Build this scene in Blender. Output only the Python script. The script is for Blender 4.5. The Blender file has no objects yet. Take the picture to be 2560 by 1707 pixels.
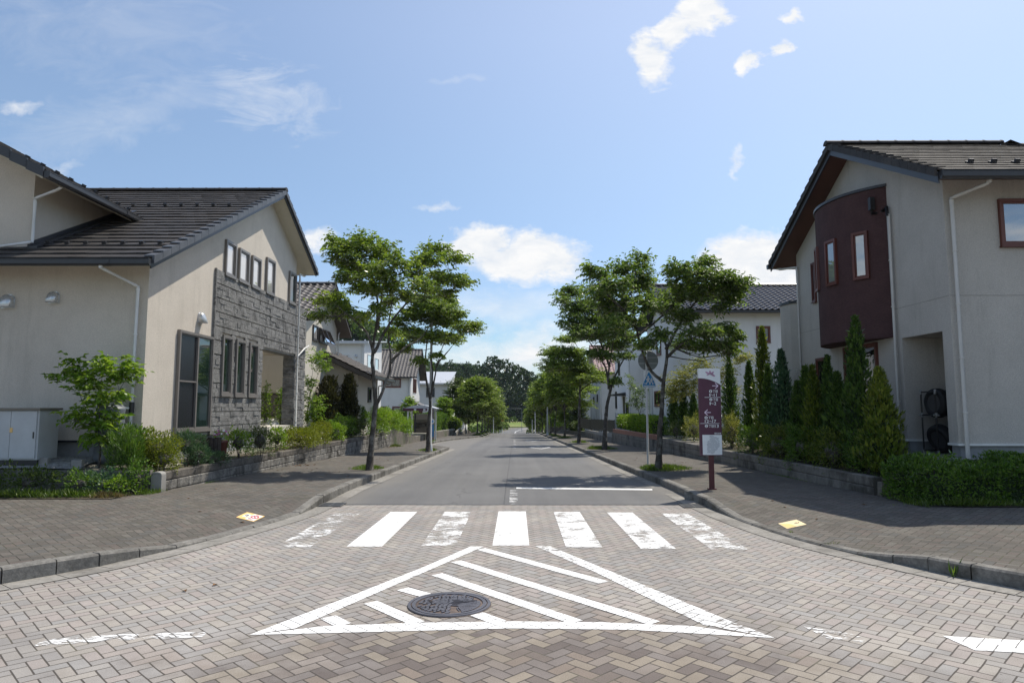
import bpy, bmesh, math, random, mathutils, mathutils.geometry
import numpy as np
from mathutils import Vector, Matrix

SC = bpy.context.scene
COL = SC.collection
R = math.radians

# ------------------------------------------------------------------ camera
cam_d = bpy.data.cameras.new('camera')
cam_d.sensor_width = 36.0
cam_d.lens = 23.5
cam_d.clip_start = 0.1
cam_d.clip_end = 3000
cam = bpy.data.objects.new('camera', cam_d)
COL.objects.link(cam)
cam.location = (0, 0, 1.73)
cam.rotation_euler = (R(90 + 5.555), 0, R(0.24))
SC.camera = cam

# ------------------------------------------------------------------ light and exposure
SUN_DIR = Vector((0.42, 0.41, 1.0)).normalized()          # towards the sun
SUN_EL = math.asin(SUN_DIR.z)
SUN_AZ = math.atan2(SUN_DIR.x, SUN_DIR.y)                  # from +Y towards +X
sun_d = bpy.data.lights.new('sun', 'SUN')
sun_d.energy = 4.8
sun_d.angle = R(0.53)
sun_d.color = (1.0, 0.93, 0.81)
sun = bpy.data.objects.new('sun', sun_d)
COL.objects.link(sun)
sun.rotation_euler = (-SUN_DIR).to_track_quat('-Z', 'Y').to_euler()

SC.view_settings.view_transform = 'Standard'
SC.view_settings.look = 'None'
SC.view_settings.exposure = 0.0
SC.view_settings.gamma = 1.0
SC.view_settings.use_curve_mapping = False
SC.cycles.max_bounces = 6
SC.cycles.diffuse_bounces = 3
SC.cycles.glossy_bounces = 2
SC.cycles.transmission_bounces = 3
SC.cycles.transparent_max_bounces = 12
SC.cycles.volume_bounces = 0
SC.cycles.caustics_reflective = False
SC.cycles.caustics_refractive = False
SC.cycles.sample_clamp_indirect = 4.0

# ------------------------------------------------------------------ node helpers
def node(nt, t, _p=None, **ins):
    n = nt.nodes.new(t)
    for k, v in (_p or {}).items():
        setattr(n, k, v)
    for k, v in ins.items():
        key = k.replace('_', ' ')
        s = n.inputs[int(k[1:])] if k[0] == 'i' and k[1:].isdigit() else n.inputs[key]
        if isinstance(v, bpy.types.NodeSocket):
            nt.links.new(v, s)
        else:
            s.default_value = v
    return n

def M(nt, op, a, b=None, c=None, clamp=False):
    n = nt.nodes.new('ShaderNodeMath')
    n.operation = op
    n.use_clamp = clamp
    for i, v in enumerate((a, b, c)):
        if v is None:
            continue
        if isinstance(v, bpy.types.NodeSocket):
            nt.links.new(v, n.inputs[i])
        else:
            n.inputs[i].default_value = v
    return n.outputs[0]

def ramp(nt, fac, stops, interp='LINEAR'):
    n = nt.nodes.new('ShaderNodeValToRGB')
    n.color_ramp.interpolation = interp
    el = n.color_ramp.elements
    while len(el) < len(stops):
        el.new(0.5)
    for e, (p, c) in zip(el, stops):
        e.position = p
        e.color = c if len(c) == 4 else (*c, 1)
    nt.links.new(fac, n.inputs[0])
    return n.outputs[0]

def mixc(nt, fac, a, b, blend='MIX'):
    n = nt.nodes.new('ShaderNodeMix')
    n.data_type = 'RGBA'
    n.blend_type = blend
    for i, v in ((0, fac), (6, a), (7, b)):
        if isinstance(v, bpy.types.NodeSocket):
            nt.links.new(v, n.inputs[i])
        elif i == 0:
            n.inputs[i].default_value = v
        else:
            n.inputs[i].default_value = (*v, 1) if len(v) == 3 else v
    return n.outputs[2]

def smooth(nt, x, a, b):
    n = nt.nodes.new('ShaderNodeMapRange')
    n.interpolation_type = 'SMOOTHSTEP'
    nt.links.new(x, n.inputs[0])
    n.inputs[1].default_value = a
    n.inputs[2].default_value = b
    return n.outputs[0]

def xyz(nt, v):
    n = nt.nodes.new('ShaderNodeSeparateXYZ')
    nt.links.new(v, n.inputs[0])
    return n.outputs

def comb(nt, x, y, z):
    n = nt.nodes.new('ShaderNodeCombineXYZ')
    for i, v in enumerate((x, y, z)):
        if isinstance(v, bpy.types.NodeSocket):
            nt.links.new(v, n.inputs[i])
        else:
            n.inputs[i].default_value = v
    return n.outputs[0]

def noise(nt, vec, scale, detail=4, rough=0.55, dist=0.0, dims='3D'):
    n = node(nt, 'ShaderNodeTexNoise', {'noise_dimensions': dims}, Scale=scale, Detail=detail, Roughness=rough, Distortion=dist)
    nt.links.new(vec, n.inputs['Vector'])
    return n.outputs[0]

def vscale(nt, v, s):
    n = node(nt, 'ShaderNodeMapping', Scale=s)
    nt.links.new(v, n.inputs[0])
    return n.outputs[0]

# ------------------------------------------------------------------ world: sky and clouds
world = bpy.data.worlds.new('World')
SC.world = world
world.use_nodes = True
wt = world.node_tree
wt.nodes.clear()
wout = wt.nodes.new('ShaderNodeOutputWorld')
bg = wt.nodes.new('ShaderNodeBackground')
bg.inputs[1].default_value = 0.125
wt.links.new(bg.outputs[0], wout.inputs[0])
sky = node(wt, 'ShaderNodeTexSky', {'sky_type': 'NISHITA', 'sun_disc': False, 'sun_elevation': SUN_EL, 'sun_rotation': SUN_AZ,
                                    'altitude': 50.0, 'air_density': 1.0, 'dust_density': 0.5, 'ozone_density': 1.0})
wdir = node(wt, 'ShaderNodeTexCoord').outputs['Generated']
dx, dy, dz = xyz(wt, wdir)
# a cloud is a soft elliptic cell of sky direction (bearing, height) broken up by noise
ysafe = M(wt, 'MAXIMUM', dy, 0.05)
cu = M(wt, 'DIVIDE', dx, ysafe)
cv = M(wt, 'DIVIDE', dz, ysafe)
cvec = comb(wt, cu, cv, 0.0)
n_big = noise(wt, cvec, 5.0, 9, 0.62, 0.3)
n_fine = noise(wt, vscale(wt, cvec, (1.0, 2.2, 1.0)), 16.0, 8, 0.65, 0.4)
wisp = noise(wt, vscale(wt, cvec, (1.0, 2.4, 1.0)), 7.0, 10, 0.7, 1.2)
nmix = M(wt, 'ADD', M(wt, 'MULTIPLY', n_big, 0.55), M(wt, 'MULTIPLY', n_fine, 0.45))
n0 = M(wt, 'SUBTRACT', nmix, 0.5)
w0 = M(wt, 'SUBTRACT', wisp, 0.5)
CLOUDS = [  # bearing, height, half width, half height, turn, noise gain, solidity
    (0.014, 0.225, 0.115, 0.050, -0.10, 2.2, 3.2),
    (-0.055, 0.255, 0.060, 0.034, 0.15, 2.4, 3.0),
    (0.360, 0.215, 0.110, 0.052, 0.10, 1.6, 3.2),
    (0.430, 0.195, 0.120, 0.060, 0.0, 1.6, 3.2),
    (0.208, 0.545, 0.040, 0.050, 0.2, 2.6, 2.6),
    (0.250, 0.588, 0.040, 0.026, 0.55, 2.6, 2.6),
    (0.300, 0.612, 0.042, 0.036, 0.45, 2.6, 2.8),
    (0.372, 0.532, 0.026, 0.016, 0.55, 2.8, 2.4),
    (0.408, 0.562, 0.022, 0.014, 0.75, 2.8, 2.4),
    (0.440, 0.618, 0.018, 0.010, 0.4, 3.0, 2.0),
    (-0.706, 0.372, 0.050, 0.016, 0.0, 3.2, 0.55),
    (-0.775, 0.462, 0.032, 0.012, 0.0, 3.0, 0.6),
    (-0.302, 0.255, 0.028, 0.020, 0.0, 2.6, 1.8),
    (-0.120, 0.308, 0.030, 0.008, 0.0, 3.0, 0.7),
    (0.352, 0.368, 0.010, 0.040, -0.25, 3.2, 0.9),
    (0.020, 0.085, 0.170, 0.052, 0.15, 2.6, 1.3),
    (-0.030, 0.150, 0.220, 0.030, 0.0, 2.8, 0.5),
]
WISPS = [(-0.395, 0.485, 0.125, 0.062, -0.35, 3.4, 0.42), (-0.62, 0.60, 0.25, 0.10, -0.2, 3.0, 0.16),
         (-0.09, 0.512, 0.05, 0.010, 0.0, 3.0, 0.25), (-0.60, 0.46, 0.28, 0.05, 0.3, 3.0, 0.2)]
wn1 = noise(wt, vscale(wt, cvec, (1.0, 1.3, 1.0)), 9.0, 6, 0.6)
wn2 = noise(wt, vscale(wt, comb(wt, cv, cu, 3.7), (1.0, 1.0, 1.0)), 9.0, 6, 0.6)
cu2 = M(wt, 'ADD', cu, M(wt, 'MULTIPLY', M(wt, 'SUBTRACT', wn1, 0.5), 0.13))
cv2 = M(wt, 'ADD', cv, M(wt, 'MULTIPLY', M(wt, 'SUBTRACT', wn2, 0.5), 0.09))
total = None
for lst, nz in ((CLOUDS, n0), (WISPS, w0)):
    for (u0, v0, a, b, t, g, s) in lst:
        du = M(wt, 'SUBTRACT', cu2, u0)
        dv = M(wt, 'SUBTRACT', cv2, v0)
        ct, st = math.cos(t), math.sin(t)
        e1 = M(wt, 'DIVIDE', M(wt, 'ADD', M(wt, 'MULTIPLY', du, ct), M(wt, 'MULTIPLY', dv, st)), a)
        e2 = M(wt, 'DIVIDE', M(wt, 'SUBTRACT', M(wt, 'MULTIPLY', dv, ct), M(wt, 'MULTIPLY', du, st)), b)
        d = M(wt, 'SQRT', M(wt, 'ADD', M(wt, 'MULTIPLY', e1, e1), M(wt, 'MULTIPLY', e2, e2)))
        f = M(wt, 'ADD', M(wt, 'SUBTRACT', 1.0, d), M(wt, 'MULTIPLY', nz, g))
        f = M(wt, 'MULTIPLY', f, s * .8, clamp=True) if s >= 0.9 else M(wt, 'MULTIPLY', M(wt, 'MAXIMUM', f, 0.0), s)
        total = f if total is None else M(wt, 'MAXIMUM', total, f)
front = M(wt, 'GREATER_THAN', dy, 0.08)
# scattered cumulus all round the horizon, for the light and the reflections in the windows
allv = comb(wt, dx, dy, M(wt, 'MULTIPLY', dz, 2.6))
rn = noise(wt, allv, 2.6, 9, 0.6, 0.3)
band = M(wt, 'MULTIPLY', smooth(wt, dz, 0.02, 0.12), M(wt, 'SUBTRACT', 1.0, smooth(wt, dz, 0.35, 0.75)))
aside = M(wt, 'SUBTRACT', 1.0, smooth(wt, dy, 0.35, 0.72))
rc = M(wt, 'MULTIPLY', M(wt, 'MULTIPLY', smooth(wt, rn, 0.50, 0.64), band), aside)
cl = M(wt, 'MAXIMUM', M(wt, 'MULTIPLY', total, front), rc, clamp=True)
csh = ramp(wt, n_fine, [(0.30, (5.6, 6.0, 6.6)), (0.62, (7.4, 7.5, 7.6))])
csh.node.color_ramp.elements[0].color = (0.80, 0.85, 0.92, 1)
csh.node.color_ramp.elements[1].color = (1.0, 1.0, 1.0, 1)
cwhite = mixc(wt, 1.0, csh, (7.9, 7.9, 7.9), 'MULTIPLY')
lift = mixc(wt, 1.0, sky.outputs[0], ramp(wt, dz, [(0.0, (0.52, 0.66, 0.84)), (0.10, (0.62, 0.75, 0.90)), (0.17, (0.80, 0.85, 0.97)), (0.34, (0.98, 1.0, 1.04)), (0.5, (1.12, 1.10, 1.12))]), 'MULTIPLY')
lift = mixc(wt, 1.0, lift, (1.30, 1.26, 1.18), 'MULTIPLY')
sdot = node(wt, 'ShaderNodeVectorMath', {'operation': 'DOT_PRODUCT'}, i1=tuple(SUN_DIR))
wt.links.new(wdir, sdot.inputs[0])
lift = mixc(wt, 1.0, lift, ramp(wt, smooth(wt, sdot.outputs['Value'], 0.45, 1.0), [(0.0, (0.0, 0.0, 0.0)), (1.0, (1.3, 1.15, 0.9))]), 'ADD')
skyc = mixc(wt, cl, lift, cwhite)
wt.links.new(skyc, bg.inputs[0])

# ------------------------------------------------------------------ materials
MATS = {}
def newmat(name):
    m = bpy.data.materials.new(name)
    m.use_nodes = True
    nt = m.node_tree
    nt.nodes.clear()
    out = nt.nodes.new('ShaderNodeOutputMaterial')
    MATS[name] = m
    return m, nt, out

def pos(nt):
    return nt.nodes.new('ShaderNodeNewGeometry').outputs['Position']

def objc(nt):
    return nt.nodes.new('ShaderNodeTexCoord').outputs['Object']

def bump(nt, h, strength, dist):
    n = node(nt, 'ShaderNodeBump', Strength=strength, Distance=dist)
    nt.links.new(h, n.inputs['Height'])
    return n.outputs[0]

def plain(name, col, rough=0.6, metal=0.0, var=0.12, nscale=3.0, bmp=0.0, bscale=60.0, bdist=0.004, spec=0.5, tint=None):
    """paint, metal, plastic: one base colour with uneven weathering"""
    m, nt, out = newmat(name)
    p = objc(nt)
    f = noise(nt, p, nscale, 6, 0.65)
    dark = tuple(c * (1 - var * 1.6) for c in col) if tint is None else tint
    lite = tuple(min(1, c * (1 + var)) for c in col)
    c = ramp(nt, f, [(0.3, dark), (0.7, lite)])
    b = node(nt, 'ShaderNodeBsdfPrincipled', Base_Color=c, Metallic=metal)
    b.inputs['Specular IOR Level'].default_value = spec
    nt.links.new(M(nt, 'ADD', rough - 0.06, M(nt, 'MULTIPLY', f, 0.12)), b.inputs['Roughness'])
    if bmp:
        nt.links.new(bump(nt, noise(nt, p, bscale, 3, 0.6), bmp, bdist), b.inputs['Normal'])
    nt.links.new(b.outputs[0], out.inputs[0])
    return m

def herringbone(nt, size=0.1):
    """45 degree herringbone of 2:1 pavers in world metres -> (distance to joint, random colour, random value)"""
    p = pos(nt)
    wob = node(nt, 'ShaderNodeTexNoise', Scale=2.2, Detail=1)
    nt.links.new(p, wob.inputs['Vector'])
    wv = node(nt, 'ShaderNodeVectorMath', {'operation': 'MULTIPLY_ADD'}, i1=(0.02, 0.02, 0.0))
    nt.links.new(wob.outputs[1], wv.inputs[0])
    nt.links.new(p, wv.inputs[2])
    x, y, z = xyz(nt, wv.outputs[0])
    k = 0.70710678 / size
    u = M(nt, 'MULTIPLY', M(nt, 'ADD', x, y), k)
    v = M(nt, 'MULTIPLY', M(nt, 'SUBTRACT', y, x), k)
    i = M(nt, 'FLOOR', u)
    j = M(nt, 'FLOOR', v)
    fu = M(nt, 'SUBTRACT', u, i)
    fv = M(nt, 'SUBTRACT', v, j)
    t = M(nt, 'FLOORED_MODULO', M(nt, 'SUBTRACT', i, j), 4.0)
    isv = M(nt, 'GREATER_THAN', t, 1.5)
    ish = M(nt, 'SUBTRACT', 1.0, isv)
    tv = M(nt, 'SUBTRACT', 3.0, t)
    def sel(a, b):
        return M(nt, 'ADD', M(nt, 'MULTIPLY', a, ish), M(nt, 'MULTIPLY', b, isv))
    along = sel(M(nt, 'ADD', fu, t), M(nt, 'ADD', fv, tv))
    across = sel(fv, fu)
    idx = sel(M(nt, 'SUBTRACT', i, t), i)
    idy = sel(j, M(nt, 'SUBTRACT', j, tv))
    d = M(nt, 'MINIMUM', M(nt, 'MINIMUM', along, M(nt, 'SUBTRACT', 2.0, along)),
          M(nt, 'MINIMUM', across, M(nt, 'SUBTRACT', 1.0, across)))
    wn = node(nt, 'ShaderNodeTexWhiteNoise', {'noise_dimensions': '3D'})
    nt.links.new(comb(nt, idx, idy, isv), wn.inputs[0])
    return d, wn.outputs[1], wn.outputs[0]

def paver_mat(name, palette, joint, moss, near=None):
    m, nt, out = newmat(name)
    p = pos(nt)
    d, rc_, rv = herringbone(nt)
    stops = [((k + 0.0) / len(palette), c) for k, c in enumerate(palette)]
    c = ramp(nt, rv, stops, 'CONSTANT')
    big = noise(nt, p, 0.45, 5, 0.6)
    mid = noise(nt, p, 2.4, 6, 0.65)
    fine = noise(nt, p, 130.0, 3, 0.7)
    if near is not None:                       # traffic-polished lanes: dusty and pale; between them the pavers keep their colours
        x, y, z = xyz(nt, p)
        ex = M(nt, 'DIVIDE', M(nt, 'ADD', x, -0.1), 2.6)
        ey = M(nt, 'DIVIDE', M(nt, 'ADD', y, -4.0), 2.1)
        dd = M(nt, 'ADD', M(nt, 'SQRT', M(nt, 'ADD', M(nt, 'MULTIPLY', ex, ex), M(nt, 'MULTIPLY', ey, ey))),
               M(nt, 'MULTIPLY', M(nt, 'SUBTRACT', mid, 0.5), 0.9))
        keep = M(nt, 'SUBTRACT', 1.0, smooth(nt, dd, 0.45, 1.25))
        c2 = ramp(nt, rv, [((k + 0.0) / len(near), q) for k, q in enumerate(near)], 'CONSTANT')
        c = mixc(nt, keep, c, c2)
    c = mixc(nt, 1.0, c, ramp(nt, big, [(0.30, (0.80, 0.80, 0.80)), (0.70, (1.12, 1.11, 1.09))]), 'MULTIPLY')
    c = mixc(nt, 1.0, c, ramp(nt, mid, [(0.30, (0.86, 0.86, 0.86)), (0.70, (1.08, 1.08, 1.08))]), 'MULTIPLY')
    c = mixc(nt, 1.0, c, ramp(nt, fine, [(0.30, (0.76, 0.76, 0.76)), (0.70, (1.20, 1.20, 1.20))]), 'MULTIPLY')
    stain = smooth(nt, noise(nt, p, 1.1, 6, 0.65), 0.60, 0.72)
    c = mixc(nt, M(nt, 'MULTIPLY', stain, 0.32), c, (0.11, 0.10, 0.09))
    spots = M(nt, 'GREATER_THAN', noise(nt, p, 34.0, 2, 0.5), 0.735)
    c = mixc(nt, M(nt, 'MULTIPLY', spots, 0.6), c, (0.05, 0.045, 0.04))
    jn = noise(nt, p, 9.0, 4, 0.6)
    jw = M(nt, 'ADD', 0.026, M(nt, 'MULTIPLY', jn, 0.055))
    jm = M(nt, 'SUBTRACT', 1.0, smooth(nt, M(nt, 'SUBTRACT', d, jw), -0.012, 0.016))
    jc = mixc(nt, smooth(nt, noise(nt, p, 1.3, 4), 0.52, 0.68), joint, moss)
    c = mixc(nt, M(nt, 'MULTIPLY', jm, 0.97), c, jc)
    b = node(nt, 'ShaderNodeBsdfPrincipled', Base_Color=c, Roughness=0.85)
    b.inputs['Specular IOR Level'].default_value = 0.25
    hgt = M(nt, 'ADD', M(nt, 'MULTIPLY', smooth(nt, d, 0.0, 0.09), 0.6), M(nt, 'ADD', M(nt, 'MULTIPLY', rv, 0.16), M(nt, 'MULTIPLY', fine, 0.12)))
    nt.links.new(bump(nt, hgt, 0.55, 0.006), b.inputs['Normal'])
    nt.links.new(b.outputs[0], out.inputs[0])
    return m

GREYS = [(0.325, 0.305, 0.285), (0.355, 0.328, 0.298), (0.305, 0.290, 0.278), (0.338, 0.304, 0.282), (0.318, 0.308, 0.298), (0.36, 0.336, 0.306), (0.328, 0.31, 0.292), (0.345, 0.311, 0.293)]
BROWNS = [(0.19, 0.160, 0.142), (0.265, 0.228, 0.188), (0.155, 0.132, 0.122), (0.235, 0.195, 0.165), (0.21, 0.185, 0.172), (0.285, 0.247, 0.202), (0.175, 0.149, 0.136), (0.245, 0.213, 0.188)]
WALKS = [(0.124, 0.114, 0.100), (0.143, 0.130, 0.114), (0.106, 0.099, 0.088), (0.133, 0.114, 0.101), (0.118, 0.114, 0.106), (0.147, 0.138, 0.122), (0.115, 0.104, 0.092), (0.136, 0.123, 0.110)]
paver_mat('junction_pavers', GREYS, (0.075, 0.066, 0.058), (0.13, 0.12, 0.09), near=BROWNS)
paver_mat('footway_pavers', WALKS, (0.055, 0.05, 0.042), (0.075, 0.075, 0.045))

def paint_mat(name, wear, streak=0.5, joints=True, col=(0.86, 0.86, 0.85)):
    """white road paint, worn away to the surface below in patches and at the paver joints"""
    m, nt, out = newmat(name)
    p = pos(nt)
    n1 = noise(nt, vscale(nt, p, (1.0, 0.8, 1.0)), 2.6, 4, 0.6, 0.4)
    n2 = noise(nt, vscale(nt, p, (0.45, 1.5, 1.0)), 13.0, 6, 0.7, 0.6)
    n3 = noise(nt, vscale(nt, p, (0.6, 1.4, 1.0)), 55.0, 4, 0.7)
    w = M(nt, 'ADD', M(nt, 'ADD', M(nt, 'MULTIPLY', n1, 0.42), M(nt, 'MULTIPLY', n2, 0.40)), M(nt, 'MULTIPLY', n3, 0.18))
    keep = smooth(nt, w, wear - 0.03, wear + 0.04)
    if joints:
        d, rc_, rv = herringbone(nt)
        edge = M(nt, 'ADD', 0.012 + 0.012 * streak, M(nt, 'MULTIPLY', noise(nt, p, 12.0, 3), 0.05 * (0.5 + streak)))
        keep = M(nt, 'MULTIPLY', keep, M(nt, 'ADD', M(nt, 'MULTIPLY', smooth(nt, M(nt, 'SUBTRACT', d, edge), -0.02, 0.012), 0.85), 0.15))
        keep = M(nt, 'MULTIPLY', keep, smooth(nt, M(nt, 'ADD', w, M(nt, 'MULTIPLY', rv, 0.05 * streak)), wear - 0.02, wear + 0.05))
    c = ramp(nt, noise(nt, p, 7.0, 6, 0.7), [(0.32, tuple(q * 0.86 for q in col)), (0.6, col)])
    b = node(nt, 'ShaderNodeBsdfPrincipled', Base_Color=c, Roughness=0.75)
    tr = nt.nodes.new('ShaderNodeBsdfTransparent')
    mx = nt.nodes.new('ShaderNodeMixShader')
    nt.links.new(keep, mx.inputs[0])
    nt.links.new(tr.outputs[0], mx.inputs[1])
    nt.links.new(b.outputs[0], mx.inputs[2])
    nt.links.new(mx.outputs[0], out.inputs[0])
    return m
paint_mat('paint_fresh', 0.37, 0.45)
paint_mat('paint_stepped', 0.43, 1.0)
paint_mat('paint_scuffed', 0.445, 0.6)
paint_mat('paint_worn', 0.490, 0.9)
paint_mat('paint_ghost', 0.515, 1.0)
paint_mat('paint_asphalt', 0.36, 0.0, joints=False, col=(0.74, 0.74, 0.73))
paint_mat('paint_asphalt_faded', 0.515, 0.0, joints=False, col=(0.62, 0.62, 0.61))

def asphalt_mat():
    m, nt, out = newmat('asphalt')
    p = pos(nt)
    x, y, z = xyz(nt, p)
    f1 = noise(nt, p, 240.0, 2, 0.7)
    f2 = noise(nt, p, 60.0, 3, 0.6)
    lane = noise(nt, comb(nt, M(nt, 'MULTIPLY', x, 1.0), M(nt, 'MULTIPLY', y, 0.02), 0.0), 1.6, 4, 0.6)
    big = noise(nt, p, 0.35, 5, 0.6)
    c = ramp(nt, f1, [(0.25, (0.085, 0.085, 0.087)), (0.5, (0.135, 0.135, 0.137)), (0.78, (0.23, 0.228, 0.222))])
    c = mixc(nt, 1.0, c, ramp(nt, lane, [(0.3, (0.86, 0.86, 0.87)), (0.7, (1.14, 1.13, 1.11))]), 'MULTIPLY')
    c = mixc(nt, 1.0, c, ramp(nt, big, [(0.3, (0.88, 0.88, 0.88)), (0.7, (1.1, 1.1, 1.09))]), 'MULTIPLY')
    wx = noise(nt, p, 0.5, 4, 0.7)
    vo = node(nt, 'ShaderNodeTexVoronoi', {'feature': 'DISTANCE_TO_EDGE'}, Scale=0.16)
    dv = node(nt, 'ShaderNodeVectorMath', {'operation': 'MULTIPLY_ADD'}, i1=(1.3, 1.3, 0.0))
    wn = node(nt, 'ShaderNodeTexNoise', Scale=1.4, Detail=6, Roughness=0.7)
    nt.links.new(p, wn.inputs['Vector']); nt.links.new(wn.outputs[1], dv.inputs[0]); nt.links.new(p, dv.inputs[2])
    nt.links.new(dv.outputs[0], vo.inputs['Vector'])
    crack = M(nt, 'MULTIPLY', M(nt, 'SUBTRACT', 1.0, smooth(nt, vo.outputs[0], 0.0012, 0.0035)), smooth(nt, wx, 0.50, 0.60))
    seam = M(nt, 'SUBTRACT', 1.0, smooth(nt, M(nt, 'ABSOLUTE', M(nt, 'SUBTRACT', M(nt, 'ADD', x, M(nt, 'MULTIPLY', wn.outputs[0], 0.05)), -0.17)), 0.006, 0.016))
    c = mixc(nt, M(nt, 'MULTIPLY', M(nt, 'MAXIMUM', crack, M(nt, 'MULTIPLY', seam, 0.7)), 0.75), c, (0.045, 0.045, 0.045))
    edge = smooth(nt, M(nt, 'ADD', M(nt, 'ABSOLUTE', M(nt, 'SUBTRACT', x, -0.05)), M(nt, 'MULTIPLY', M(nt, 'SUBTRACT', wx, 0.5), 0.9)), 2.35, 3.1)
    c = mixc(nt, M(nt, 'MULTIPLY', edge, 0.45), c, (0.21, 0.195, 0.17))
    oil = smooth(nt, noise(nt, p, 0.9, 5, 0.6), 0.66, 0.74)
    c = mixc(nt, M(nt, 'MULTIPLY', oil, 0.45), c, (0.07, 0.07, 0.07))
    b = node(nt, 'ShaderNodeBsdfPrincipled', Base_Color=c, Roughness=0.8)
    b.inputs['Specular IOR Level'].default_value = 0.3
    nt.links.new(bump(nt, M(nt, 'ADD', f1, f2), 0.5, 0.004), b.inputs['Normal'])
    nt.links.new(b.outputs[0], out.inputs[0])
asphalt_mat()

def rough_mat(name, c0, c1, scale, c2=None, s2=0.5, bmp=0.6, bdist=0.01, bscale=None, coords=pos, rough=0.9, streak=None, fine=0.0, stretch=None):
    """stone, concrete, soil, stucco: two tones broken by noise, grain as bump, optional rain streaks"""
    m, nt, out = newmat(name)
    p = coords(nt)
    f = noise(nt, p, scale, 7, 0.68)
    c = ramp(nt, f, [(0.30, c0), (0.70, c1)])
    if c2 is not None:
        c = mixc(nt, smooth(nt, noise(nt, p, s2, 6, 0.65), 0.48, 0.66), c, c2)
    if streak is not None:
        st = noise(nt, vscale(nt, p, (1.0, 1.0, 0.12)), 3.2, 6, 0.7)
        c = mixc(nt, M(nt, 'MULTIPLY', smooth(nt, st, 0.52, 0.72), streak[1]), c, streak[0])
    g = noise(nt, p if stretch is None else vscale(nt, p, stretch), bscale or scale * 8, 5, 0.7)
    if fine:
        c = mixc(nt, 1.0, c, ramp(nt, g, [(0.3, (1 - fine,) * 3), (0.7, (1 + fine,) * 3)]), 'MULTIPLY')
    b = node(nt, 'ShaderNodeBsdfPrincipled', Base_Color=c, Roughness=rough)
    b.inputs['Specular IOR Level'].default_value = 0.25
    nt.links.new(bump(nt, g, bmp, bdist), b.inputs['Normal'])
    nt.links.new(b.outputs[0], out.inputs[0])
    return m

rough_mat('kerb_concrete', (0.13, 0.125, 0.115), (0.24, 0.23, 0.21), 2.6, (0.085, 0.08, 0.07), 1.1, fine=0.25)
rough_mat('gutter_concrete', (0.22, 0.21, 0.19), (0.31, 0.295, 0.27), 2.0, (0.17, 0.16, 0.145), 0.9, fine=0.2)
rough_mat('soil', (0.06, 0.05, 0.035), (0.14, 0.115, 0.08), 6.0, (0.05, 0.07, 0.025), 0.9, fine=0.3, bdist=0.03)
rough_mat('plot_ground', (0.12, 0.11, 0.09), (0.22, 0.20, 0.17), 2.0, (0.07, 0.10, 0.04), 0.3, fine=0.3, bdist=0.03)
rough_mat('gravel_grey', (0.16, 0.16, 0.155), (0.48, 0.48, 0.46), 30.0, fine=0.4, bmp=1.0, bdist=0.03, bscale=55.0)
rough_mat('field_grass', (0.10, 0.16, 0.035), (0.20, 0.26, 0.06), 0.05, (0.24, 0.22, 0.09), 0.03, fine=0.2, bscale=2.0, bdist=0.2)
rough_mat('hill_soil', (0.02, 0.035, 0.015), (0.03, 0.05, 0.02), 0.1, bdist=0.2)
rough_mat('split_block', (0.085, 0.08, 0.072), (0.31, 0.295, 0.27), 4.0, (0.05, 0.046, 0.04), 2.2, fine=0.35, bmp=0.9, bdist=0.02, bscale=26.0)
rough_mat('cap_block', (0.075, 0.068, 0.06), (0.19, 0.172, 0.15), 3.2, (0.042, 0.038, 0.032), 1.8, fine=0.3, bmp=0.8, bdist=0.012, bscale=30.0)
rough_mat('smooth_block', (0.15, 0.14, 0.125), (0.25, 0.235, 0.212), 1.8, (0.075, 0.07, 0.06), 1.0, fine=0.15, bmp=0.3, streak=((0.07, 0.065, 0.06), 0.5))
rough_mat('brick_red', (0.30, 0.15, 0.11), (0.42, 0.23, 0.17), 6.0, fine=0.25)
rough_mat('stucco_beige', (0.56, 0.508, 0.44), (0.65, 0.592, 0.515), 0.9, fine=0.15, bmp=0.7, bdist=0.014, bscale=55.0, streak=((0.44, 0.40, 0.34), 0.4))
rough_mat('stucco_sand', (0.45, 0.425, 0.385), (0.535, 0.505, 0.46), 0.8, fine=0.17, bmp=0.8, bdist=0.016, bscale=48.0, streak=((0.36, 0.34, 0.30), 0.5))
rough_mat('stucco_joint', (0.30, 0.28, 0.25), (0.36, 0.34, 0.31), 2.0)
rough_mat('stucco_cream', (0.56, 0.53, 0.46), (0.64, 0.60, 0.53), 0.8, fine=0.08, bmp=0.4, bdist=0.01, bscale=40.0, streak=((0.46, 0.43, 0.37), 0.35))
rough_mat('siding_white', (0.66, 0.66, 0.65), (0.76, 0.76, 0.745), 0.6, fine=0.05, bmp=0.25, bdist=0.006, bscale=30.0, streak=((0.52, 0.52, 0.51), 0.3))
rough_mat('siding_grey', (0.50, 0.51, 0.51), (0.60, 0.61, 0.61), 0.6, fine=0.05, bmp=0.25, bdist=0.006, bscale=30.0)
rough_mat('siding_maroon', (0.080, 0.044, 0.044), (0.105, 0.058, 0.057), 3.0, fine=0.3, bmp=1.0, bdist=0.025, bscale=22.0, stretch=(1, 1, 5))
rough_mat('stone_cladding', (0.155, 0.154, 0.152), (0.32, 0.317, 0.31), 5.5, (0.115, 0.115, 0.115), 3.2, fine=0.45, bmp=1.0, bdist=0.035, bscale=17.0, stretch=(1, 1, 1.8))
rough_mat('foundation', (0.24, 0.25, 0.26), (0.31, 0.32, 0.33), 1.5, fine=0.1, bmp=0.3)
rough_mat('roof_slate', (0.034, 0.032, 0.032), (0.068, 0.063, 0.061), 2.0, (0.060, 0.052, 0.046), 0.7, fine=0.25, bmp=0.5, bdist=0.006, bscale=70.0, rough=0.62)
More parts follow.
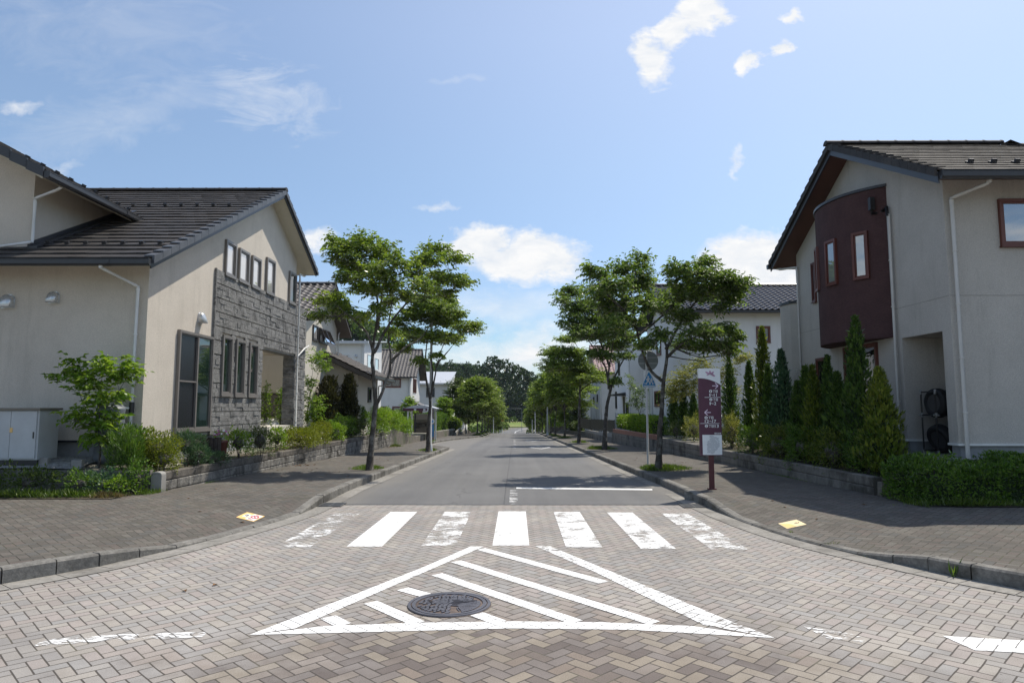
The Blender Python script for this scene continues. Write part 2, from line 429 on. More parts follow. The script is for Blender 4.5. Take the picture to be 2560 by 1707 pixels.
rough_mat('roof_brown', (0.030, 0.027, 0.026), (0.056, 0.050, 0.046), 2.0, (0.068, 0.060, 0.054), 0.8, fine=0.3, bmp=0.5, bdist=0.006, bscale=70.0, rough=0.7)
rough_mat('roof_black', (0.042, 0.043, 0.052), (0.078, 0.080, 0.092), 2.0, fine=0.2, bmp=0.3, rough=0.30)
rough_mat('roof_grey', (0.11, 0.10, 0.095), (0.20, 0.185, 0.175), 3.0, fine=0.2, bmp=0.3, rough=0.45)
rough_mat('roof_rose', (0.26, 0.16, 0.155), (0.44, 0.33, 0.32), 3.0, fine=0.2, bmp=0.3, rough=0.5)
rough_mat('bark', (0.050, 0.043, 0.036), (0.125, 0.112, 0.098), 7.0, (0.21, 0.205, 0.185), 5.0, fine=0.3, bmp=0.9, bdist=0.02, bscale=36.0)
rough_mat('log_wood', (0.025, 0.020, 0.018), (0.085, 0.065, 0.055), 7.0, fine=0.3, bmp=0.9, bdist=0.02, bscale=40.0)

plain('trim_dark', (0.035, 0.036, 0.040), 0.38, spec=0.5)
plain('verge_grey', (0.085, 0.09, 0.10), 0.5, var=0.2)
plain('soffit_cream', (0.62, 0.58, 0.48), 0.7, var=0.05)
plain('soffit_dark', (0.075, 0.064, 0.055), 0.6, var=0.15)
plain('soffit_red', (0.10, 0.042, 0.030), 0.6, var=0.15)
plain('pipe_white', (0.72, 0.72, 0.70), 0.4, var=0.06)
plain('pipe_cream', (0.60, 0.58, 0.54), 0.45, var=0.06)
plain('pipe_black', (0.02, 0.02, 0.022), 0.4)
plain('frame_taupe', (0.22, 0.20, 0.185), 0.42, var=0.06, metal=0.2)
plain('frame_red', (0.125, 0.038, 0.026), 0.45, var=0.12)
plain('frame_dark', (0.045, 0.040, 0.040), 0.4)
plain('frame_white', (0.70, 0.70, 0.69), 0.4, var=0.05)
plain('metal_white', (0.60, 0.62, 0.64), 0.35, var=0.06)
plain('metal_roof_pale', (0.50, 0.51, 0.53), 0.35, var=0.06)
plain('vent_steel', (0.62, 0.64, 0.66), 0.28, metal=0.55, var=0.08)
plain('pole_white', (0.62, 0.64, 0.66), 0.4, var=0.07)
plain('pole_steel', (0.40, 0.42, 0.44), 0.4, var=0.08, metal=0.5)
plain('cabinet_white', (0.50, 0.52, 0.53), 0.45, var=0.06)
plain('cabinet_top', (0.20, 0.175, 0.14), 0.5)
plain('tank_grey', (0.13, 0.145, 0.165), 0.5)
plain('rubber', (0.014, 0.014, 0.015), 0.7, bmp=0.4)
plain('rim_steel', (0.10, 0.10, 0.105), 0.4, metal=0.5)
plain('rim_alloy', (0.35, 0.35, 0.36), 0.35, metal=0.6)
plain('rack_black', (0.015, 0.015, 0.017), 0.35)
plain('rack_joint', (0.30, 0.30, 0.29), 0.5)
plain('car_white', (0.78, 0.79, 0.80), 0.2, var=0.02, spec=0.6)
plain('sign_maroon', (0.070, 0.014, 0.038), 0.42, var=0.12)
plain('post_maroon', (0.085, 0.016, 0.022), 0.4, var=0.15)
plain('sign_white', (0.70, 0.73, 0.74), 0.4, var=0.04)
plain('sign_ink', (0.36, 0.39, 0.43), 0.5, var=0.1)
plain('sign_mauve', (0.48, 0.27, 0.40), 0.5, var=0.15)
plain('sign_violet', (0.72, 0.60, 0.74), 0.5, var=0.05)
plain('sign_blue', (0.015, 0.22, 0.52), 0.4, var=0.05)
plain('sign_back', (0.20, 0.22, 0.225), 0.45, metal=0.3, var=0.08)
plain('sign_orange', (0.80, 0.22, 0.03), 0.5)
plain('sticker_amber', (0.86, 0.52, 0.14), 0.6, var=0.1, tint=(0.80, 0.55, 0.25))
plain('sticker_pale', (0.82, 0.68, 0.40), 0.6, var=0.1)
plain('sticker_white', (0.82, 0.80, 0.78), 0.6, var=0.06)
plain('sticker_red', (0.55, 0.07, 0.10), 0.6)
plain('sticker_black', (0.06, 0.05, 0.05), 0.6)
plain('iron', (0.125, 0.120, 0.135), 0.45, metal=0.35, var=0.18, bmp=0.4)
plain('iron_floor', (0.13, 0.095, 0.08), 0.75, var=0.35, nscale=14)
plain('grate', (0.17, 0.17, 0.17), 0.5, metal=0.5)
plain('fence_black', (0.018, 0.019, 0.021), 0.4)
plain('fence_brown', (0.055, 0.048, 0.042), 0.5)
plain('door_red', (0.085, 0.022, 0.015), 0.45)
plain('fabric_white', (0.72, 0.72, 0.72), 0.7, var=0.05)
plain('petal_pink', (0.60, 0.18, 0.46), 0.6)
plain('petal_white', (0.82, 0.82, 0.80), 0.6)
plain('void_shade', (0.012, 0.012, 0.012), 0.8)
plain('leaf_litter', (0.20, 0.11, 0.05), 0.9, var=0.4, nscale=20)
plain('blue_panel', (0.05, 0.20, 0.40), 0.4)
plain('block_pale', (0.30, 0.29, 0.27), 0.85, var=0.15, bmp=0.4)

def rust_mat():
    m, nt, out = newmat('rust_stain')
    p = objc(nt)
    n = noise(nt, p, 7.0, 6, 0.7)
    x, y, z = xyz(nt, p)
    d = M(nt, 'SQRT', M(nt, 'ADD', M(nt, 'MULTIPLY', x, x), M(nt, 'MULTIPLY', y, y)))
    k = M(nt, 'MULTIPLY', smooth(nt, M(nt, 'SUBTRACT', n, M(nt, 'MULTIPLY', d, 2.2)), 0.05, 0.45), 0.55)
    b = node(nt, 'ShaderNodeBsdfPrincipled', Base_Color=(0.34, 0.17, 0.07, 1), Roughness=0.9)
    tr = nt.nodes.new('ShaderNodeBsdfTransparent')
    mx = nt.nodes.new('ShaderNodeMixShader')
    nt.links.new(k, mx.inputs[0]); nt.links.new(tr.outputs[0], mx.inputs[1]); nt.links.new(b.outputs[0], mx.inputs[2])
    nt.links.new(mx.outputs[0], out.inputs[0])
rust_mat()

def glass_mat(name, col, refl=0.30, curtain=None, rough=0.02):
    """window glass over a dim room (or a drawn curtain): dark body or a reflection put into the colour, clear reflections, slightly uneven panes"""
    m, nt, out = newmat(name)
    p = objc(nt)
    c = ramp(nt, noise(nt, p, 1.2, 4), [(0.35, tuple(q * 0.6 for q in col)), (0.65, col)])
    if curtain is not None:
        x, y, z = xyz(nt, p)
        w = node(nt, 'ShaderNodeTexWave', {'wave_type': 'BANDS', 'bands_direction': 'X'}, Scale=5.0, Distortion=2.0, Detail=2.0)
        nt.links.new(comb(nt, M(nt, 'ADD', x, y), 0.0, M(nt, 'MULTIPLY', z, 0.05)), w.inputs['Vector'])
        c = mixc(nt, w.outputs[1], curtain, tuple(q * 0.72 for q in curtain))
    df = node(nt, 'ShaderNodeBsdfDiffuse', Color=c)
    gl = node(nt, 'ShaderNodeBsdfGlossy', Color=(0.95, 0.97, 1.0, 1), Roughness=rough)
    nt.links.new(bump(nt, noise(nt, p, 1.2, 1), 0.015, 0.05), gl.inputs['Normal'])
    fr = node(nt, 'ShaderNodeFresnel', IOR=1.5)
    k = M(nt, 'ADD', M(nt, 'MULTIPLY', fr.outputs[0], 1.0), refl, clamp=True)
    mx = nt.nodes.new('ShaderNodeMixShader')
    nt.links.new(k, mx.inputs[0]); nt.links.new(df.outputs[0], mx.inputs[1]); nt.links.new(gl.outputs[0], mx.inputs[2])
    nt.links.new(mx.outputs[0], out.inputs[0])
glass_mat('glass_dark', (0.014, 0.017, 0.018), 0.06)
glass_mat('glass_sky', (0.10, 0.10, 0.10), 0.34, (0.62, 0.60, 0.60))
glass_mat('glass_pale_reflection', (0.34, 0.38, 0.35), 0.22)  # pale body colour stands in for the reflected sky and sunlit house opposite
glass_mat('glass_blue_reflection', (0.16, 0.20, 0.21), 0.30)  # reflected blue sky is painted into the body colour
glass_mat('glass_green', (0.022, 0.042, 0.034), 0.09)
glass_mat('glass_screen', (0.020, 0.021, 0.024), 0.02, rough=0.25)

def leaf_mat(name, dark, mid, light, trans=0.38, clump=1.1, gloss=0.05):
    m, nt, out = newmat(name)
    geo = nt.nodes.new('ShaderNodeNewGeometry')
    rnd = geo.outputs['Random Per Island']
    cn = noise(nt, geo.outputs['Position'], clump, 4, 0.6)
    v = M(nt, 'ADD', M(nt, 'MULTIPLY', rnd, 0.62), M(nt, 'SUBTRACT', M(nt, 'MULTIPLY', cn, 0.80), 0.16))
    c = ramp(nt, v, [(0.22, dark), (0.52, mid), (0.86, light)])
    df = node(nt, 'ShaderNodeBsdfDiffuse', Color=c)
    tl = node(nt, 'ShaderNodeBsdfTranslucent')
    nt.links.new(mixc(nt, 1.0, c, (1.35, 1.45, 0.7), 'MULTIPLY'), tl.inputs[0])
    mx = nt.nodes.new('ShaderNodeMixShader')
    mx.inputs[0].default_value = trans
    nt.links.new(df.outputs[0], mx.inputs[1]); nt.links.new(tl.outputs[0], mx.inputs[2])
    gl = node(nt, 'ShaderNodeBsdfGlossy', Roughness=0.5)
    m2 = nt.nodes.new('ShaderNodeMixShader')
    fr = node(nt, 'ShaderNodeFresnel', IOR=1.38)
    nt.links.new(M(nt, 'MULTIPLY', fr.outputs[0], gloss * 5), m2.inputs[0])
    nt.links.new(mx.outputs[0], m2.inputs[1]); nt.links.new(gl.outputs[0], m2.inputs[2])
    nt.links.new(m2.outputs[0], out.inputs[0])
    return m
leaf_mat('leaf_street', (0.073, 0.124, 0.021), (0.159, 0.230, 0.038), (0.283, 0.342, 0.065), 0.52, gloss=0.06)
leaf_mat('leaf_deep', (0.054, 0.099, 0.024), (0.113, 0.177, 0.038), (0.212, 0.277, 0.065), 0.50, gloss=0.06)  # deeper green than the street leaf, for some of the trees
leaf_mat('leaf_bright', (0.080, 0.160, 0.015), (0.160, 0.270, 0.025), (0.270, 0.360, 0.045), 0.45)
leaf_mat('leaf_yellow', (0.080, 0.110, 0.012), (0.165, 0.200, 0.020), (0.280, 0.290, 0.035), 0.36)
leaf_mat('leaf_thuja', (0.028, 0.061, 0.017), (0.061, 0.118, 0.024), (0.130, 0.195, 0.041), 0.28)
leaf_mat('leaf_thuja_gold', (0.059, 0.094, 0.017), (0.124, 0.171, 0.024), (0.236, 0.260, 0.047), 0.3)
leaf_mat('leaf_gold_shrub', (0.120, 0.145, 0.030), (0.225, 0.235, 0.055), (0.380, 0.350, 0.100), 0.34)
leaf_mat('leaf_juniper', (0.031, 0.076, 0.040), (0.068, 0.136, 0.071), (0.136, 0.212, 0.106), 0.25)
leaf_mat('leaf_dark', (0.035, 0.061, 0.017), (0.073, 0.113, 0.026), (0.130, 0.171, 0.040), 0.3)
leaf_mat('leaf_brown', (0.026, 0.028, 0.014), (0.050, 0.050, 0.024), (0.080, 0.078, 0.034), 0.2)
leaf_mat('leaf_hedge', (0.042, 0.094, 0.015), (0.092, 0.177, 0.026), (0.177, 0.271, 0.045), 0.36)
leaf_mat('leaf_grass', (0.070, 0.130, 0.015), (0.130, 0.210, 0.025), (0.220, 0.290, 0.050), 0.42)
leaf_mat('leaf_straw', (0.16, 0.11, 0.045), (0.26, 0.19, 0.085), (0.36, 0.28, 0.14), 0.25)
leaf_mat('leaf_forest', (0.016, 0.034, 0.016), (0.034, 0.062, 0.024), (0.066, 0.105, 0.034), 0.25, clump=0.09)
leaf_mat('leaf_forest_light', (0.040, 0.072, 0.018), (0.074, 0.122, 0.026), (0.125, 0.185, 0.040), 0.3, clump=0.09)

# ------------------------------------------------------------------ mesh helpers
OFFS = {}

def vadd(a, b): return (a[0] + b[0], a[1] + b[1], a[2] + b[2])

class MB:
    """collects boxes, prisms, tubes and sheets in world metres; build() links them as ONE mesh object"""
    def __init__(s):
        s.v, s.f, s.mi, s.sm = [], [], [], []
    def add(s, vs, fs, mi=0, sm=False):
        o = len(s.v)
        s.v += [tuple(map(float, q)) for q in vs]
        for q in fs:
            s.f.append([o + k for k in q]); s.mi.append(mi); s.sm.append(sm)
    def box(s, x0, x1, y0, y1, z0, z1, mi=0):
        s.add([(x0, y0, z0), (x1, y0, z0), (x1, y1, z0), (x0, y1, z0), (x0, y0, z1), (x1, y0, z1), (x1, y1, z1), (x0, y1, z1)],
              [(0, 3, 2, 1), (4, 5, 6, 7), (0, 1, 5, 4), (1, 2, 6, 5), (2, 3, 7, 6), (3, 0, 4, 7)], mi)
    def quad(s, a, b, c, d, mi=0):
        s.add([a, b, c, d], [(0, 1, 2, 3)], mi)
    def extrude(s, poly, vec, mi=0):
        n = len(poly)
        s.add(list(poly) + [vadd(p, vec) for p in poly],
              [tuple(range(n - 1, -1, -1)), tuple(range(n, 2 * n))] + [(k, (k + 1) % n, n + (k + 1) % n, n + k) for k in range(n)], mi)
    def bar(s, a, b, w, h, mi=0, up=(0, 0, 1)):
        a, b, up = Vector(a), Vector(b), Vector(up)
        d = (b - a).normalized()
        if abs(d.dot(up)) > 0.98: up = Vector((1, 0, 0))
        r = d.cross(up).normalized() * w / 2
        u = r.cross(d).normalized() * h / 2
        s.extrude([tuple(a + r + u), tuple(a - r + u), tuple(a - r - u), tuple(a + r - u)], tuple(b - a), mi)
    def tube(s, pts, rad, n=8, mi=0, sm=True):
        P = [Vector(p) for p in pts]
        rad = rad if isinstance(rad, (list, tuple)) else [rad] * len(P)
        T = [(P[min(i + 1, len(P) - 1)] - P[max(i - 1, 0)]).normalized() for i in range(len(P))]
        ref = Vector((0.31, 0.87, 0.38)) if abs(T[0].z) > 0.7 else Vector((0, 0, 1))
        vs, fs = [], []
        for p, t, r in zip(P, T, rad):
            a = t.cross(ref)
            if a.length < 1e-3: a = t.cross(Vector((1, 0.2, 0)))
            a.normalize(); b = t.cross(a)
            ref = b.cross(t) if b.length else ref
            ref = a.cross(t) if False else ref
            for k in range(n):
                w = 2 * math.pi * k / n
                vs.append(tuple(p + a * (r * math.cos(w)) + b * (r * math.sin(w))))
        for i in range(len(P) - 1):
            for k in range(n):
                k2 = (k + 1) % n
                fs.append((i * n + k, i * n + k2, (i + 1) * n + k2, (i + 1) * n + k))
        s.add(vs, fs, mi, sm)
        m = len(P) - 1
        s.add([vs[k] for k in range(n)], [tuple(range(n - 1, -1, -1))], mi)
        s.add([vs[m * n + k] for k in range(n)], [tuple(range(n))], mi)
    def lathe(s, c, prof, n=24, axis='Z', mi=0, sm=True):
        vs, fs = [], []
        for (r, h) in prof:
            for k in range(n):
                w = 2 * math.pi * k / n
                q = (r * math.cos(w), r * math.sin(w), h)
                if axis == 'X': q = (h, q[0], q[1])
                if axis == 'Y': q = (q[0], h, q[1])
                vs.append(vadd(c, q))
        for i in range(len(prof) - 1):
            for k in range(n):
                k2 = (k + 1) % n
                fs.append((i * n + k, i * n + k2, (i + 1) * n + k2, (i + 1) * n + k))
        s.add(vs, fs, mi, sm)
        if prof[0][0] > 1e-4: s.add(vs[:n], [tuple(range(n - 1, -1, -1))], mi)
        if prof[-1][0] > 1e-4: s.add(vs[-n:], [tuple(range(n))], mi)
    def sheet(s, rows, mi=0, sm=False):
        n = len(rows[0])
        vs = [p for r in rows for p in r]
        s.add(vs, [(i * n + k, i * n + k + 1, (i + 1) * n + k + 1, (i + 1) * n + k) for i in range(len(rows) - 1) for k in range(n - 1)], mi, sm)
    def xform(s, mat, start=0):
        for i in range(start, len(s.v)):
            s.v[i] = tuple(mat @ Vector(s.v[i]))
    def build(s, name, mats, parent=None, fix=True, bevel=0.0):
        me = bpy.data.meshes.new(name)
        off = OFFS.get(parent.name, (0, 0, 0)) if parent else (0, 0, 0)
        me.from_pydata([(p[0] - off[0], p[1] - off[1], p[2] - off[2]) for p in s.v], [], s.f)
        for m in (mats if isinstance(mats, (list, tuple)) else [mats]):
            me.materials.append(MATS[m])
        me.polygons.foreach_set('material_index', s.mi)
        me.polygons.foreach_set('use_smooth', s.sm)
        if fix:
            bm = bmesh.new(); bm.from_mesh(me)
            bmesh.ops.recalc_face_normals(bm, faces=bm.faces)
            bm.to_mesh(me); bm.free()
        me.update()
        o = bpy.data.objects.new(name, me)
        COL.objects.link(o)
        if parent is not None:
            o.parent = parent
            OFFS[o.name] = off
        if bevel:
            b = o.modifiers.new('bevel', 'BEVEL'); b.width = bevel; b.segments = 2; b.limit_method = 'ANGLE'
        return o

def tag(o, label=None, cat=None, group=None, kind=None):
    if label: o['label'] = label
    if cat: o['category'] = cat
    if group: o['group'] = group
    if kind: o['kind'] = kind
    return o

def thing(name, label, cat, loc, group=None):
    o = bpy.data.objects.new(name, None)
    o.empty_display_size = 0.3
    COL.objects.link(o)
    o.location = loc
    OFFS[o.name] = tuple(loc)
    return tag(o, label, cat, group)

def rebase(o, loc):
    """give a single-mesh thing its origin at its base"""
    d = Vector(loc)
    o.data.transform(Matrix.Translation(-d))
    o.location = d
    return o

def dup(o, parent=None):
    c = o.copy(); COL.objects.link(c)
    if parent is not None: c.parent = parent
    for ch in list(o.children):
        dup(ch, c)
    return c

def lerp(a, b, t): return a + (b - a) * t

def pw(tab, x):
    if x <= tab[0][0]: return tab[0][1]
    for (x0, y0), (x1, y1) in zip(tab, tab[1:]):
        if x <= x1: return lerp(y0, y1, (x - x0) / (x1 - x0))
    return tab[-1][1]

# ------------------------------------------------------------------ lie of the land
ZROAD = [(-100, 0), (14, 0), (97, -2.08), (112, -3.2), (135, -5.4), (160, -5.5), (900, -5.5)]
def zp(y): return pw(ZROAD, y)
PLOT_L = [(0, .42), (38, .42), (46, -.30), (55, -.35), (72, -.75), (97, -1.6), (135, -4.9), (160, -5.4), (900, -5.4)]
PLOT_R = [(0, .42), (30, .36), (44, .12), (50, -.25), (75, -.95), (97, -1.6), (135, -4.9), (160, -5.4), (900, -5.4)]
def rshift(y): return 0.0 if y < 185 else 0.0026 * (y - 185) ** 2

def gz(x, y):
    if x < 0:
        if y < 12.62 or x > -6.69: return zp(y) - 0.06
        return pw(PLOT_L, y) + (pw([(-8.4, .24), (-7.2, 0.0)], x) * pw([(12.63, .35), (13.1, 1)], y) if y < 27 else 0)
    if y < 12.05 or x < 6.49: return zp(y) - 0.06
    return pw(PLOT_R, y) + (pw([(6.9, 0.0), (7.9, .34)], x) if y < 24 else 0)

g = MB()
XS = [-700, -300, -120, -60, -30, -18, -12, -9.5, -8.4, -7.8, -7.2, -6.70, -6.68, -3, 0, 3, 6.48, 6.50, 6.9, 7.4, 7.9, 9, 12, 18, 30, 60, 120, 300, 700]
YS = [-120, -40, 0, 8, 12.04, 12.06, 12.61, 12.63, 13.1, 14, 18, 22, 24, 27, 30, 34, 38, 41, 44, 46, 50, 55, 60, 66, 72, 80, 88, 97, 104, 112, 122, 135, 160, 200, 260, 340, 500, 900, 1500]
g.sheet([[(x, y, gz(x, y)) for x in XS] for y in YS])
tag(g.build('ground', 'plot_ground', fix=False), kind='structure')

# junction paving and road
g = MB()
g.sheet([[(x, y, 0.0) for x in (-45, -12, -5, 0, 5, 12, 45)] for y in (-14, -4, 2, 6, 9, 12.06)])
PAVING = tag(g.build('junction_paving', 'junction_pavers', fix=False), kind='structure')

EDGE_L = [(12.06, -3.46), (36.2, -3.50), (37.5, -4.0), (40.5, -5.0), (44, -5.55), (50, -5.55), (57, -5.0), (63, -4.2), (68.5, -3.6), (72, -3.5), (400, -3.5)]
EDGE_R = [(12.06, 3.32), (40, 3.34), (400, 3.34)]
g = MB()
ys = [12.06, 14, 20, 28, 36.2, 37.5, 40.5, 44, 50, 57, 63, 68.5, 72, 80, 90, 97, 104, 112, 122, 135, 150, 170, 185, 195, 205, 215, 225, 235, 245, 255, 262]
g.sheet([[(pw(EDGE_L, y) - .08 + rshift(y), y, zp(y)), (rshift(y), y, zp(y)), (pw(EDGE_R, y) + .08 + rshift(y), y, zp(y))] for y in ys])
ROAD = tag(g.build('road', 'asphalt', fix=False), kind='structure')

def catmull(pts, step):
    """resample a list of tuples (x, y, ...) along a smooth curve; straight runs stay sparse"""
    out = []
    n = len(pts)
    for i in range(n - 1):
        p0, p1, p2, p3 = pts[max(i - 1, 0)], pts[i], pts[i + 1], pts[min(i + 2, n - 1)]
        L = math.hypot(p2[0] - p1[0], p2[1] - p1[1])
        m = max(1, int(L / step))
        straight = L > 6
        for k in range(m):
            t = k / m
            if straight:
                out.append(tuple(lerp(a, b, t) for a, b in zip(p1, p2)))
            else:
                out.append(tuple(0.5 * (2 * b + (c - a) * t + (2 * a - 5 * b + 4 * c - d) * t * t + (3 * b - a - 3 * c + d) * t ** 3)
                                 for a, b, c, d in zip(p0, p1, p2, p3)))
    out.append(tuple(pts[-1]))
    return out

# kerb control points: x, y, kerb height, and the back edge of the footway there
LK = [(-44, 5.0, .15, -44, 12.7), (-12, 5.0, .15, -12, 12.7), (-7.6, 5.1, .15, -8.4, 12.7), (-6.0, 5.7, .15, -7.4, 12.7), (-5.03, 6.72, .15, -6.9, 12.7), (-4.75, 7.1, .15, -6.8, 12.7),
      (-4.52, 7.45, .14, -6.72, 12.7), (-4.33, 7.89, .10, -6.7, 12.7), (-4.13, 8.35, .045, -6.7, 12.7), (-3.98, 8.83, .03, -6.7, 12.7), (-3.84, 9.3, .03, -6.7, 12.7), (-3.73, 9.76, .03, -6.7, 12.72),
      (-3.57, 10.4, .03, -6.7, 12.75), (-3.47, 11.0, .035, -6.7, 12.8), (-3.44, 11.6, .10, -6.7, 12.9), (-3.43, 12.2, .15, -6.7, 13.0), (-3.43, 13.0, .15, -6.7, 13.4), (-3.44, 16.0, .15, -6.7, 16.0),
      (-3.48, 35.6, .15, -6.7, 35.6), (-3.50, 36.2, .15, -6.7, 36.2), (-4.0, 37.5, .13, -6.75, 37.5), (-5.0, 40.5, .13, -7.2, 40.5), (-5.55, 44, .13, -8.2, 44), (-5.55, 50, .15, -8.5, 50), (-5.0, 57, .15, -8.4, 57),
      (-4.2, 63, .15, -7.6, 63), (-3.6, 68.5, .15, -6.4, 68.5), (-3.5, 72, .15, -6.0, 72), (-3.5, 97, .15, -6.0, 97), (-3.5, 135, .15, -6.0, 135), (-3.5, 185, .15, -6.0, 185)]
RK = [(44, 4.9, .15, 44, 12.2), (12, 4.9, .15, 12, 12.2), (7.4, 5.0, .15, 8.2, 12.2), (5.85, 5.5, .15, 7.2, 12.2), (4.84, 6.55, .15, 6.75, 12.2), (4.58, 6.92, .15, 6.7, 12.2),
      (4.38, 7.3, .14, 6.6, 12.2), (4.20, 7.65, .09, 6.55, 12.2), (4.01, 8.05, .04, 6.5, 12.2), (3.80, 8.55, .03, 6.5, 12.22), (3.66, 8.98, .03, 6.5, 12.25), (3.55, 9.46, .03, 6.5, 12.3),
      (3.46, 10.0, .03, 6.5, 12.4), (3.39, 10.6, .035, 6.5, 12.5), (3.34, 11.2, .09, 6.5, 12.6), (3.31, 11.8, .15, 6.5, 12.8), (3.29, 12.6, .15, 6.5, 13.2), (3.28, 15.5, .15, 6.5, 15.5),
      (3.32, 40, .15, 6.45, 40), (3.32, 97, .15, 6.4, 97), (3.32, 135, .15, 6.4, 135), (3.32, 185, .15, 6.4, 185)]

WALK_SURF = []
def kerb_side(K, sgn, rng, BACK):
    pts = catmull(K, 0.62)
    nrm = []
    for i in range(len(pts)):
        a, b = pts[max(i - 1, 0)], pts[min(i + 1, len(pts) - 1)]
        d = Vector((b[0] - a[0], b[1] - a[1])).normalized()
        nrm.append(Vector((-d.y, d.x)) if sgn < 0 else Vector((d.y, -d.x)))
    W = 0.15
    kb, gu, walk = MB(), MB(), MB()
    # the footway: front edge behind the kerb, a break line 0.9 m in, and the back edge
    fr, mid = [], []
    for p, n in zip(pts, nrm):
        fr.append((p[0] + n.x * (W - .005), p[1] + n.y * (W - .005), zp(p[1]) + p[2] - .004))
        q = (p[0] + n.x * 1.0, p[1] + n.y * 1.0)
        mid.append((*q, zp(q[1]) + lerp(max(p[2], .07), .15, .55)))
    bk = []
    for (a, b_) in zip(BACK, BACK[1:]):
        m = max(1, int(math.hypot(b_[0] - a[0], b_[1] - a[1]) / 5))
        bk += [(lerp(a[0], b_[0], k / m), lerp(a[1], b_[1], k / m)) for k in range(m)]
    bk.append(BACK[-1])
    bk = [(x, y, zp(y) + .15) for x, y in bk]
    out3 = fr + bk[::-1]
    n0 = len(out3)
    V3 = out3 + mid[2:-2]
    edges = [(n0 + k, n0 + k + 1) for k in range(len(mid) - 5)]
    r_ = mathutils.geometry.delaunay_2d_cdt([Vector(v[:2]) for v in V3], edges, [list(range(n0)) if sgn > 0 else list(range(n0 - 1, -1, -1))], 1, 1e-5)
    vs = []
    for q, src in zip(r_[0], r_[3]):
        vs.append((q.x, q.y, V3[src[0]][2] if src else zp(q.y) + .14))
    walk.add(vs, [tuple(f) for f in r_[2]])
    WALK_SURF.append((vs, [tuple(f) for f in r_[2]]))
    for i in range(len(pts) - 1):
        a, b, na, nb = pts[i], pts[i + 1], nrm[i], nrm[i + 1]
        if a[1] > 100 and False: continue
        L = math.hypot(b[0] - a[0], b[1] - a[1])
        e = min(.45, .007 / max(L, .01))
        j = rng.uniform(-.006, .006); jz = rng.uniform(-.004, .003)
        def P(t, off, h):
            x, y = lerp(a[0], b[0], t), lerp(a[1], b[1], t)
            n = na.lerp(nb, t)
            return (x + n.x * (off + j), y + n.y * (off + j), zp(y) + (h if h <= 0 else lerp(a[2], b[2], t) + jz - (0.0 if h > 0.5 else 0.02)))
        sec = [(0.0, -.05), (0.0, .3), (.02, .9), (W, .9), (W, -.05)]
        ra = [P(e, o, h) for o, h in sec]; rb = [P(1 - e, o, h) for o, h in sec]
        kb.add(ra + rb, [(0, 1, 6, 5), (1, 2, 7, 6), (2, 3, 8, 7), (3, 4, 9, 8), (4, 3, 2, 1, 0), (5, 6, 7, 8, 9)])
        # channel slabs beside the kerb
        if (i % 3) == 0 or L > 5:
            pass
        def Q(t, off): 
            x, y = lerp(a[0], b[0], t), lerp(a[1], b[1], t)
            n = na.lerp(nb, t)
            return (x - n.x * off, y - n.y * off, zp(y) + (.007 if off > .1 else .003))
        if a[1] < 110:
            gu.quad(Q(e * .6, -.01), Q(1 - e * .6, -.01), Q(1 - e * .6, .30), Q(e * .6, .30))
    side = 'left' if sgn < 0 else 'right'
    tag(walk.build('pavement_' + side, 'footway_pavers', fix=False), kind='structure')
    tag(kb.build('kerb_' + side, 'kerb_concrete'), kind='structure')
    tag(gu.build('gutter_' + side, 'gutter_concrete', fix=False), kind='structure')
rng = random.Random(11)
kerb_side(LK, -1, rng, [(-44, 12.7), (-6.7, 12.7), (-6.7, 35.6), (-6.75, 37.5), (-7.2, 40.5), (-8.2, 44), (-8.5, 50), (-8.4, 57), (-7.6, 63), (-6.4, 68.5), (-6.0, 72), (-6.0, 185)])
kerb_side(RK, 1, rng, [(44, 12.2), (6.52, 12.2), (6.5, 40), (6.4, 60), (6.4, 185)])

from mathutils.bvhtree import BVHTree
_bv = [BVHTree.FromPolygons([Vector(v) for v in vs], fs) for vs, fs in WALK_SURF]
def pave_z(x, y):
    for t in _bv:
        h = t.ray_cast(Vector((x, y, 5)), Vector((0, 0, -1)))
        if h[0] is not None: return h[0].z
    return zp(y)

# painted markings, each a sheet on its surface
def stripe(poly, m, parent, name, z=.004):
    s = MB()
    s.add([(x, y, zp(y) + z) for x, y in poly], [tuple(range(len(poly)))])
    return s.build(name, m, parent, fix=False)
STR = [([(-2.52, 11.1), (-2.94, 11.1), (-2.97, 8.46), (-2.53, 8.46)], 'paint_ghost'), ([(-1.61, 11.24), (-2.05, 11.24), (-2.09, 8.5), (-1.65, 8.5)], 'paint_fresh'),
       ([(-.72, 11.26), (-1.16, 11.26), (-1.17, 8.56), (-.73, 8.56)], 'paint_worn'), ([(.18, 11.3), (-.27, 11.3), (-.28, 8.57), (.18, 8.57)], 'paint_fresh'),
       ([(1.07, 11.25), (.64, 11.25), (.63, 8.47), (1.08, 8.47)], 'paint_scuffed'), ([(1.93, 11.19), (1.51, 11.19), (1.54, 8.39), (1.97, 8.39)], 'paint_scuffed'),
       ([(2.80, 11.08), (2.38, 11.08), (2.39, 8.34), (2.84, 8.34)], 'paint_worn')]
for poly, m in STR:
    stripe(poly, m, PAVING, 'crosswalk_stripe')
isl = MB()
def flat(poly, z): isl.add([(x, y, z) for x, y in poly], [tuple(range(len(poly)))])
flat([(-2.02, 5.27), (-1.48, 5.31), (-.02, 5.43), (.9, 5.40), (1.95, 5.22), (1.40, 5.49), (.7, 5.58), (-.02, 5.60), (-.8, 5.56), (-1.5, 5.48)], .0040)
flat([(-2.02, 5.27), (-1.72, 5.42), (-.39, 8.50), (-.55, 8.50), (-.98, 7.45), (-1.5, 6.33)], .0046)
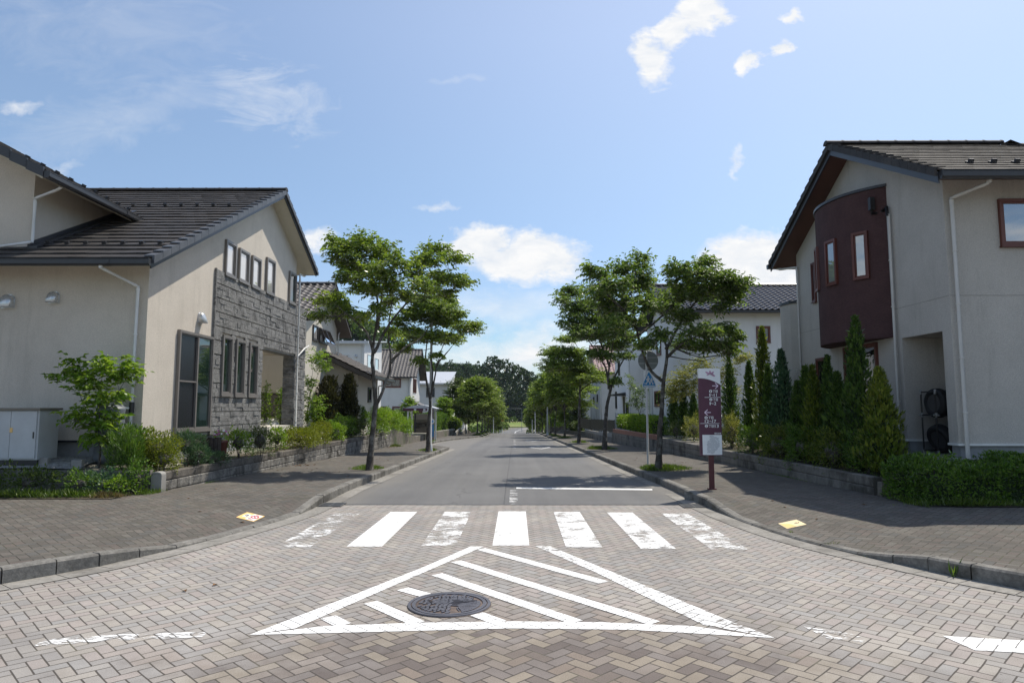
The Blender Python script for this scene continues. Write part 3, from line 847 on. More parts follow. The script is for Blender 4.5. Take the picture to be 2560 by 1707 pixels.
BARS = [((-.41, 8.36), (.88, 6.80)), ((-.66, 7.70), (1.12, 5.56)), ((-.81, 7.12), (.50, 5.58)), ((-1.07, 6.56), (-.80, 6.33)), ((-.32, 5.79), (-.12, 5.57)), ((-1.28, 6.12), (-.78, 5.55)), ((-1.54, 5.70), (-1.36, 5.50))]
for k, (a, b) in enumerate(BARS):
    a, b = Vector(a), Vector(b)
    n = Vector((-(b - a).y, (b - a).x)).normalized() * .068
    flat([a + n, b + n, b - n, a - n], .0052)
isl.build('hatched_island_marking', 'paint_fresh', PAVING, fix=False)
stripe([(1.95, 5.22), (1.74, 5.62), (.44, 8.52), (.26, 8.52), (.85, 7.2), (1.50, 5.52)], 'paint_stepped', PAVING, 'hatched_island_edge', .0046)
stripe([(-3.5, 5.02), (-3.0, 5.14), (-2.36, 5.22), (-2.36, 5.34), (-3.0, 5.28), (-3.5, 5.16)], 'paint_worn', PAVING, 'faded_line')
stripe([(2.28, 5.48), (2.62, 5.30), (2.60, 5.10), (2.34, 5.22)], 'paint_worn', PAVING, 'faded_line')
stripe([(3.24, 5.27), (3.78, 5.17), (4.6, 5.05), (4.6, 4.84), (3.59, 4.92), (3.28, 4.97)], 'paint_fresh', PAVING, 'cross_street_line')
stripe([(.03, 14.80), (2.92, 14.46), (2.86, 14.14), (.03, 14.48)], 'paint_asphalt', ROAD, 'stop_line')
for y0, y1 in ((12.12, 14.2), (38.2, 40.6), (44, 45.6), (49, 50.6), (53.5, 56)):
    stripe([(-.10, y0), (.05, y0), (.05, y1), (-.10, y1)], 'paint_asphalt_faded', ROAD, 'centre_line_dash')
for cy_, r in ((39.3, 2.35), (54.9, 2.3)):
    s = MB()
    o = [(.82, cy_), (1.46, cy_ + r), (2.10, cy_), (1.46, cy_ - r)]
    i_ = [(.95, cy_), (1.46, cy_ + r * .80), (1.97, cy_), (1.46, cy_ - r * .80)]
    for k in range(4):
        q = [o[k], o[(k + 1) % 4], i_[(k + 1) % 4], i_[k]]
        s.add([(x, y, zp(y) + .004) for x, y in q], [(0, 1, 2, 3)])
    s.build('diamond_marking', 'paint_asphalt', ROAD, fix=False)
s = MB()
s.sheet([[(rshift(y) - .09, y, zp(y) + .006), (rshift(y) + .09, y, zp(y) + .006)] for y in (175, 185, 195, 205, 215, 225, 235, 245, 255)])
s.build('centre_line', 'paint_asphalt', ROAD, fix=False)
s = MB()
s.sheet([[(x, 12.035, .0045), (x, 12.075, .0045)] for x in (-3.1, -1, 1, 2.95)])
s.build('surface_joint', 'pipe_black', ROAD, fix=False)

# front planting strips (soil) and gravel
s = MB(); s.sheet([[(x, y, .162 + (.02 if 11.9 < y < 12.5 else 0)) for x in (-30, -12, -9, -6.9)] for y in (11.62, 12.0, 12.68)])
tag(s.build('planting_strip', 'soil', fix=False), kind='structure')
s = MB(); s.sheet([[(x, y, .165) for x in (6.95, 9, 14, 30)] for y in (10.75, 12.06)])
tag(s.build('planting_strip', 'soil', fix=False), kind='structure')
s = MB(); s.sheet([[(x, y, gz(-7.3, y) + .012) for x in (-8.4, -6.76)] for y in (12.64, 16, 20, 24, 28, 32, 35.4)])
tag(s.build('garden_soil', 'soil', fix=False), kind='structure')
s = MB(); s.sheet([[(x, y, gz(x, y) + .02) for x in (6.56, 6.9, 7.4, 7.9, 8.2)] for y in (12.07, 13, 14, 18, 22, 24)])
tag(s.build('garden_soil', 'soil', fix=False), kind='structure')
rng = random.Random(5)
def gravel(name, x0, x1, y0, y1, zf, n):
    s = MB()
    s.sheet([[(lerp(x0, x1, i / 6), lerp(y0, y1, j / 4), zf(lerp(x0, x1, i / 6), lerp(y0, y1, j / 4)) + .035) for i in range(7)] for j in range(5)])
    for _ in range(n):
        x, y = rng.uniform(x0, x1), rng.uniform(y0, y1); z = zf(x, y) + .035; q = rng.uniform(.010, .022)
        s.add([(x - q, y, z), (x, y - q, z), (x + q, y, z), (x, y + q, z), (x + rng.uniform(-.4, .4) * q, y, z + q * .8)], [(0, 1, 4), (1, 2, 4), (2, 3, 4), (3, 0, 4)])
    return tag(s.build(name, 'gravel_grey', fix=False), kind='stuff', label='pale grey gravel spread beside the house wall')
gravel('gravel', 7.35, 9.3, 12.08, 14.0, lambda x, y: gz(min(x, 7.9), y) + .02, 2600)
gravel('gravel', -12.5, -8.2, 12.72, 13.9, lambda x, y: gz(x, y) + .01, 2600)

# hills and the field beyond the dip
def hill(name, xs, ys, f, m='hill_soil'):
    s = MB(); s.sheet([[(x, y, f(x, y)) for x in xs] for y in ys], sm=True)
    return tag(s.build(name, m, fix=False), kind='structure')
def hz1(x, y):
    t = min(1, max(0, (y - 315) / 70)); t = t * t * (3 - 2 * t)
    top = pw([(-400, 34), (-60, 22), (-20, 19.5), (-8, 16), (10, 12), (22, 6), (60, 9), (400, 22)], x)
    return -5.7 + (top + 5.7) * t + min(0, 0)
def hz2(x, y):
    t = min(1, max(0, (y - 175) / 60)); t = t * t * (3 - 2 * t)
    top = pw([(-260, 34), (-70, 30), (-58, 28.5), (-48, 26), (-39, 19), (-29, 8), (-20, -6)], x)
    return -6 + (max(top, -6) + 6) * t
LIN = lambda a, b, n: [lerp(a, b, i / n) for i in range(n + 1)]
hill('hill', LIN(-300, 300, 60), LIN(312, 520, 20), hz1)
hill('hill', LIN(-240, -20, 40), LIN(170, 320, 20), hz2)
s = MB(); s.sheet([[(x, y, -5.37) for x in (-90, -30, 0, 30, 90)] for y in (236, 260, 290, 330)])
tag(s.build('field', 'field_grass', fix=False), kind='structure')

# ------------------------------------------------------------------ building helpers
class Face:
    """a wall plane: u runs along it, d is the distance out of it"""
    def __init__(s, o, u, n):
        s.o, s.u, s.n = Vector(o), Vector(u).normalized(), Vector(n).normalized()
    def p(s, u, z, d=0.0):
        q = s.o + s.u * u + s.n * d
        return (q.x, q.y, z)
    def box(s, mb, u0, u1, z0, z1, d0, d1, mi=0):
        c = [s.p(u, z, d) for z in (z0, z1) for d in (d0, d1) for u in (u0, u1)]
        mb.add(c, [(0, 1, 3, 2), (4, 6, 7, 5), (0, 4, 5, 1), (2, 3, 7, 6), (0, 2, 6, 4), (1, 5, 7, 3)], mi)

def window(parent, F, u0, u1, z0, z1, frame, glass, fw=.055, proud=.055, mull=(), bars=(), sill=True, name='window'):
    w = MB()
    F.box(w, u0, u0 + fw, z0, z1, -.02, proud); F.box(w, u1 - fw, u1, z0, z1, -.02, proud)
    F.box(w, u0 + fw, u1 - fw, z1 - fw, z1, -.02, proud); F.box(w, u0 + fw, u1 - fw, z0, z0 + fw, -.02, proud)
    # inner sash
    a0, a1, b0, b1 = u0 + fw, u1 - fw, z0 + fw, z1 - fw
    sw = min(.03, fw * .6)
    for q in ((a0, a0 + sw, b0, b1), (a1 - sw, a1, b0, b1), (a0 + sw, a1 - sw, b1 - sw, b1), (a0 + sw, a1 - sw, b0, b0 + sw)):
        F.box(w, *q, -.02, proud - .022)
    for m in mull:
        c = lerp(a0, a1, m)
        F.box(w, c - .03, c + .03, b0 + sw, b1 - sw, -.02, proud - .012)
    for m in bars:
        c = lerp(b0, b1, m[0]); e0, e1 = lerp(a0, a1, m[1]), lerp(a0, a1, m[2])
        F.box(w, e0, e1, c - .018, c + .018, -.02, proud - .018)
    if sill:
        F.box(w, u0 - .015, u1 + .015, z0 - .028, z0 - .001, -.02, proud + .02)
    o = w.build(name, frame, parent)
    gl = MB()
    if isinstance(glass, str):
        F.box(gl, a0 + .004, a1 - .004, b0 + .004, b1 - .004, .004, .018)
        gl.build('pane', glass, o)
    else:
        ed = [0.0] + list(mull) + [1.0]
        for k, gm in enumerate(glass):
            gl = MB()
            F.box(gl, lerp(a0, a1, ed[k]) + .004, lerp(a0, a1, ed[k + 1]) - .004, b0 + .004, b1 - .004, .004 + .012 * k, .014 + .012 * k)
            gl.build('pane', gm, o)
    return o

def hood(parent, F, u, z, w=.2, h=.2, m='vent_steel', name='vent_hood'):
    """a bell shaped steel vent cowl on a wall"""
    b = MB()
    n = 12
    out = [(-w / 2, -h / 2), (w / 2, -h / 2)] + [(w / 2 * math.cos(math.pi * k / n), h * .05 + h * .45 * math.sin(math.pi * k / n)) for k in range(n + 1)]
    dep = lambda zz: lerp(.14, .07, (zz + h / 2) / h)
    fr = [F.p(u + a, z + c, dep(c)) for a, c in out]; fi = [F.p(u + a * .86, z + c * .9, dep(c) + .018) for a, c in out]; bk = [F.p(u + a, z + c, .0) for a, c in out]
    m_ = len(out)
    b.add(fr + fi + bk, [(k, (k + 1) % m_, m_ + (k + 1) % m_, m_ + k) for k in range(m_)] + [tuple(range(m_, 2 * m_))] + [(k, (k + 1) % m_, 2 * m_ + (k + 1) % m_, 2 * m_ + k) for k in range(m_)], 0, True)
    b.extrude([F.p(u + a * 1.12, z + c * 1.1, -.01) for a, c in out], tuple(F.n * .02))
    return b.build(name, m, parent)

def downpipe(parent, pts, m='pipe_white', r=.033, clamps=True):
    b = MB()
    # round the elbows
    P = [Vector(p) for p in pts]
    path = [P[0]]
    for i in range(1, len(P) - 1):
        a, c = (P[i - 1] - P[i]), (P[i + 1] - P[i])
        d = min(.06, a.length * .4, c.length * .4)
        path += [P[i] + a.normalized() * d, P[i], P[i] + c.normalized() * d]
    path.append(P[-1])
    b.tube(path, r, 12)
    if clamps:
        for i in range(len(P) - 1):
            L = (P[i + 1] - P[i]).length
            if L > 1.0 and abs((P[i + 1] - P[i]).normalized().z) > .9:
                for k in range(1, int(L / 1.0) + 1):
                    q = P[i].lerp(P[i + 1], k * 1.0 / L) if k * 1.0 < L - .05 else None
                    if q is not None:
                        b.lathe(tuple(q - Vector((0, 0, .012))), [(r + .007, 0), (r + .007, .024)], 12)
        for q in (path[1], path[-2]):
            b.lathe(tuple(q - Vector((0, 0, .03))), [(r + .005, 0), (r + .005, .06)], 12) if len(P) > 2 else None
    return b.build('downpipe', m, parent)

def gutter(parent, a, b, out, m='trim_dark', w=.11, h=.13, name='gutter'):
    """moulded eaves gutter from a to b; out points away from the house"""
    s = MB()
    o = Vector(out).normalized()
    sec = [(0, 0), (w * .78, 0), (w, h * .25), (w, h * .86), (w * 1.06, h * .9), (w * 1.06, h), (w * .9, h), (w * .9, h * .3), (w * .7, h * .12), (.012, h * .12), (.012, h), (0, h)]
    poly = [(a[0] + o.x * p, a[1] + o.y * p, a[2] + q) for p, q in sec]
    s.extrude(poly, (b[0] - a[0], b[1] - a[1], b[2] - a[2]))
    A, B = Vector(a), Vector(b); L = (B - A).length; d = (B - A).normalized()
    for k in (0, 1):                                                  # end stops and joint sleeves
        q = A + d * (L + .004 if k else -.022)
        s.extrude([(q.x + o.x * p, q.y + o.y * p, q.z + z) for p, z in ((-.004, -.006), (w * .8, -.006), (w + .012, h * .25), (w * 1.06 + .012, h + .006), (-.004, h + .006))], tuple(d * .018))
    k = 2.7
    while k < L - .3:
        q = A + d * k
        s.extrude([(q.x + o.x * p, q.y + o.y * p, q.z + z) for p, z in ((.02, -.007), (w * .8, -.007), (w + .01, h * .25), (w + .01, h * .84), (w + .001, h * .84), (w * .75, 0.001), (.02, -.001))], tuple(d * .09))
        k += 3.6
    return s.build(name, m, parent)

def tiles_flat(mb, A, U, V, tw, course, rng, mi=0, skip=None, T=.040, J=.005):
    """flat interlocking tiles: every tile a small slab lapping over the one below"""
    A, U, V = Vector(A), Vector(U), Vector(V)
    N = U.cross(V).normalized()
    if N.z < 0: N = -N
    nu, nv = max(1, round(U.length / tw)), max(1, round(V.length / course))
    u, v = U / nu, V / nv
    un, vn = u.normalized(), v.normalized()
    for r in range(nv):
        sh = .5 if r % 2 else 0.0
        for k in range(-1 if sh else 0, nu):
            k0, k1 = max(0, k + sh), min(nu, k + 1 + sh)
            if k1 - k0 < .05: continue
            p0, p1 = A + u * k0 + v * r + un * .004, A + u * k1 + v * r - un * .004
            if skip and skip((p0 + p1) / 2 + v * .5): continue
            t = T + rng.uniform(-J, J); e = rng.uniform(-J, J) * .8
            q0, q1 = p0 + v * 1.04, p1 + v * 1.04
            top = [p0 + N * t - vn * .012, p1 + N * (t + e) - vn * .012, q1 + N * (.006 + e), q0 + N * .006]
            bot = [p0 - vn * .006, p1 - vn * .006]
            roll = [p0 + N * (t - .018) - vn * .018, p1 + N * (t + e - .018) - vn * .018]
            mb.add([tuple(x) for x in top + roll + bot], [(0, 1, 2, 3), (4, 5, 1, 0), (6, 7, 5, 4), (0, 3, 6), (1, 7, 2)], mi)

def tiles_wave(mb, A, U, V, tw, course, mi=0, amp=.055, step=.03):
    """S shaped pantiles: rolls running up the slope, a step at every course"""
    A, U, V = Vector(A), Vector(U), Vector(V)
    N = U.cross(V).normalized()
    if N.z < 0: N = -N
    nu, nv = max(1, round(U.length / tw)), max(1, round(V.length / course))
    SEG = 6
    def h(k): 
        f = (k % SEG) / SEG
        return amp * (max(0.0, math.sin(2 * math.pi * f)) ** .8 - .25 * max(0.0, -math.sin(2 * math.pi * f)))
    rows = []
    for r in range(nv):
        for (t, lift) in ((0.0, step), (1.0, 0.0)):
            rows.append([tuple(A + U * (k / (nu * SEG)) + V * ((r + t) / nv) + N * (h(k) + lift + .01)) for k in range(nu * SEG + 1)])
    mb.sheet(rows, mi, False)

def ridge(mb, a, b, r=.11, mi=0, cap=.42):
    A, B = Vector(a), Vector(b); L = (B - A).length; n = max(1, round(L / cap)); d = (B - A) / n
    ax = d.normalized(); side = ax.cross(Vector((0, 0, 1))).normalized()
    for k in range(n):
        p, q = A + d * k, A + d * (k + 1) - ax * .008
        for (s0, s1, rr) in ((0, .9, r), (.9, 1.0, r * 1.08)):
            P, Q = p.lerp(q, s0), p.lerp(q, s1)
            ring = [side * (rr * math.cos(t)) + Vector((0, 0, 1)) * (rr * .8 * math.sin(t) - .03) for t in [math.pi * j / 6 for j in range(7)]]
            mb.extrude([tuple(P + c) for c in ring], tuple(Q - P), mi)

def verge_caps(mb, a, b, outx, n, w=.05, h=.12, mi=0):
    """stepping tile ends down a verge from a (eave) to b (ridge); outx is +1 or -1 along X"""
    A, B = Vector(a), Vector(b); d = (B - A) / n; up = Vector((0, 0, 1))
    for k in range(n):
        p = A + d * k; q = p + d * .97
        poly = [p + up * .075, q + up * .03, q - up * (h - .02), p - up * h * .82]
        mb.extrude([tuple(x) for x in poly], (outx * w, 0, 0), mi)
        top = [p + up * .076, q + up * .031, q + up * .012, p + up * .05]
        mb.extrude([tuple(x) for x in top], (-outx * .16, 0, 0), mi)

def snow_guards(roof, A, U, n, N, m='trim_dark'):
    A, U, N = Vector(A), Vector(U), Vector(N).normalized()
    b = MB(); b.box(-.045, .045, -.025, .025, -.01, .07)
    b.box(-.045, .045, .025, .10, -.01, .012)
    first = None
    for k in range(n):
        p = A + U * (k / max(1, n - 1)) + N * .035
        if first is None:
            first = b.build('snow_guard', m, roof)
            o = first
        else:
            o = first.copy(); COL.objects.link(o); o.parent = roof
        off = Vector(OFFS.get(roof.name, (0, 0, 0)))
        o.matrix_local = Matrix.Translation(p - off) @ N.to_track_quat('Z', 'Y').to_matrix().to_4x4()
    # first was built with the offset already taken off its vertices; undo it
    if first is not None:
        off = Vector(OFFS.get(roof.name, (0, 0, 0)))
        first.data.transform(Matrix.Translation(off))

def slab_roof_deck(mb, x0, x1, prof, t=.13, mi=0):
    """deck under the tiles: profile of (y, z) points extruded along X"""
    top = [(y, z) for y, z in prof]
    bot = [(y, z - t) for y, z in reversed(prof)]
    mb.extrude([(x0, y, z) for y, z in top + bot], (x1 - x0, 0, 0), mi)

# ================================================================== LEFT: the stone fronted house
HL = thing('stone_fronted_house', 'beige house with a dark tiled gable roof and grey stone cladding on its street side', 'house', (-12.0, 18.5, .6))
XW = -7.7
EY, EZ, RY, RZ, FY, FZ = 13.06, 4.66, 20.45, 8.46, 24.0, 6.64
def rl(y): return lerp(EZ, RZ, (y - EY) / (RY - EY)) if y <= RY else lerp(RZ, FZ, (y - RY) / (FY - RY))
DK = .17
w = MB()
g = [(13.85, 1.02), (20.2, 1.02), (20.2, 3.50), (23.2, 3.50), (23.2, rl(23.2) - DK), (RY, RZ - DK), (13.85, rl(13.85) - DK)]
w.extrude([(XW, y, z) for y, z in g], (-.2, 0, 0))
w.box(-18, XW - .2, 13.85, 14.05, 1.02, rl(13.95) - DK - .02)
w.box(-18, -9.2, 23.0, 23.2, .6, 6.6)
w.box(-9.2, XW - .2, 23.0, 23.2, 3.5, 6.6)
w.box(-9.35, -9.2, 20.0, 23.0, .6, 3.5)
w.box(-9.2, XW - .2, 20.0, 20.2, .6, 3.5)
w.box(-9.2, XW - .2, 20.2, 23.0, 3.48, 3.60)
w.box(-8.05, -7.705, 23.205, 24.35, .6, 5.22)
w.build('wall', 'stucco_beige', HL)
b = MB()
b.box(-18, -7.74, 13.89, 14.0, .3, 1.0); b.box(-7.9, -7.74, 14.0, 20.2, .3, 1.0)
b.build('foundation', 'foundation', HL)
b = MB()
b.box(-18, -7.665, 13.815, 13.85, 1.0, 1.04); b.box(-7.7, -7.665, 13.85, 16.88, 1.0, 1.04)
b.build('base_flashing', 'trim_dark', HL)

FE = Face((XW, 0, 0), (0, 1, 0), (1, 0, 0))          # street wall, u = world y
FS = Face((0, 13.85, 0), (1, 0, 0), (0, -1, 0))      # front wall, u = world x
# split stone cladding: every stone its own block, a groove under each 0.37 m panel
rng = random.Random(21)
st = MB()
OPEN = [(20.22, 23.2, 0, 3.50), (17.36, 17.98, 2.0, 3.61), (18.21, 18.86, 1.99, 3.60), (19.13, 19.80, 1.99, 3.59)]
def stone_rows(F, ua, ub, z_top, z_bot, opens, corner=False):
    z = z_top; k = 0
    while z > z_bot + .03:
        h = .122
        z0, z1 = max(z_bot, z - h), z
        iv = [(ua, ub)]
        for (a, b_, c, d) in opens:
            if min(d, z1) - max(c, z0) > .035:
                nv = []
                for (p, q) in iv:
                    if b_ <= p or a >= q: nv.append((p, q))
                    else:
                        if a - p > .02: nv.append((p, a))
                        if q - b_ > .02: nv.append((b_, q))
                iv = nv
        for (p, q) in iv:
            u = p
            while u < q - .005:
                L = rng.choice((.16, .22, .30, .38, .48)) * rng.uniform(.9, 1.1)
                e = min(q, u + L)
                if q - e < .07: e = q
                d = rng.uniform(.036, .056)
                g_ = .026 if k % 3 == 2 else .003
                F.box(st, u + .001, e - .001, z0 + g_, z1 - .0005, -.01, d)
                u = e
        z -= h; k += 1
stone_rows(FE, 16.9, 24.35, 5.25, 1.02, OPEN)
stone_rows(Face((0, 23.2, 0), (1, 0, 0), (0, -1, 0)), -8.05, -7.66, 3.47, 1.02, [])
st.box(-8.05, -7.69, 20.24, 23.16, 3.475, 3.499)
st.box(-7.76, -7.64, 16.86, 16.9, 1.02, 5.27)
st.build('stone_cladding', 'stone_cladding', HL)
b = MB(); b.box(-9.2, -7.46, 20.24, 22.3, .5, 1.12); b.build('porch_floor', 'stucco_cream', HL)

window(HL, FE, 15.13, 16.87, 1.15, 3.48, 'frame_taupe', ('glass_screen', 'glass_green'), fw=.06, proud=.075, mull=(.54,), bars=((.5, 0, .54),))
for a, b_, c, d in ((17.36, 17.98, 2.02, 3.60), (18.22, 18.85, 2.01, 3.58), (19.14, 19.79, 2.01, 3.575)):
    window(HL, FE, a, b_, c, d, 'frame_taupe', 'glass_green', fw=.075, proud=.095)
for a, b_, c, d in ((17.38, 18.03, 5.20, 6.15), (18.24, 18.94, 5.20, 6.13), (19.16, 19.83, 5.20, 6.13), (20.29, 21.01, 5.22, 6.33), (22.40, 23.10, 5.24, 6.33)):
    window(HL, FE, a, b_, c, d, 'frame_taupe', 'glass_sky' if a < 22 else 'glass_green', fw=.065, proud=.07)
hood(HL, FE, 16.18, 3.89, .22, .26); hood(HL, FS, -10.63, 3.93, .25, .27); hood(HL, FS, -9.67, 4.01, .20, .23)

rng = random.Random(4)
r = MB()
up_skip = lambda p: p.x < -10.2 and p.y > 13.7 and p.z < 8
tiles_flat(r, (-18, EY, EZ), (10.78, 0, 0), (0, RY - EY, RZ - EZ), .335, .345, rng)
tiles_flat(r, (-7.22, FY, FZ), (-10.78, 0, 0), (0, RY - FY, RZ - FZ), .335, .345, rng)
slab_roof_deck(r, -18, -7.24, [(EY + .02, EZ - .005), (RY, RZ - .005), (FY - .02, FZ - .005)], .05, 0)
RL = r.build('roof', 'roof_slate', HL, fix=False)
r = MB(); slab_roof_deck(r, -18, -7.26, [(EY + .05, EZ - .058), (RY, RZ - .058), (FY - .05, FZ - .058)], .10)
r.build('soffit', 'soffit_cream', RL)
r = MB()
for (a, b_) in (((EY, EZ), (RY, RZ)), ((FY, FZ), (RY, RZ))):
    r.extrude([(-7.258, a[0], a[1] - .03), (-7.258, b_[0], b_[1] - .03), (-7.258, b_[0], b_[1] - .20), (-7.258, a[0], a[1] - .20)], (.03, 0, 0))
r.build('verge_board', 'trim_dark', RL)
r = MB()
verge_caps(r, (-7.225, EY, EZ), (-7.225, RY, RZ), 1, 23); verge_caps(r, (-7.225, FY, FZ), (-7.225, RY, RZ), 1, 11)
r.build('verge_tiles', 'verge_grey', RL)
r = MB(); ridge(r, (-18, RY, RZ + .05), (-7.16, RY, RZ + .05), .12); r.build('ridge_cap', 'roof_slate', RL)
NS = Vector((0, -(RZ - EZ), RY - EY)).normalized()
snow_guards(RL, (-11.6, 14.05, rl(14.05)), (4.0, 0, 0), 11, NS)
snow_guards(RL, (-11.9, 18.05, rl(18.05)), (4.0, 0, 0), 10, NS)
gutter(HL, (-18, 13.06, EZ - .15), (-7.24, 13.06, EZ - .15), (0, -1, 0))
gutter(HL, (-18, 23.98, FZ - .15), (-7.2, 23.98, FZ - .15), (0, 1, 0))
downpipe(HL, [(-8.22, 13.0, 4.53), (-8.22, 13.05, 4.47), (-7.87, 13.76, 4.22), (-7.87, 13.76, .7)])
downpipe(HL, [(-7.62, 24.0, 6.5), (-7.62, 23.8, 6.42), (-7.60, 23.28, 6.38), (-7.58, 23.24, 6.2), (-7.58, 23.24, .8)])
b = MB(); b.tube([(-7.58, 23.24, 3.45), (-7.56, 23.9, 3.80), (-7.56, 24.36, 3.95)], .03, 10); b.build('downpipe', 'pipe_white', HL)
b = MB(); b.lathe((-7.87, 13.76, 1.60), [(.048, 0), (.05, .02), (.05, .2), (.048, .22)], 14); b.build('rain_diverter', 'pipe_black', HL)

# the upper storey block on the left of the roof
UX, UZ = -9.45, 6.45
b = MB(); b.box(-18, -10.27, 13.87, 19.2, 4.7, 6.75); b.extrude([(-10.27, 13.87, 6.75), (-18, 13.87, 10.9), (-18, 13.87, 6.75)], (0, 5.3, 0)); b.build('wall', 'stucco_beige', HL)
def ul(x): return UZ + (UX - x) * .53
r = MB()
tiles_flat(r, (UX, 17.4, UZ), (0, -4.4, 0), (-7.5, 0, 7.5 * .53), .335, .345, rng)
r.extrude([(UX - .02, 13.0, UZ - .005), (-18, 13.0, ul(-18) - .005), (-18, 13.0, ul(-18) - .06), (UX - .02, 13.0, UZ - .06)], (0, 4.4, 0))
RU = r.build('roof', 'roof_slate', HL, fix=False)
r = MB(); r.extrude([(UX - .05, 13.03, UZ - .062), (-18, 13.03, ul(-18) - .062), (-18, 13.03, ul(-18) - .16), (UX - .05, 13.03, UZ - .16)], (0, 4.3, 0)); r.build('soffit', 'soffit_cream', RU)
r = MB()
for k in range(24):
    x0, x1 = UX - k * .345, UX - (k + 1) * .345 - .01
    r.extrude([(x0, 12.96, ul(x0) + .07), (x1, 12.96, ul(x1) + .03), (x1, 12.96, ul(x1) - .17), (x0, 12.96, ul(x0) - .14)], (0, .045, 0))
r.build('verge_tiles', 'trim_dark', RU)
snow_guards(RU, (UX - .55, 13.2, ul(UX - .55)), (0, 3.6, 0), 9, (.53, 0, 1))
gutter(HL, (UX, 13.0, UZ - .15), (UX, 16.75, UZ - .15), (1, 0, 0))
b = MB()
b.extrude([(-10.25, 13.75, rl(13.75) + .03), (-10.25, 17.3, rl(17.3) + .03), (-10.25, 17.3, rl(17.3) + .15), (-10.25, 13.75, rl(13.75) + .15)], (.05, 0, 0))
b.extrude([(-10.2, 13.75, rl(13.75) + .03), (-10.2, 17.3, rl(17.3) + .03), (-10.2, 17.3, rl(17.3) + .07), (-10.2, 13.75, rl(13.75) + .07)], (.16, 0, 0))
b.build('roof_flashing', 'trim_dark', HL)
downpipe(HL, [(-9.5, 13.62, 6.32), (-9.62, 13.64, 6.26), (-10.17, 13.78, 6.12), (-10.17, 13.78, 5.18), (-10.75, 13.30, 4.93), (-12.2, 13.16, 4.86)], clamps=False)

# ================================================================== RIGHT: the house with the maroon bay
# wall joints of the right house are built with it
HR = thing('maroon_bay_house', 'sand coloured house with a curved maroon bay window and an open tyre alcove', 'house', (11.5, 15.6, .75))
XR = 8.1
rEY, rEZ, rRY, rRZ, rFY, rFZ = 11.66, 5.94, 15.6, 7.98, 19.54, 5.94
def rr(y): return lerp(rEZ, rRZ, (y - rEY) / (rRY - rEY)) if y <= rRY else lerp(rRZ, rFZ, (y - rRY) / (rFY - rRY))
w = MB()
w.extrude([(XR, 12.62, 3.15), (XR, 13.95, 3.15), (XR, 13.95, 1.06), (XR, 18.95, 1.06), (XR, 18.95, rr(18.95) - DK), (XR, rRY, rRZ - DK), (XR, 12.35, rr(12.35) - DK), (XR, 12.35, 1.06), (XR, 12.62, 1.06)], (.2, 0, 0))
w.box(XR + .2, 18, 12.35, 12.55, 1.06, rr(12.4) - DK - .02)
w.box(XR + .2, 18, 18.75, 18.95, 1.06, rr(18.9) - DK - .02)
w.box(XR + .2, 9.3, 13.95, 14.1, 1.06, 3.15)             # alcove side
w.box(9.05, 9.25, 12.55, 13.95, .7, 3.15)                # alcove back
w.box(XR + .2, 9.25, 12.55, 14.1, 3.15, 3.3)
w.build('wall', 'stucco_sand', HR)
# low rear annex with a curved corner
b = MB(); an = [(8.0, 20.6)] + [(8.0 + .55 * (1 - math.cos(t)), 19.3 - .0 + .55 * (1 - math.sin(t))) for t in [0, .4, .8, 1.2, math.pi / 2]] + [(12, 19.3), (12, 20.6)]
an = [(7.98, 19.95), (7.98, 19.75), (8.06, 19.42), (8.27, 19.12), (8.6, 18.97), (12, 18.97), (12, 19.95)]
b.extrude([(x, y, .4) for x, y in an], (0, 0, 4.32)); b.build('annex_wall', 'stucco_sand', HR)
b = MB(); b.extrude([(x - .03 * (x < 9), y - .03 * (y < 19.3), 4.72) for x, y in an], (0, 0, .08)); b.build('annex_coping', 'trim_dark', HR)
b = MB(); b.box(XR + .05, 18, 12.39, 12.5, .4, 1.02); b.box(XR + .05, XR + .2, 13.95, 18.9, .4, 1.02); b.box(XR + .2, 9.2, 13.99, 14.1, .4, 1.02); b.box(XR + .05, XR + .2, 12.5, 12.62, .4, 1.02)
b.build('foundation', 'foundation', HR)
b = MB(); b.box(XR - .03, 18, 12.31, 12.345, 1.02, 1.06); b.box(XR - .03, XR, 12.345, 12.62, 1.02, 1.06); b.box(XR - .03, XR, 13.95, 18.95, 1.02, 1.06); b.box(XR, 9.05, 13.915, 13.95, 1.02, 1.06)
b.build('base_flashing', 'pipe_white', HR)
b = MB(); b.box(XR - .004, XR + .002, 12.36, 18.9, 3.785, 3.797); b.box(XR + .01, 18, 12.346, 12.352, 3.785, 3.797); b.build('wall_joint', 'stucco_joint', HR)
FW = Face((XR, 0, 0), (0, 1, 0), (-1, 0, 0))
FRS = Face((0, 12.35, 0), (1, 0, 0), (0, -1, 0))
b = MB(); Face((9.05, 0, 0), (0, 1, 0), (-1, 0, 0)).box(b, 12.58, 13.42, .78, 2.62, -.01, .03); dr = b.build('door', 'door_red', HR)
window(HR, FRS, 9.11, 10.02, 4.72, 5.62, 'frame_red', 'glass_blue_reflection', fw=.06, proud=.06)
window(HR, FRS, 11.6, 12.5, 4.72, 5.62, 'frame_red', 'glass_pale_reflection', fw=.06, proud=.06)
window(HR, FW, 17.75, 17.97, 4.53, 5.60, 'frame_red', 'glass_dark', fw=.045, proud=.05)
window(HR, FW, 14.88, 16.38, 1.12, 3.16, 'frame_red', ('glass_dark', 'glass_dark'), fw=.07, proud=.06, mull=(.5,))
window(HR, FW, 17.38, 17.92, 1.95, 3.01, 'frame_red', 'glass_dark', fw=.055, proud=.05)
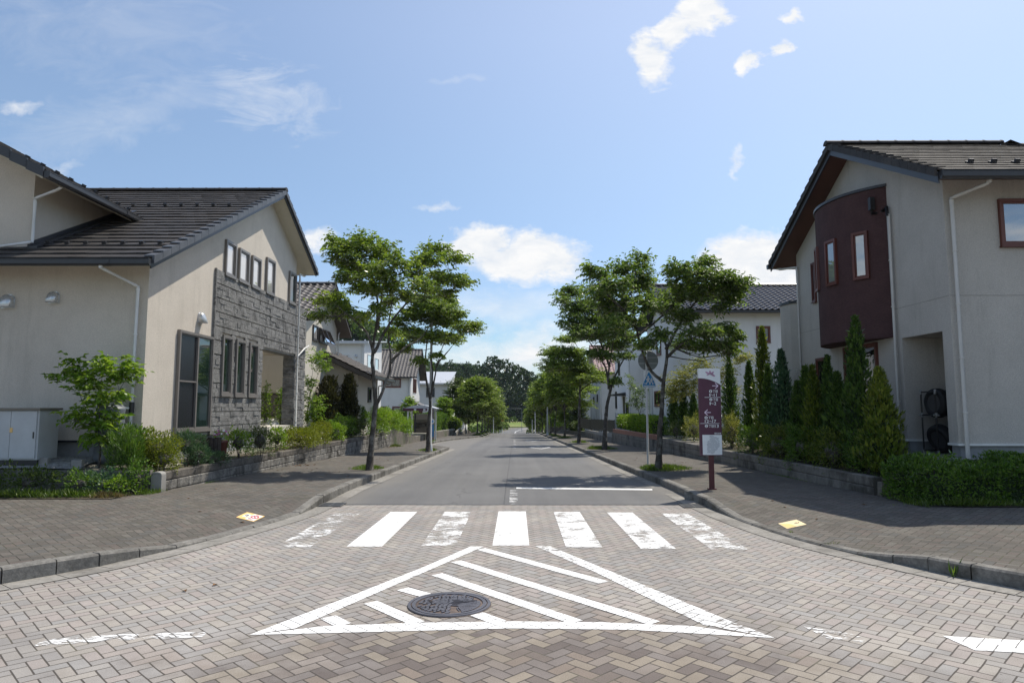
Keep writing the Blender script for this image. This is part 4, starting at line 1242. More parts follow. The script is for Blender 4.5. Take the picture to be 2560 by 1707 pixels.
# the bay: a segment of a cylinder
BCX, BCY, BR = 9.205, 15.685, 1.835
def bay(a, r=BR): return (BCX - r * math.cos(R(a)), BCY + r * math.sin(R(a)))
A0 = 52.8
b = MB()
arc = [bay(lerp(-A0, A0, k / 36)) for k in range(37)]
b.extrude([(x, y, 3.20) for x, y in arc], (0, 0, 3.30)); BAY = b.build('bay', 'siding_maroon', HR)
b = MB(); arc2 = [bay(lerp(-A0 - .4, A0 + .4, k / 36), BR + .03) for k in range(37)]
b.extrude([(x, y, 6.505) for x, y in arc2], (0, 0, .06)); b.build('bay_coping', 'trim_dark', BAY)
for a0, a1, z0, z1 in ((-40.3, -29.1, 4.53, 5.60), (-16.0, -3.8, 4.53, 5.60), (10.9, 21.5, 4.54, 5.61)):
    am = (a0 + a1) / 2; p = bay(am, BR + .002)
    F = Face((p[0], p[1], 0), (math.sin(R(am)), math.cos(R(am)), 0), (-math.cos(R(am)), math.sin(R(am)), 0))
    hw = R(a1 - a0) / 2 * BR
    window(BAY, F, -hw, hw, z0, z1, 'frame_red', 'glass_pale_reflection', fw=.055, proud=.05, sill=False)
b = MB(); p = bay(-44.0, BR + .06); b.box(p[0] - .05, p[0] + .05, p[1] - .05, p[1] + .05, 6.02, 6.30)
b.tube([(p[0], p[1], 6.08), (p[0], p[1], 5.94), (8.02, 14.36, 5.96), (8.02, 14.1, 6.0), (8.02, 14.08, 5.80)], .038, 10); b.build('rain_hopper', 'pipe_black', HR)
downpipe(HR, [(8.03, 14.08, 5.84), (8.03, 14.08, .85)], 'pipe_cream')
downpipe(HR, [(8.56, 11.7, 5.82), (8.54, 11.78, 5.74), (8.20, 12.27, 5.62), (8.20, 12.27, .74)], 'pipe_cream', r=.036)
downpipe(HR, [(7.75, 19.5, 5.78), (7.80, 19.3, 5.72), (8.04, 18.8, 5.68), (8.04, 18.8, .9)], 'pipe_cream')
b = MB(); b.tube([(8.04, 18.8, 2.3), (8.0, 19.0, 2.42), (8.0, 19.0, 2.8)], .03, 8); b.build('downpipe', 'pipe_cream', HR)
r = MB()
hx = 11.7
def hipcut(p): return p.x > hx + (rRY - p.y) * 1.0 if p.y < rRY else p.x > hx + (p.y - rRY)
tiles_flat(r, (7.56, rEY, rEZ), (9.0, 0, 0), (0, rRY - rEY, rRZ - rEZ), .335, .30, rng, skip=hipcut, T=.030, J=.0015)
tiles_flat(r, (16.5, rFY, rFZ), (-8.94, 0, 0), (0, rRY - rFY, rRZ - rFZ), .335, .30, rng, skip=hipcut, T=.030, J=.0015)
tiles_flat(r, (hx + 3.94, rEY, rEZ), (0, rFY - rEY, 0), (-3.94, 0, rRZ - rEZ), .335, .30, rng, skip=lambda p: abs(p.y - rRY) > (p.x - hx) + .1)
dk = [(7.58, rEY + .02, rEZ - .004), (hx + 3.9, rEY + .02, rEZ - .004), (hx, rRY, rRZ - .004), (7.58, rRY, rRZ - .004), (7.58, rFY - .02, rFZ - .004), (hx + 3.9, rFY - .02, rFZ - .004)]
r.add(dk, [(0, 1, 2, 3), (3, 2, 5, 4), (1, 5, 2)])
RR = r.build('roof', 'roof_brown', HR, fix=False)
r = MB(); slab_roof_deck(r, 7.60, 15.2, [(rEY + .05, rEZ - .06), (rRY, rRZ - .06), (rFY - .05, rFZ - .06)], .10); r.build('soffit', 'soffit_red', RR)
r = MB()
for (a, b_) in (((rEY, rEZ), (rRY, rRZ)), ((rFY, rFZ), (rRY, rRZ))):
    r.extrude([(7.575, a[0], a[1] - .03), (7.575, b_[0], b_[1] - .03), (7.575, b_[0], b_[1] - .24), (7.575, a[0], a[1] - .24)], (.03, 0, 0))
r.build('verge_board', 'trim_dark', RR)
r = MB(); verge_caps(r, (7.57, rEY, rEZ), (7.57, rRY, rRZ), -1, 15, h=.13); verge_caps(r, (7.57, rFY, rFZ), (7.57, rRY, rRZ), -1, 15, h=.13)
r.build('verge_tiles', 'roof_brown', RR)
r = MB(); ridge(r, (7.48, rRY, rRZ + .05), (hx, rRY, rRZ + .05), .12); ridge(r, (hx + 3.9, rEY + .04, rEZ + .03), (hx, rRY, rRZ + .03), .10); r.build('ridge_cap', 'roof_brown', RR)
snow_guards(RR, (8.7, 12.42, rr(12.42)), (4.4, 0, 0), 11, (0, -(rRZ - rEZ), rRY - rEY))
gutter(HR, (7.62, 11.68, rEZ - .16), (15.6, 11.68, rEZ - .16), (0, -1, 0))
gutter(HR, (7.52, 19.52, rFZ - .16), (15.6, 19.52, rFZ - .16), (0, 1, 0))

# ================================================================== the other houses along the street
def gable_x(name, label, loc, x0, x1, y0, y1, zb, ze, zr, over, wallm, roofm, soff, wave, face, tw=.30, course=.30, zr_y=None, snow=0):
    """a house with its ridge along X and a gable on the street; face=+1: the street lies at +X"""
    H = thing(name, label, 'house', loc)
    ym = zr_y or (y0 + y1) / 2
    oy = .6
    sl0 = (zr - ze) / (ym - y0 + oy)
    def rz(y): return zr - (ym - y) * sl0 if y <= ym else zr - (y - ym) * (zr - ze) / (y1 + oy - ym)
    xs = x1 if face > 0 else x0
    w = MB()
    w.extrude([(xs, y, z) for y, z in ((y0, zb), (y1, zb), (y1, rz(y1) - .14), (ym, zr - .14), (y0, rz(y0) - .14))], (-face * (x1 - x0), 0, 0))
    w.build('wall', wallm, H)
    xa, xb = (x0, x1 + over) if face > 0 else (x0 - over, x1)
    r = MB()
    if wave:
        tiles_wave(r, (xa, y0 - oy, ze), (xb - xa, 0, 0), (0, ym - y0 + oy, zr - ze), tw, course)
        tiles_wave(r, (xb, y1 + oy, ze), (xa - xb, 0, 0), (0, ym - y1 - oy, zr - ze), tw, course)
    else:
        tiles_flat(r, (xa, y0 - oy, ze), (xb - xa, 0, 0), (0, ym - y0 + oy, zr - ze), tw, course, random.Random(3))
        tiles_flat(r, (xb, y1 + oy, ze), (xa - xb, 0, 0), (0, ym - y1 - oy, zr - ze), tw, course, random.Random(4))
    ridge(r, (xa, ym, zr + .05), (xb, ym, zr + .05), .13)
    RF = r.build('roof', roofm, H, fix=False)
    r = MB(); slab_roof_deck(r, xa + .03, xb - .03, [(y0 - oy + .03, ze - .01), (ym, zr - .01), (y1 + oy - .03, ze - .01)], .12)
    r.build('soffit', soff, RF)
    gutter(H, (xa, y0 - oy, ze - .13), (xb, y0 - oy, ze - .13), (0, -1, 0))
    return H, RF, rz

# second house on the left: two storeys with a low wing
H2, RF2, rz2 = gable_x('twin_gable_house', 'beige house with wavy grey tiles, tilted open windows and a low wing', (-12.5, 28.5, .4),
                       -17, -8.4, 25.9, 31.3, .4, 5.12, 7.05, .6, 'stucco_cream', 'roof_grey', 'soffit_dark', True, 1, zr_y=28.9)
F2 = Face((-8.4, 0, 0), (0, 1, 0), (1, 0, 0))
window(H2, F2, 27.54, 28.22, 4.48, 5.12, 'frame_dark', 'glass_sky', proud=.06)
for ya in (28.4, 29.14):                                             # two top hung sashes propped open
    o = window(H2, F2, ya, ya + .66, 4.48, 5.10, 'frame_dark', 'glass_sky', proud=.06)
    s = MB(); G = Face((-8.32, 0, 0), (0, 1, 0), (1, 0, 0))
    for (u0, u1, z0, z1) in ((ya, ya + .04, 4.46, 5.08), (ya + .62, ya + .66, 4.46, 5.08), (ya + .04, ya + .62, 4.46, 4.50), (ya + .04, ya + .62, 5.04, 5.08)):
        for uu0, uu1, zz0, zz1 in ((u0, u1, z0, z1),):
            d0, d1 = (5.08 - zz0) * .45, (5.08 - zz1) * .45
            s.add([G.p(uu0, zz0, d0), G.p(uu1, zz0, d0), G.p(uu1, zz1, d1), G.p(uu0, zz1, d1), G.p(uu0, zz0, d0 + .03), G.p(uu1, zz0, d0 + .03), G.p(uu1, zz1, d1 + .03), G.p(uu0, zz1, d1 + .03)],
                  [(0, 1, 2, 3), (4, 7, 6, 5), (0, 4, 5, 1), (1, 5, 6, 2), (2, 6, 7, 3), (3, 7, 4, 0)])
    s.build('sash', 'frame_dark', o)
    s = MB(); s.quad(G.p(ya + .04, 4.50, .58 * .45 + .015), G.p(ya + .62, 4.50, .58 * .45 + .015), G.p(ya + .62, 5.04, .04 * .45 + .015), G.p(ya + .04, 5.04, .04 * .45 + .015)); s.build('pane', 'glass_sky', o)
downpipe(H2, [(-8.3, 31.6, 5.3), (-8.33, 31.38, 5.1), (-8.33, 31.38, 3.6)], 'pipe_white', clamps=False)
F2S = Face((0, 25.9, 0), (1, 0, 0), (0, -1, 0))
window(H2, F2S, -9.9, -8.9, 1.35, 2.25, 'frame_dark', 'glass_dark')
w = MB(); w.extrude([(-12, 29.8, .4), (-6.97, 29.8, .4), (-6.97, 29.8, 3.12), (-12, 29.8, 5.5)], (0, 4.2, 0)); w.build('wing_wall', 'stucco_cream', H2)
r = MB()
tiles_wave(r, (-6.25, 34.4, 3.08), (0, -5.2, 0), (-5.7, 0, 2.7), .30, .30); 
RW = r.build('wing_roof', 'roof_grey', H2, fix=False)
r = MB(); r.extrude([(-6.28, 29.2, 3.06), (-11.9, 29.2, 5.73), (-11.9, 29.2, 5.50), (-6.28, 29.2, 2.86)], (0, .04, 0)); r.extrude([(-6.28, 29.25, 3.05), (-11.9, 29.25, 5.72), (-11.9, 29.25, 5.6), (-6.28, 29.25, 2.93)], (0, 5.1, 0)); r.build('soffit', 'soffit_dark', RW)
gutter(H2, (-6.25, 29.22, 2.95), (-6.25, 34.4, 2.95), (1, 0, 0))
window(H2, Face((-6.97, 0, 0), (0, 1, 0), (1, 0, 0)), 31.7, 32.38, 1.96, 2.64, 'frame_dark', 'glass_dark')
downpipe(H2, [(-6.3, 34.3, 2.9), (-6.9, 33.9, 2.75), (-6.9, 33.9, .4)], 'pipe_white', clamps=False)

# third house on the left: flat fronted, pale metal
H3 = thing('white_box_house', 'white box shaped house with a shallow pale metal roof between the two tiled houses', 'house', (-14.5, 50, -.3))
w = MB(); w.box(-18, -10.85, 48.0, 54.3, -.4, 6.30); w.build('wall', 'siding_white', H3)
r = MB(); r.extrude([(-18.2, 47.7, 6.32), (-18.2, 54.6, 6.95), (-18.2, 54.6, 7.05), (-18.2, 47.7, 6.42)], (7.7, 0, 0)); r3 = r.build('roof', 'metal_roof_pale', H3)
w = MB(); w.extrude([(-10.86, 48, 6.301), (-10.86, 54.3, 6.301), (-10.86, 54.3, 6.88)], (-7.0, 0, 0)); w.build('wall_top', 'siding_white', H3)
snow_guards(r3, (-17.5, 48.4, 6.48), (6.6, 0, 0), 9, (0, -.09, 1), 'metal_white')
F3S = Face((0, 48, 0), (1, 0, 0), (0, -1, 0)); F3E = Face((-10.85, 0, 0), (0, 1, 0), (1, 0, 0))
window(H3, F3S, -12.6, -11.95, 4.7, 5.45, 'frame_white', 'glass_dark'); window(H3, F3E, 49.0, 50.4, 4.55, 5.6, 'frame_white', 'glass_sky'); window(H3, F3E, 51.6, 53.0, 4.55, 5.5, 'frame_white', 'glass_sky')
gutter(H3, (-18.2, 47.66, 6.2), (-10.5, 47.66, 6.2), (0, -1, 0), 'metal_white'); downpipe(H3, [(-11.0, 47.9, 6.2), (-11.0, 47.9, -.2)], 'pipe_white')
hood(H3, F3S, -11.45, 5.35, .16, .16)
b = MB(); b.box(-18, -10.83, 47.97, 48.0, 4.98, 5.0); b.build('siding_joint', 'pipe_white', H3)

# fourth house on the left: dark rolling tiles and brown window frames
H4, RF4, rz4 = gable_x('brown_window_house', 'white house with a dark wavy tiled roof and brown window frames behind the bus shelter', (-15, 72, -.6),
                       -19, -10.75, 69.0, 75.6, -1.0, 4.75, 7.85, .75, 'siding_white', 'roof_grey', 'soffit_dark', True, 1, tw=.34, course=.36)
F4S = Face((0, 69.0, 0), (1, 0, 0), (0, -1, 0)); F4E = Face((-10.75, 0, 0), (0, 1, 0), (1, 0, 0))
window(H4, F4S, -13.6, -11.75, 3.7, 4.6, 'frame_red', 'glass_green', fw=.1, mull=(.5,)); window(H4, F4S, -12.6, -11.6, .95, 1.75, 'frame_red', 'glass_green', fw=.1); window(H4, F4S, -14.3, -13.2, .95, 1.75, 'frame_red', 'glass_green', fw=.1)
for ya in (70.6, 71.5, 72.4): window(H4, F4E, ya, ya + .5, 3.2, 4.7, 'frame_red', 'glass_dark', fw=.08)
window(H4, F4E, 73.6, 74.4, .2, 1.3, 'frame_red', 'glass_dark', fw=.08)
hood(H4, F4S, -11.55, 2.25, .34, .34)
for dx in (-.05, .12): downpipe(H4, [(-10.98 + dx, 68.9, 4.65), (-10.98 + dx, 68.9, -.8)], 'pipe_white', r=.05)
b = MB(); b.extrude([(-10.75, 70.6, 2.35), (-9.6, 70.6, 1.75), (-9.6, 70.6, 1.62), (-10.75, 70.6, 2.2)], (0, 3.2, 0)); b.build('door_canopy', 'roof_grey', H4)
b = MB(); b.box(-10.74, -9.7, 70.62, 70.7, 1.0, 1.7); b.build('canopy_bracket', 'soffit_red', H4)

# fifth: white with a steep mono pitch metal roof
H5 = thing('metal_roof_house', 'white house with a steep pale metal roof farthest along the left side', 'house', (-13, 93, -1.5))
w = MB(); w.extrude([(-8.7, 88.5, -1.9), (-8.7, 97.2, -1.9), (-8.7, 97.2, 6.55), (-8.7, 88.5, 4.75)], (-9, 0, 0)); w.build('wall', 'siding_white', H5)
r = MB(); r.extrude([(-8.55, 88.0, 4.70), (-8.55, 97.5, 6.67), (-8.55, 97.5, 6.79), (-8.55, 88.0, 4.82)], (-9.3, 0, 0)); r5 = r.build('roof', 'metal_roof_pale', H5)
snow_guards(r5, (-14, 88.9, 5.02), (5, 0, 0), 7, (0, -.2, 1), 'metal_white')
F5S = Face((0, 88.5, 0), (1, 0, 0), (0, -1, 0)); F5E = Face((-8.7, 0, 0), (0, 1, 0), (1, 0, 0))
window(H5, F5S, -11.7, -10.6, 3.0, 4.2, 'frame_dark', 'glass_dark'); window(H5, F5E, 90.2, 91.0, 2.6, 4.4, 'frame_dark', 'glass_dark'); window(H5, F5E, 93.2, 94.0, 2.6, 4.6, 'frame_dark', 'glass_dark')
downpipe(H5, [(-8.85, 88.35, 4.6), (-8.85, 88.35, -1.5)], 'pipe_white', r=.05); gutter(H5, (-17, 87.97, 4.58), (-8.6, 87.97, 4.58), (0, -1, 0), 'pipe_white')
# sixth: half hidden by trees
H6, RF6, rz6 = gable_x('brown_roof_house', 'house with a brown tiled roof half hidden by dark garden trees', (-14, 118, -3), -17, -8.6, 114, 122, -4, 2.2, 5.4, .7, 'siding_white', 'roof_brown', 'soffit_red', True, 1, tw=.4, course=.4)
window(H6, Face((0, 114, 0), (1, 0, 0), (0, -1, 0)), -11.5, -9.8, .6, 1.8, 'frame_dark', 'glass_dark')

# RIGHT: second house, large white with black pantiles
K2 = thing('black_roof_house', 'large white house with a black pantile roof and a rounded corner behind the cypresses', 'house', (14, 36.5, .3))
w = MB()
rc = [(8.0, 40.2), (8.0, 34.2)] + [(8.0 + 1.2 * (1 - math.cos(t)), 34.2 - 1.2 * math.sin(t)) for t in [math.pi / 2 * k / 8 for k in range(1, 9)]] + [(19, 33.0), (19, 40.2)]
w.extrude([(x, y, .2) for x, y in rc], (0, 0, 6.25)); w.extrude([(8.15, 33.3, 6.45), (8.15, 39.9, 6.45), (8.15, 36.6, 8.1)], (10, 0, 0)); w.build('wall', 'siding_white', K2)
r = MB(); tiles_wave(r, (7.4, 32.4, 6.42), (12, 0, 0), (0, 4.2, 1.95), .30, .30); tiles_wave(r, (19.4, 40.8, 6.42), (-12, 0, 0), (0, -4.2, 1.95), .30, .30); ridge(r, (7.4, 36.6, 8.42), (19.4, 36.6, 8.42), .14)
rk = r.build('roof', 'roof_black', K2, fix=False)
r = MB(); slab_roof_deck(r, 7.43, 19.3, [(32.43, 6.41), (36.6, 8.36), (40.77, 6.41)], .13); r.build('soffit', 'trim_dark', rk)
gutter(K2, (7.4, 32.4, 6.27), (19.4, 32.4, 6.27), (0, -1, 0))
K2S = Face((0, 33, 0), (1, 0, 0), (0, -1, 0)); K2W = Face((8.0, 0, 0), (0, 1, 0), (-1, 0, 0))
window(K2, K2S, 11.97, 12.66, 4.88, 5.70, 'frame_red', 'glass_dark', fw=.09)
window(K2, K2W, 36.4, 37.45, 4.55, 5.95, 'frame_red', 'glass_pale_reflection', fw=.09); window(K2, K2W, 36.3, 38.3, 1.75, 2.6, 'frame_red', 'glass_dark', fw=.09, mull=(.5,))
downpipe(K2, [(9.15, 32.92, 6.2), (9.15, 32.92, .4)], 'pipe_white', r=.04); downpipe(K2, [(7.94, 38.9, 6.2), (7.94, 38.9, .2)], 'pipe_white', r=.04)

# third on the right: white tower with a stepped front
K3 = thing('white_tower_house', 'tall white house with a flat parapet and small canopy behind the round sign', 'house', (11, 49, -.2))
w = MB(); w.box(8.0, 14, 46.4, 53.4, -.6, 6.0); w.box(8.9, 15, 43.4, 46.4, -.3, 5.35); w.build('wall', 'siding_white', K3)
b = MB(); b.box(7.9, 14.1, 46.3, 53.5, 6.0, 6.12); b.box(8.85, 15.05, 43.35, 46.35, 5.35, 5.45); b.build('coping', 'metal_white', K3)
K3W = Face((8.0, 0, 0), (0, 1, 0), (-1, 0, 0))
window(K3, K3W, 50.8, 51.6, 4.1, 5.2, 'frame_dark', 'glass_dark'); window(K3, K3W, 52.5, 53.2, 1.6, 2.9, 'frame_dark', 'glass_dark'); window(K3, K3W, 47.1, 48.2, .6, 2.0, 'frame_dark', 'glass_dark')
b = MB(); b.extrude([(8.0, 48.4, 2.75), (7.1, 48.4, 2.62), (7.1, 48.4, 2.50), (8.0, 48.4, 2.50)], (0, 1.9, 0)); b.build('door_canopy', 'trim_dark', K3)
b = MB(); K3W.box(b, 48.7, 49.6, .2, 2.45, -.01, .03); b.build('door', 'frame_dark', K3)
hood(K3, K3W, 50.6, 3.6, .2, .2, 'frame_dark'); hood(K3, K3W, 51.2, 5.6, .2, .2, 'frame_dark')
downpipe(K3, [(7.95, 46.6, 5.9), (7.95, 46.6, -.2)], 'pipe_white', r=.05)

# fourth on the right: rose tiles
K4, RK4, rzk = gable_x('rose_roof_house', 'pale house with a rose tiled roof beyond the white tower house', (12, 66, -.6), 8.0, 16, 62.0, 70.5, -1, 4.85, 7.7, .6, 'siding_grey', 'roof_rose', 'soffit_cream', True, -1, tw=.34, course=.34)
K4S = Face((0, 62, 0), (1, 0, 0), (0, -1, 0)); K4W = Face((8.0, 0, 0), (0, 1, 0), (-1, 0, 0))
window(K4, K4W, 64.5, 65.0, 2.2, 2.9, 'frame_dark', 'glass_dark'); window(K4, K4W, 67.5, 68.2, 2.0, 2.7, 'frame_dark', 'glass_dark')
for ya in (62.15, 65.9, 70.3): downpipe(K4, [(7.94, ya, 4.6), (7.94, ya, -.8)], 'pipe_white', r=.05)
K5 = thing('grey_panel_house', 'grey panelled house with a flat roof farthest along the right side', 'house', (11.5, 90, -1.5))
w = MB(); w.box(8.0, 16, 84.5, 99, -2, 4.9); w.build('wall', 'siding_grey', K5)
b = MB(); b.box(7.8, 16.2, 84.3, 99.2, 4.9, 5.1); b.build('roof', 'metal_roof_pale', K5)
K5W = Face((8.0, 0, 0), (0, 1, 0), (-1, 0, 0))
window(K5, K5W, 86.5, 88.0, 2.2, 3.6, 'frame_dark', 'glass_dark'); window(K5, K5W, 92, 93.5, 2.2, 3.6, 'frame_dark', 'glass_dark'); hood(K5, K5W, 90, 1.6, .3, .3)
K6 = thing('dark_box_house', 'dark blue grey house seen between the far right street trees', 'house', (9.5, 128, -4))
w = MB(); w.box(6.6, 14, 124, 133, -5.2, 1.6); w.build('wall', 'frame_dark', K6)
b = MB(); b.box(6.4, 14.2, 123.8, 133.2, 1.6, 1.9); b.build('roof', 'metal_roof_pale', K6)
window(K6, Face((0, 124, 0), (1, 0, 0), (0, -1, 0)), 7.2, 9.0, -1.5, .8, 'frame_white', 'glass_sky', fw=.15, mull=(.5,))

L1_PADS=[(-4.58,17.4,5.77,0.47,0.54,0.3),(-4.95,18.1,6.25,0.22,0.45,0.18),(-4.14,17.7,6.06,0.52,0.6,0.3),(-3.71,18.24,5.96,0.49,0.56,0.31),(-4.44,18.29,5.56,0.58,0.67,0.25),(-3.53,17.0,5.12,0.5,0.57,0.27),(-3.05,16.88,5.35,0.33,0.45,0.31),(-4.36,18.78,5.09,0.37,0.45,0.16),(-3.7,17.45,4.77,0.38,0.45,0.15),(-3.22,17.39,4.89,0.34,0.45,0.21),(-2.32,19.14,6.27,0.4,0.46,0.21),(-1.68,17.93,5.75,0.33,0.45,0.13),(-2.51,18.77,5.85,0.44,0.5,0.21),(-1.5,17.95,5.1,0.37,0.45,0.15),(-2.08,18.32,5.29,0.47,0.54,0.2),(-2.46,17.2,4.85,0.36,0.45,0.23),(-2.81,18.31,5.47,0.27,0.45,0.27),(-5.16,18.85,4.75,0.46,0.53,0.22),(-5.31,18.05,4.2,0.26,0.45,0.14),(-4.75,18.55,4.41,0.36,0.45,0.16),(-4.34,18.39,4.2,0.22,0.45,0.11),(-3.51,17.0,4.22,0.21,0.45,0.15),(-3.42,18.59,3.86,0.16,0.45,0.11),(-1.93,18.21,4.85,0.27,0.45,0.13),(-2.94,17.54,4.65,0.26,0.45,0.17),(-4.27,16.92,5.02,0.33,0.45,0.12),(-3.62,18.84,4.73,0.21,0.45,0.14),(-4.06,17.94,4.18,0.15,0.45,0.09)]
L1_LIMBS=[[(-3.86,18.0,0.12),(-3.81,18.0,0.94),(-3.74,18.0,1.76),(-3.8,18.0,2.46),(-3.85,18.0,3.12),(-3.74,17.9,3.82),(-3.68,17.8,4.52),(-3.83,17.6,5.15),(-3.99,17.5,5.7)],[(-3.72,18.0,1.76),(-3.5,18.2,2.43),(-3.4,18.3,2.92),(-3.52,18.5,3.85),(-3.44,18.6,4.78),(-3.31,18.6,5.58)],[(-3.81,18.0,3.17),(-3.57,18.2,3.77),(-3.31,18.2,4.17),(-2.77,18.4,4.84),(-2.24,18.5,5.32),(-1.64,18.5,5.6)],[(-3.83,18.0,3.21),(-3.91,17.8,3.59),(-4.06,17.6,3.83),(-4.35,17.5,4.08),(-4.68,17.4,4.37)],[(-3.4,18.3,2.92),(-3.09,18.6,3.35),(-2.73,18.9,3.61),(-2.42,19.0,4.04)],[(-3.69,17.9,3.82),(-3.57,17.6,4.31),(-3.5,17.4,4.8)]]
L2_PADS=[(-3.99,30.0,6.43,0.81,0.93,0.4),(-3.21,30.37,6.49,0.56,0.64,0.33),(-4.42,29.99,5.83,0.88,1.01,0.4),(-3.36,30.47,5.67,0.89,1.03,0.41),(-2.14,29.26,5.15,0.61,0.7,0.27),(-4.74,30.19,5.03,0.7,0.81,0.3),(-3.88,29.37,4.8,0.93,1.07,0.32),(-2.98,30.5,4.84,0.63,0.73,0.24),(-5.05,30.37,4.38,0.41,0.47,0.21),(-4.05,28.57,3.73,0.31,0.45,0.13),(-3.36,28.66,3.95,0.28,0.45,0.13),(-2.54,28.85,5.67,0.42,0.49,0.28),(-3.84,30.57,7.13,0.45,0.52,0.26),(-1.79,29.35,5.3,0.29,0.45,0.18),(-5.12,29.79,5.51,0.36,0.45,0.25),(-3.28,29.04,5.99,0.64,0.73,0.28)]
L2_LIMBS=[[(-3.8,29.5,-0.21),(-3.77,29.5,1.14),(-3.72,29.5,2.0),(-3.91,29.5,2.86),(-3.93,29.3,3.78),(-3.86,29.2,4.71),(-4.0,29.1,5.56)],[(-3.72,29.5,2.0),(-3.58,29.7,2.94),(-3.45,29.8,3.67),(-3.22,30.0,4.49),(-2.8,30.1,5.1)],[(-3.69,29.5,2.14),(-3.67,29.8,3.3),(-3.79,30.1,4.35),(-3.55,30.2,5.56)],[(-3.45,29.8,3.67),(-3.04,29.7,4.1),(-2.75,29.6,4.46)]]
R1_PADS=[(5.16,18.02,5.61,0.35,0.45,0.15),(4.38,17.74,5.41,0.35,0.45,0.13),(4.73,17.66,5.23,0.64,0.74,0.22),(5.68,18.2,5.24,0.5,0.57,0.23),(6.15,18.19,5.09,0.31,0.45,0.19),(5.65,18.93,5.0,0.76,0.88,0.27),(4.68,18.42,4.86,0.57,0.66,0.31),(6.16,18.99,4.81,0.39,0.45,0.18),(5.8,18.82,4.53,0.2,0.45,0.11),(4.35,19.13,4.58,0.5,0.57,0.27),(4.56,18.39,4.18,0.45,0.52,0.23),(4.8,17.23,3.66,0.54,0.62,0.19),(5.93,18.83,3.84,0.42,0.48,0.24),(6.27,19.07,3.62,0.22,0.45,0.18),(4.92,18.93,3.5,0.49,0.57,0.16),(5.38,18.16,3.38,0.57,0.65,0.15),(5.95,18.49,3.24,0.22,0.45,0.09),(3.79,17.34,3.58,0.27,0.45,0.16),(3.6,18.76,5.85,0.27,0.45,0.24),(3.05,18.17,5.47,0.38,0.45,0.24),(2.29,17.51,5.22,0.34,0.45,0.2),(2.58,17.0,4.8,0.49,0.56,0.24),(3.45,18.81,5.13,0.49,0.56,0.32),(3.1,19.13,4.63,0.6,0.69,0.27),(3.39,17.05,4.36,0.38,0.45,0.24),(2.44,18.69,4.91,0.49,0.56,0.27),(3.06,17.79,3.96,0.44,0.5,0.21),(3.39,17.2,3.34,0.22,0.45,0.13),(2.02,17.53,5.37,0.14,0.45,0.14),(3.61,18.62,5.34,0.29,0.45,0.29),(2.61,18.86,4.49,0.39,0.45,0.24),(2.56,16.95,3.81,0.35,0.45,0.18)]
R1_LIMBS=[[(3.82,18.0,0.06),(3.86,18.0,0.82),(3.91,18.0,1.51),(3.99,18.0,2.34),(4.1,18.0,3.09),(4.09,18.1,3.43),(3.88,18.2,3.77),(3.77,18.3,4.17)],[(3.96,18.0,2.41),(3.7,18.1,2.67),(3.47,18.1,3.19),(3.34,18.1,3.66),(3.22,18.0,4.22),(3.16,17.9,4.78),(3.27,17.8,5.33)],[(4.1,18.0,3.06),(4.3,17.8,3.26),(4.48,17.6,3.42),(4.89,17.4,3.59),(5.31,17.3,3.58)],[(4.09,18.0,3.28),(4.5,18.4,3.89),(4.96,18.6,4.5),(5.49,18.7,5.01),(5.98,18.7,5.21)],[(3.34,18.1,3.66),(3.76,18.5,3.95),(4.37,18.6,4.5),(4.68,18.6,5.14)],[(3.3,18.1,3.85),(2.89,17.6,4.26),(2.46,17.4,4.64),(2.17,17.3,5.0)]]
R2_PADS=[(2.67,31.96,7.21,0.66,0.76,0.35),(2.23,30.65,6.62,0.4,0.46,0.22),(3.1,32.2,6.44,0.92,1.06,0.38),(2.77,31.31,5.65,0.69,0.79,0.37),(3.9,32.58,5.81,0.93,1.07,0.47),(3.58,32.81,5.23,0.85,0.98,0.32),(4.28,31.71,5.12,0.74,0.85,0.37),(4.94,32.85,4.72,0.68,0.78,0.31),(3.89,31.26,4.21,0.49,0.56,0.21),(4.79,30.73,5.17,0.56,0.64,0.37),(6.05,31.93,4.6,0.46,0.52,0.22),(5.08,30.62,4.08,0.4,0.46,0.14),(4.34,31.0,4.03,0.4,0.46,0.21),(4.71,31.49,2.96,0.33,0.45,0.13),(3.67,31.95,6.57,0.58,0.67,0.41),(4.51,30.91,5.84,0.64,0.74,0.4),(3.1,30.65,5.17,0.56,0.64,0.24),(5.58,32.55,5.04,0.59,0.68,0.3)]
R2_LIMBS=[[(4.21,31.7,-0.28),(4.25,31.7,0.69),(4.33,31.7,1.66),(4.51,31.7,2.48),(4.42,31.7,3.13),(4.54,31.9,3.8),(4.71,32.1,4.65),(4.86,32.2,5.51)],[(4.45,31.7,2.56),(4.33,31.5,3.37),(4.05,31.3,3.93),(3.55,31.1,4.64),(3.06,31.0,5.37)],[(4.53,31.7,2.52),(4.76,31.8,3.14),(5.1,31.8,3.8),(5.44,31.8,4.21),(5.94,31.8,4.54)],[(4.52,31.8,3.63),(4.26,32.2,4.5),(3.96,32.4,5.36),(3.46,32.4,6.21)]]
R3_PADS=[(4.58,42.27,3.49,1.15,1.32,0.29),(3.61,43.75,3.61,0.62,0.72,0.36),(5.57,43.61,3.77,0.57,0.65,0.29),(3.93,42.42,3.33,0.77,0.89,0.28),(3.42,42.61,6.0,0.72,0.83,0.22),(2.76,42.75,5.07,1.0,1.15,0.5),(3.78,43.03,5.2,0.78,0.9,0.34),(2.99,42.92,4.3,1.34,1.54,0.45),(4.09,42.84,4.63,0.56,0.64,0.36),(4.44,42.98,4.08,0.89,1.03,0.33)]
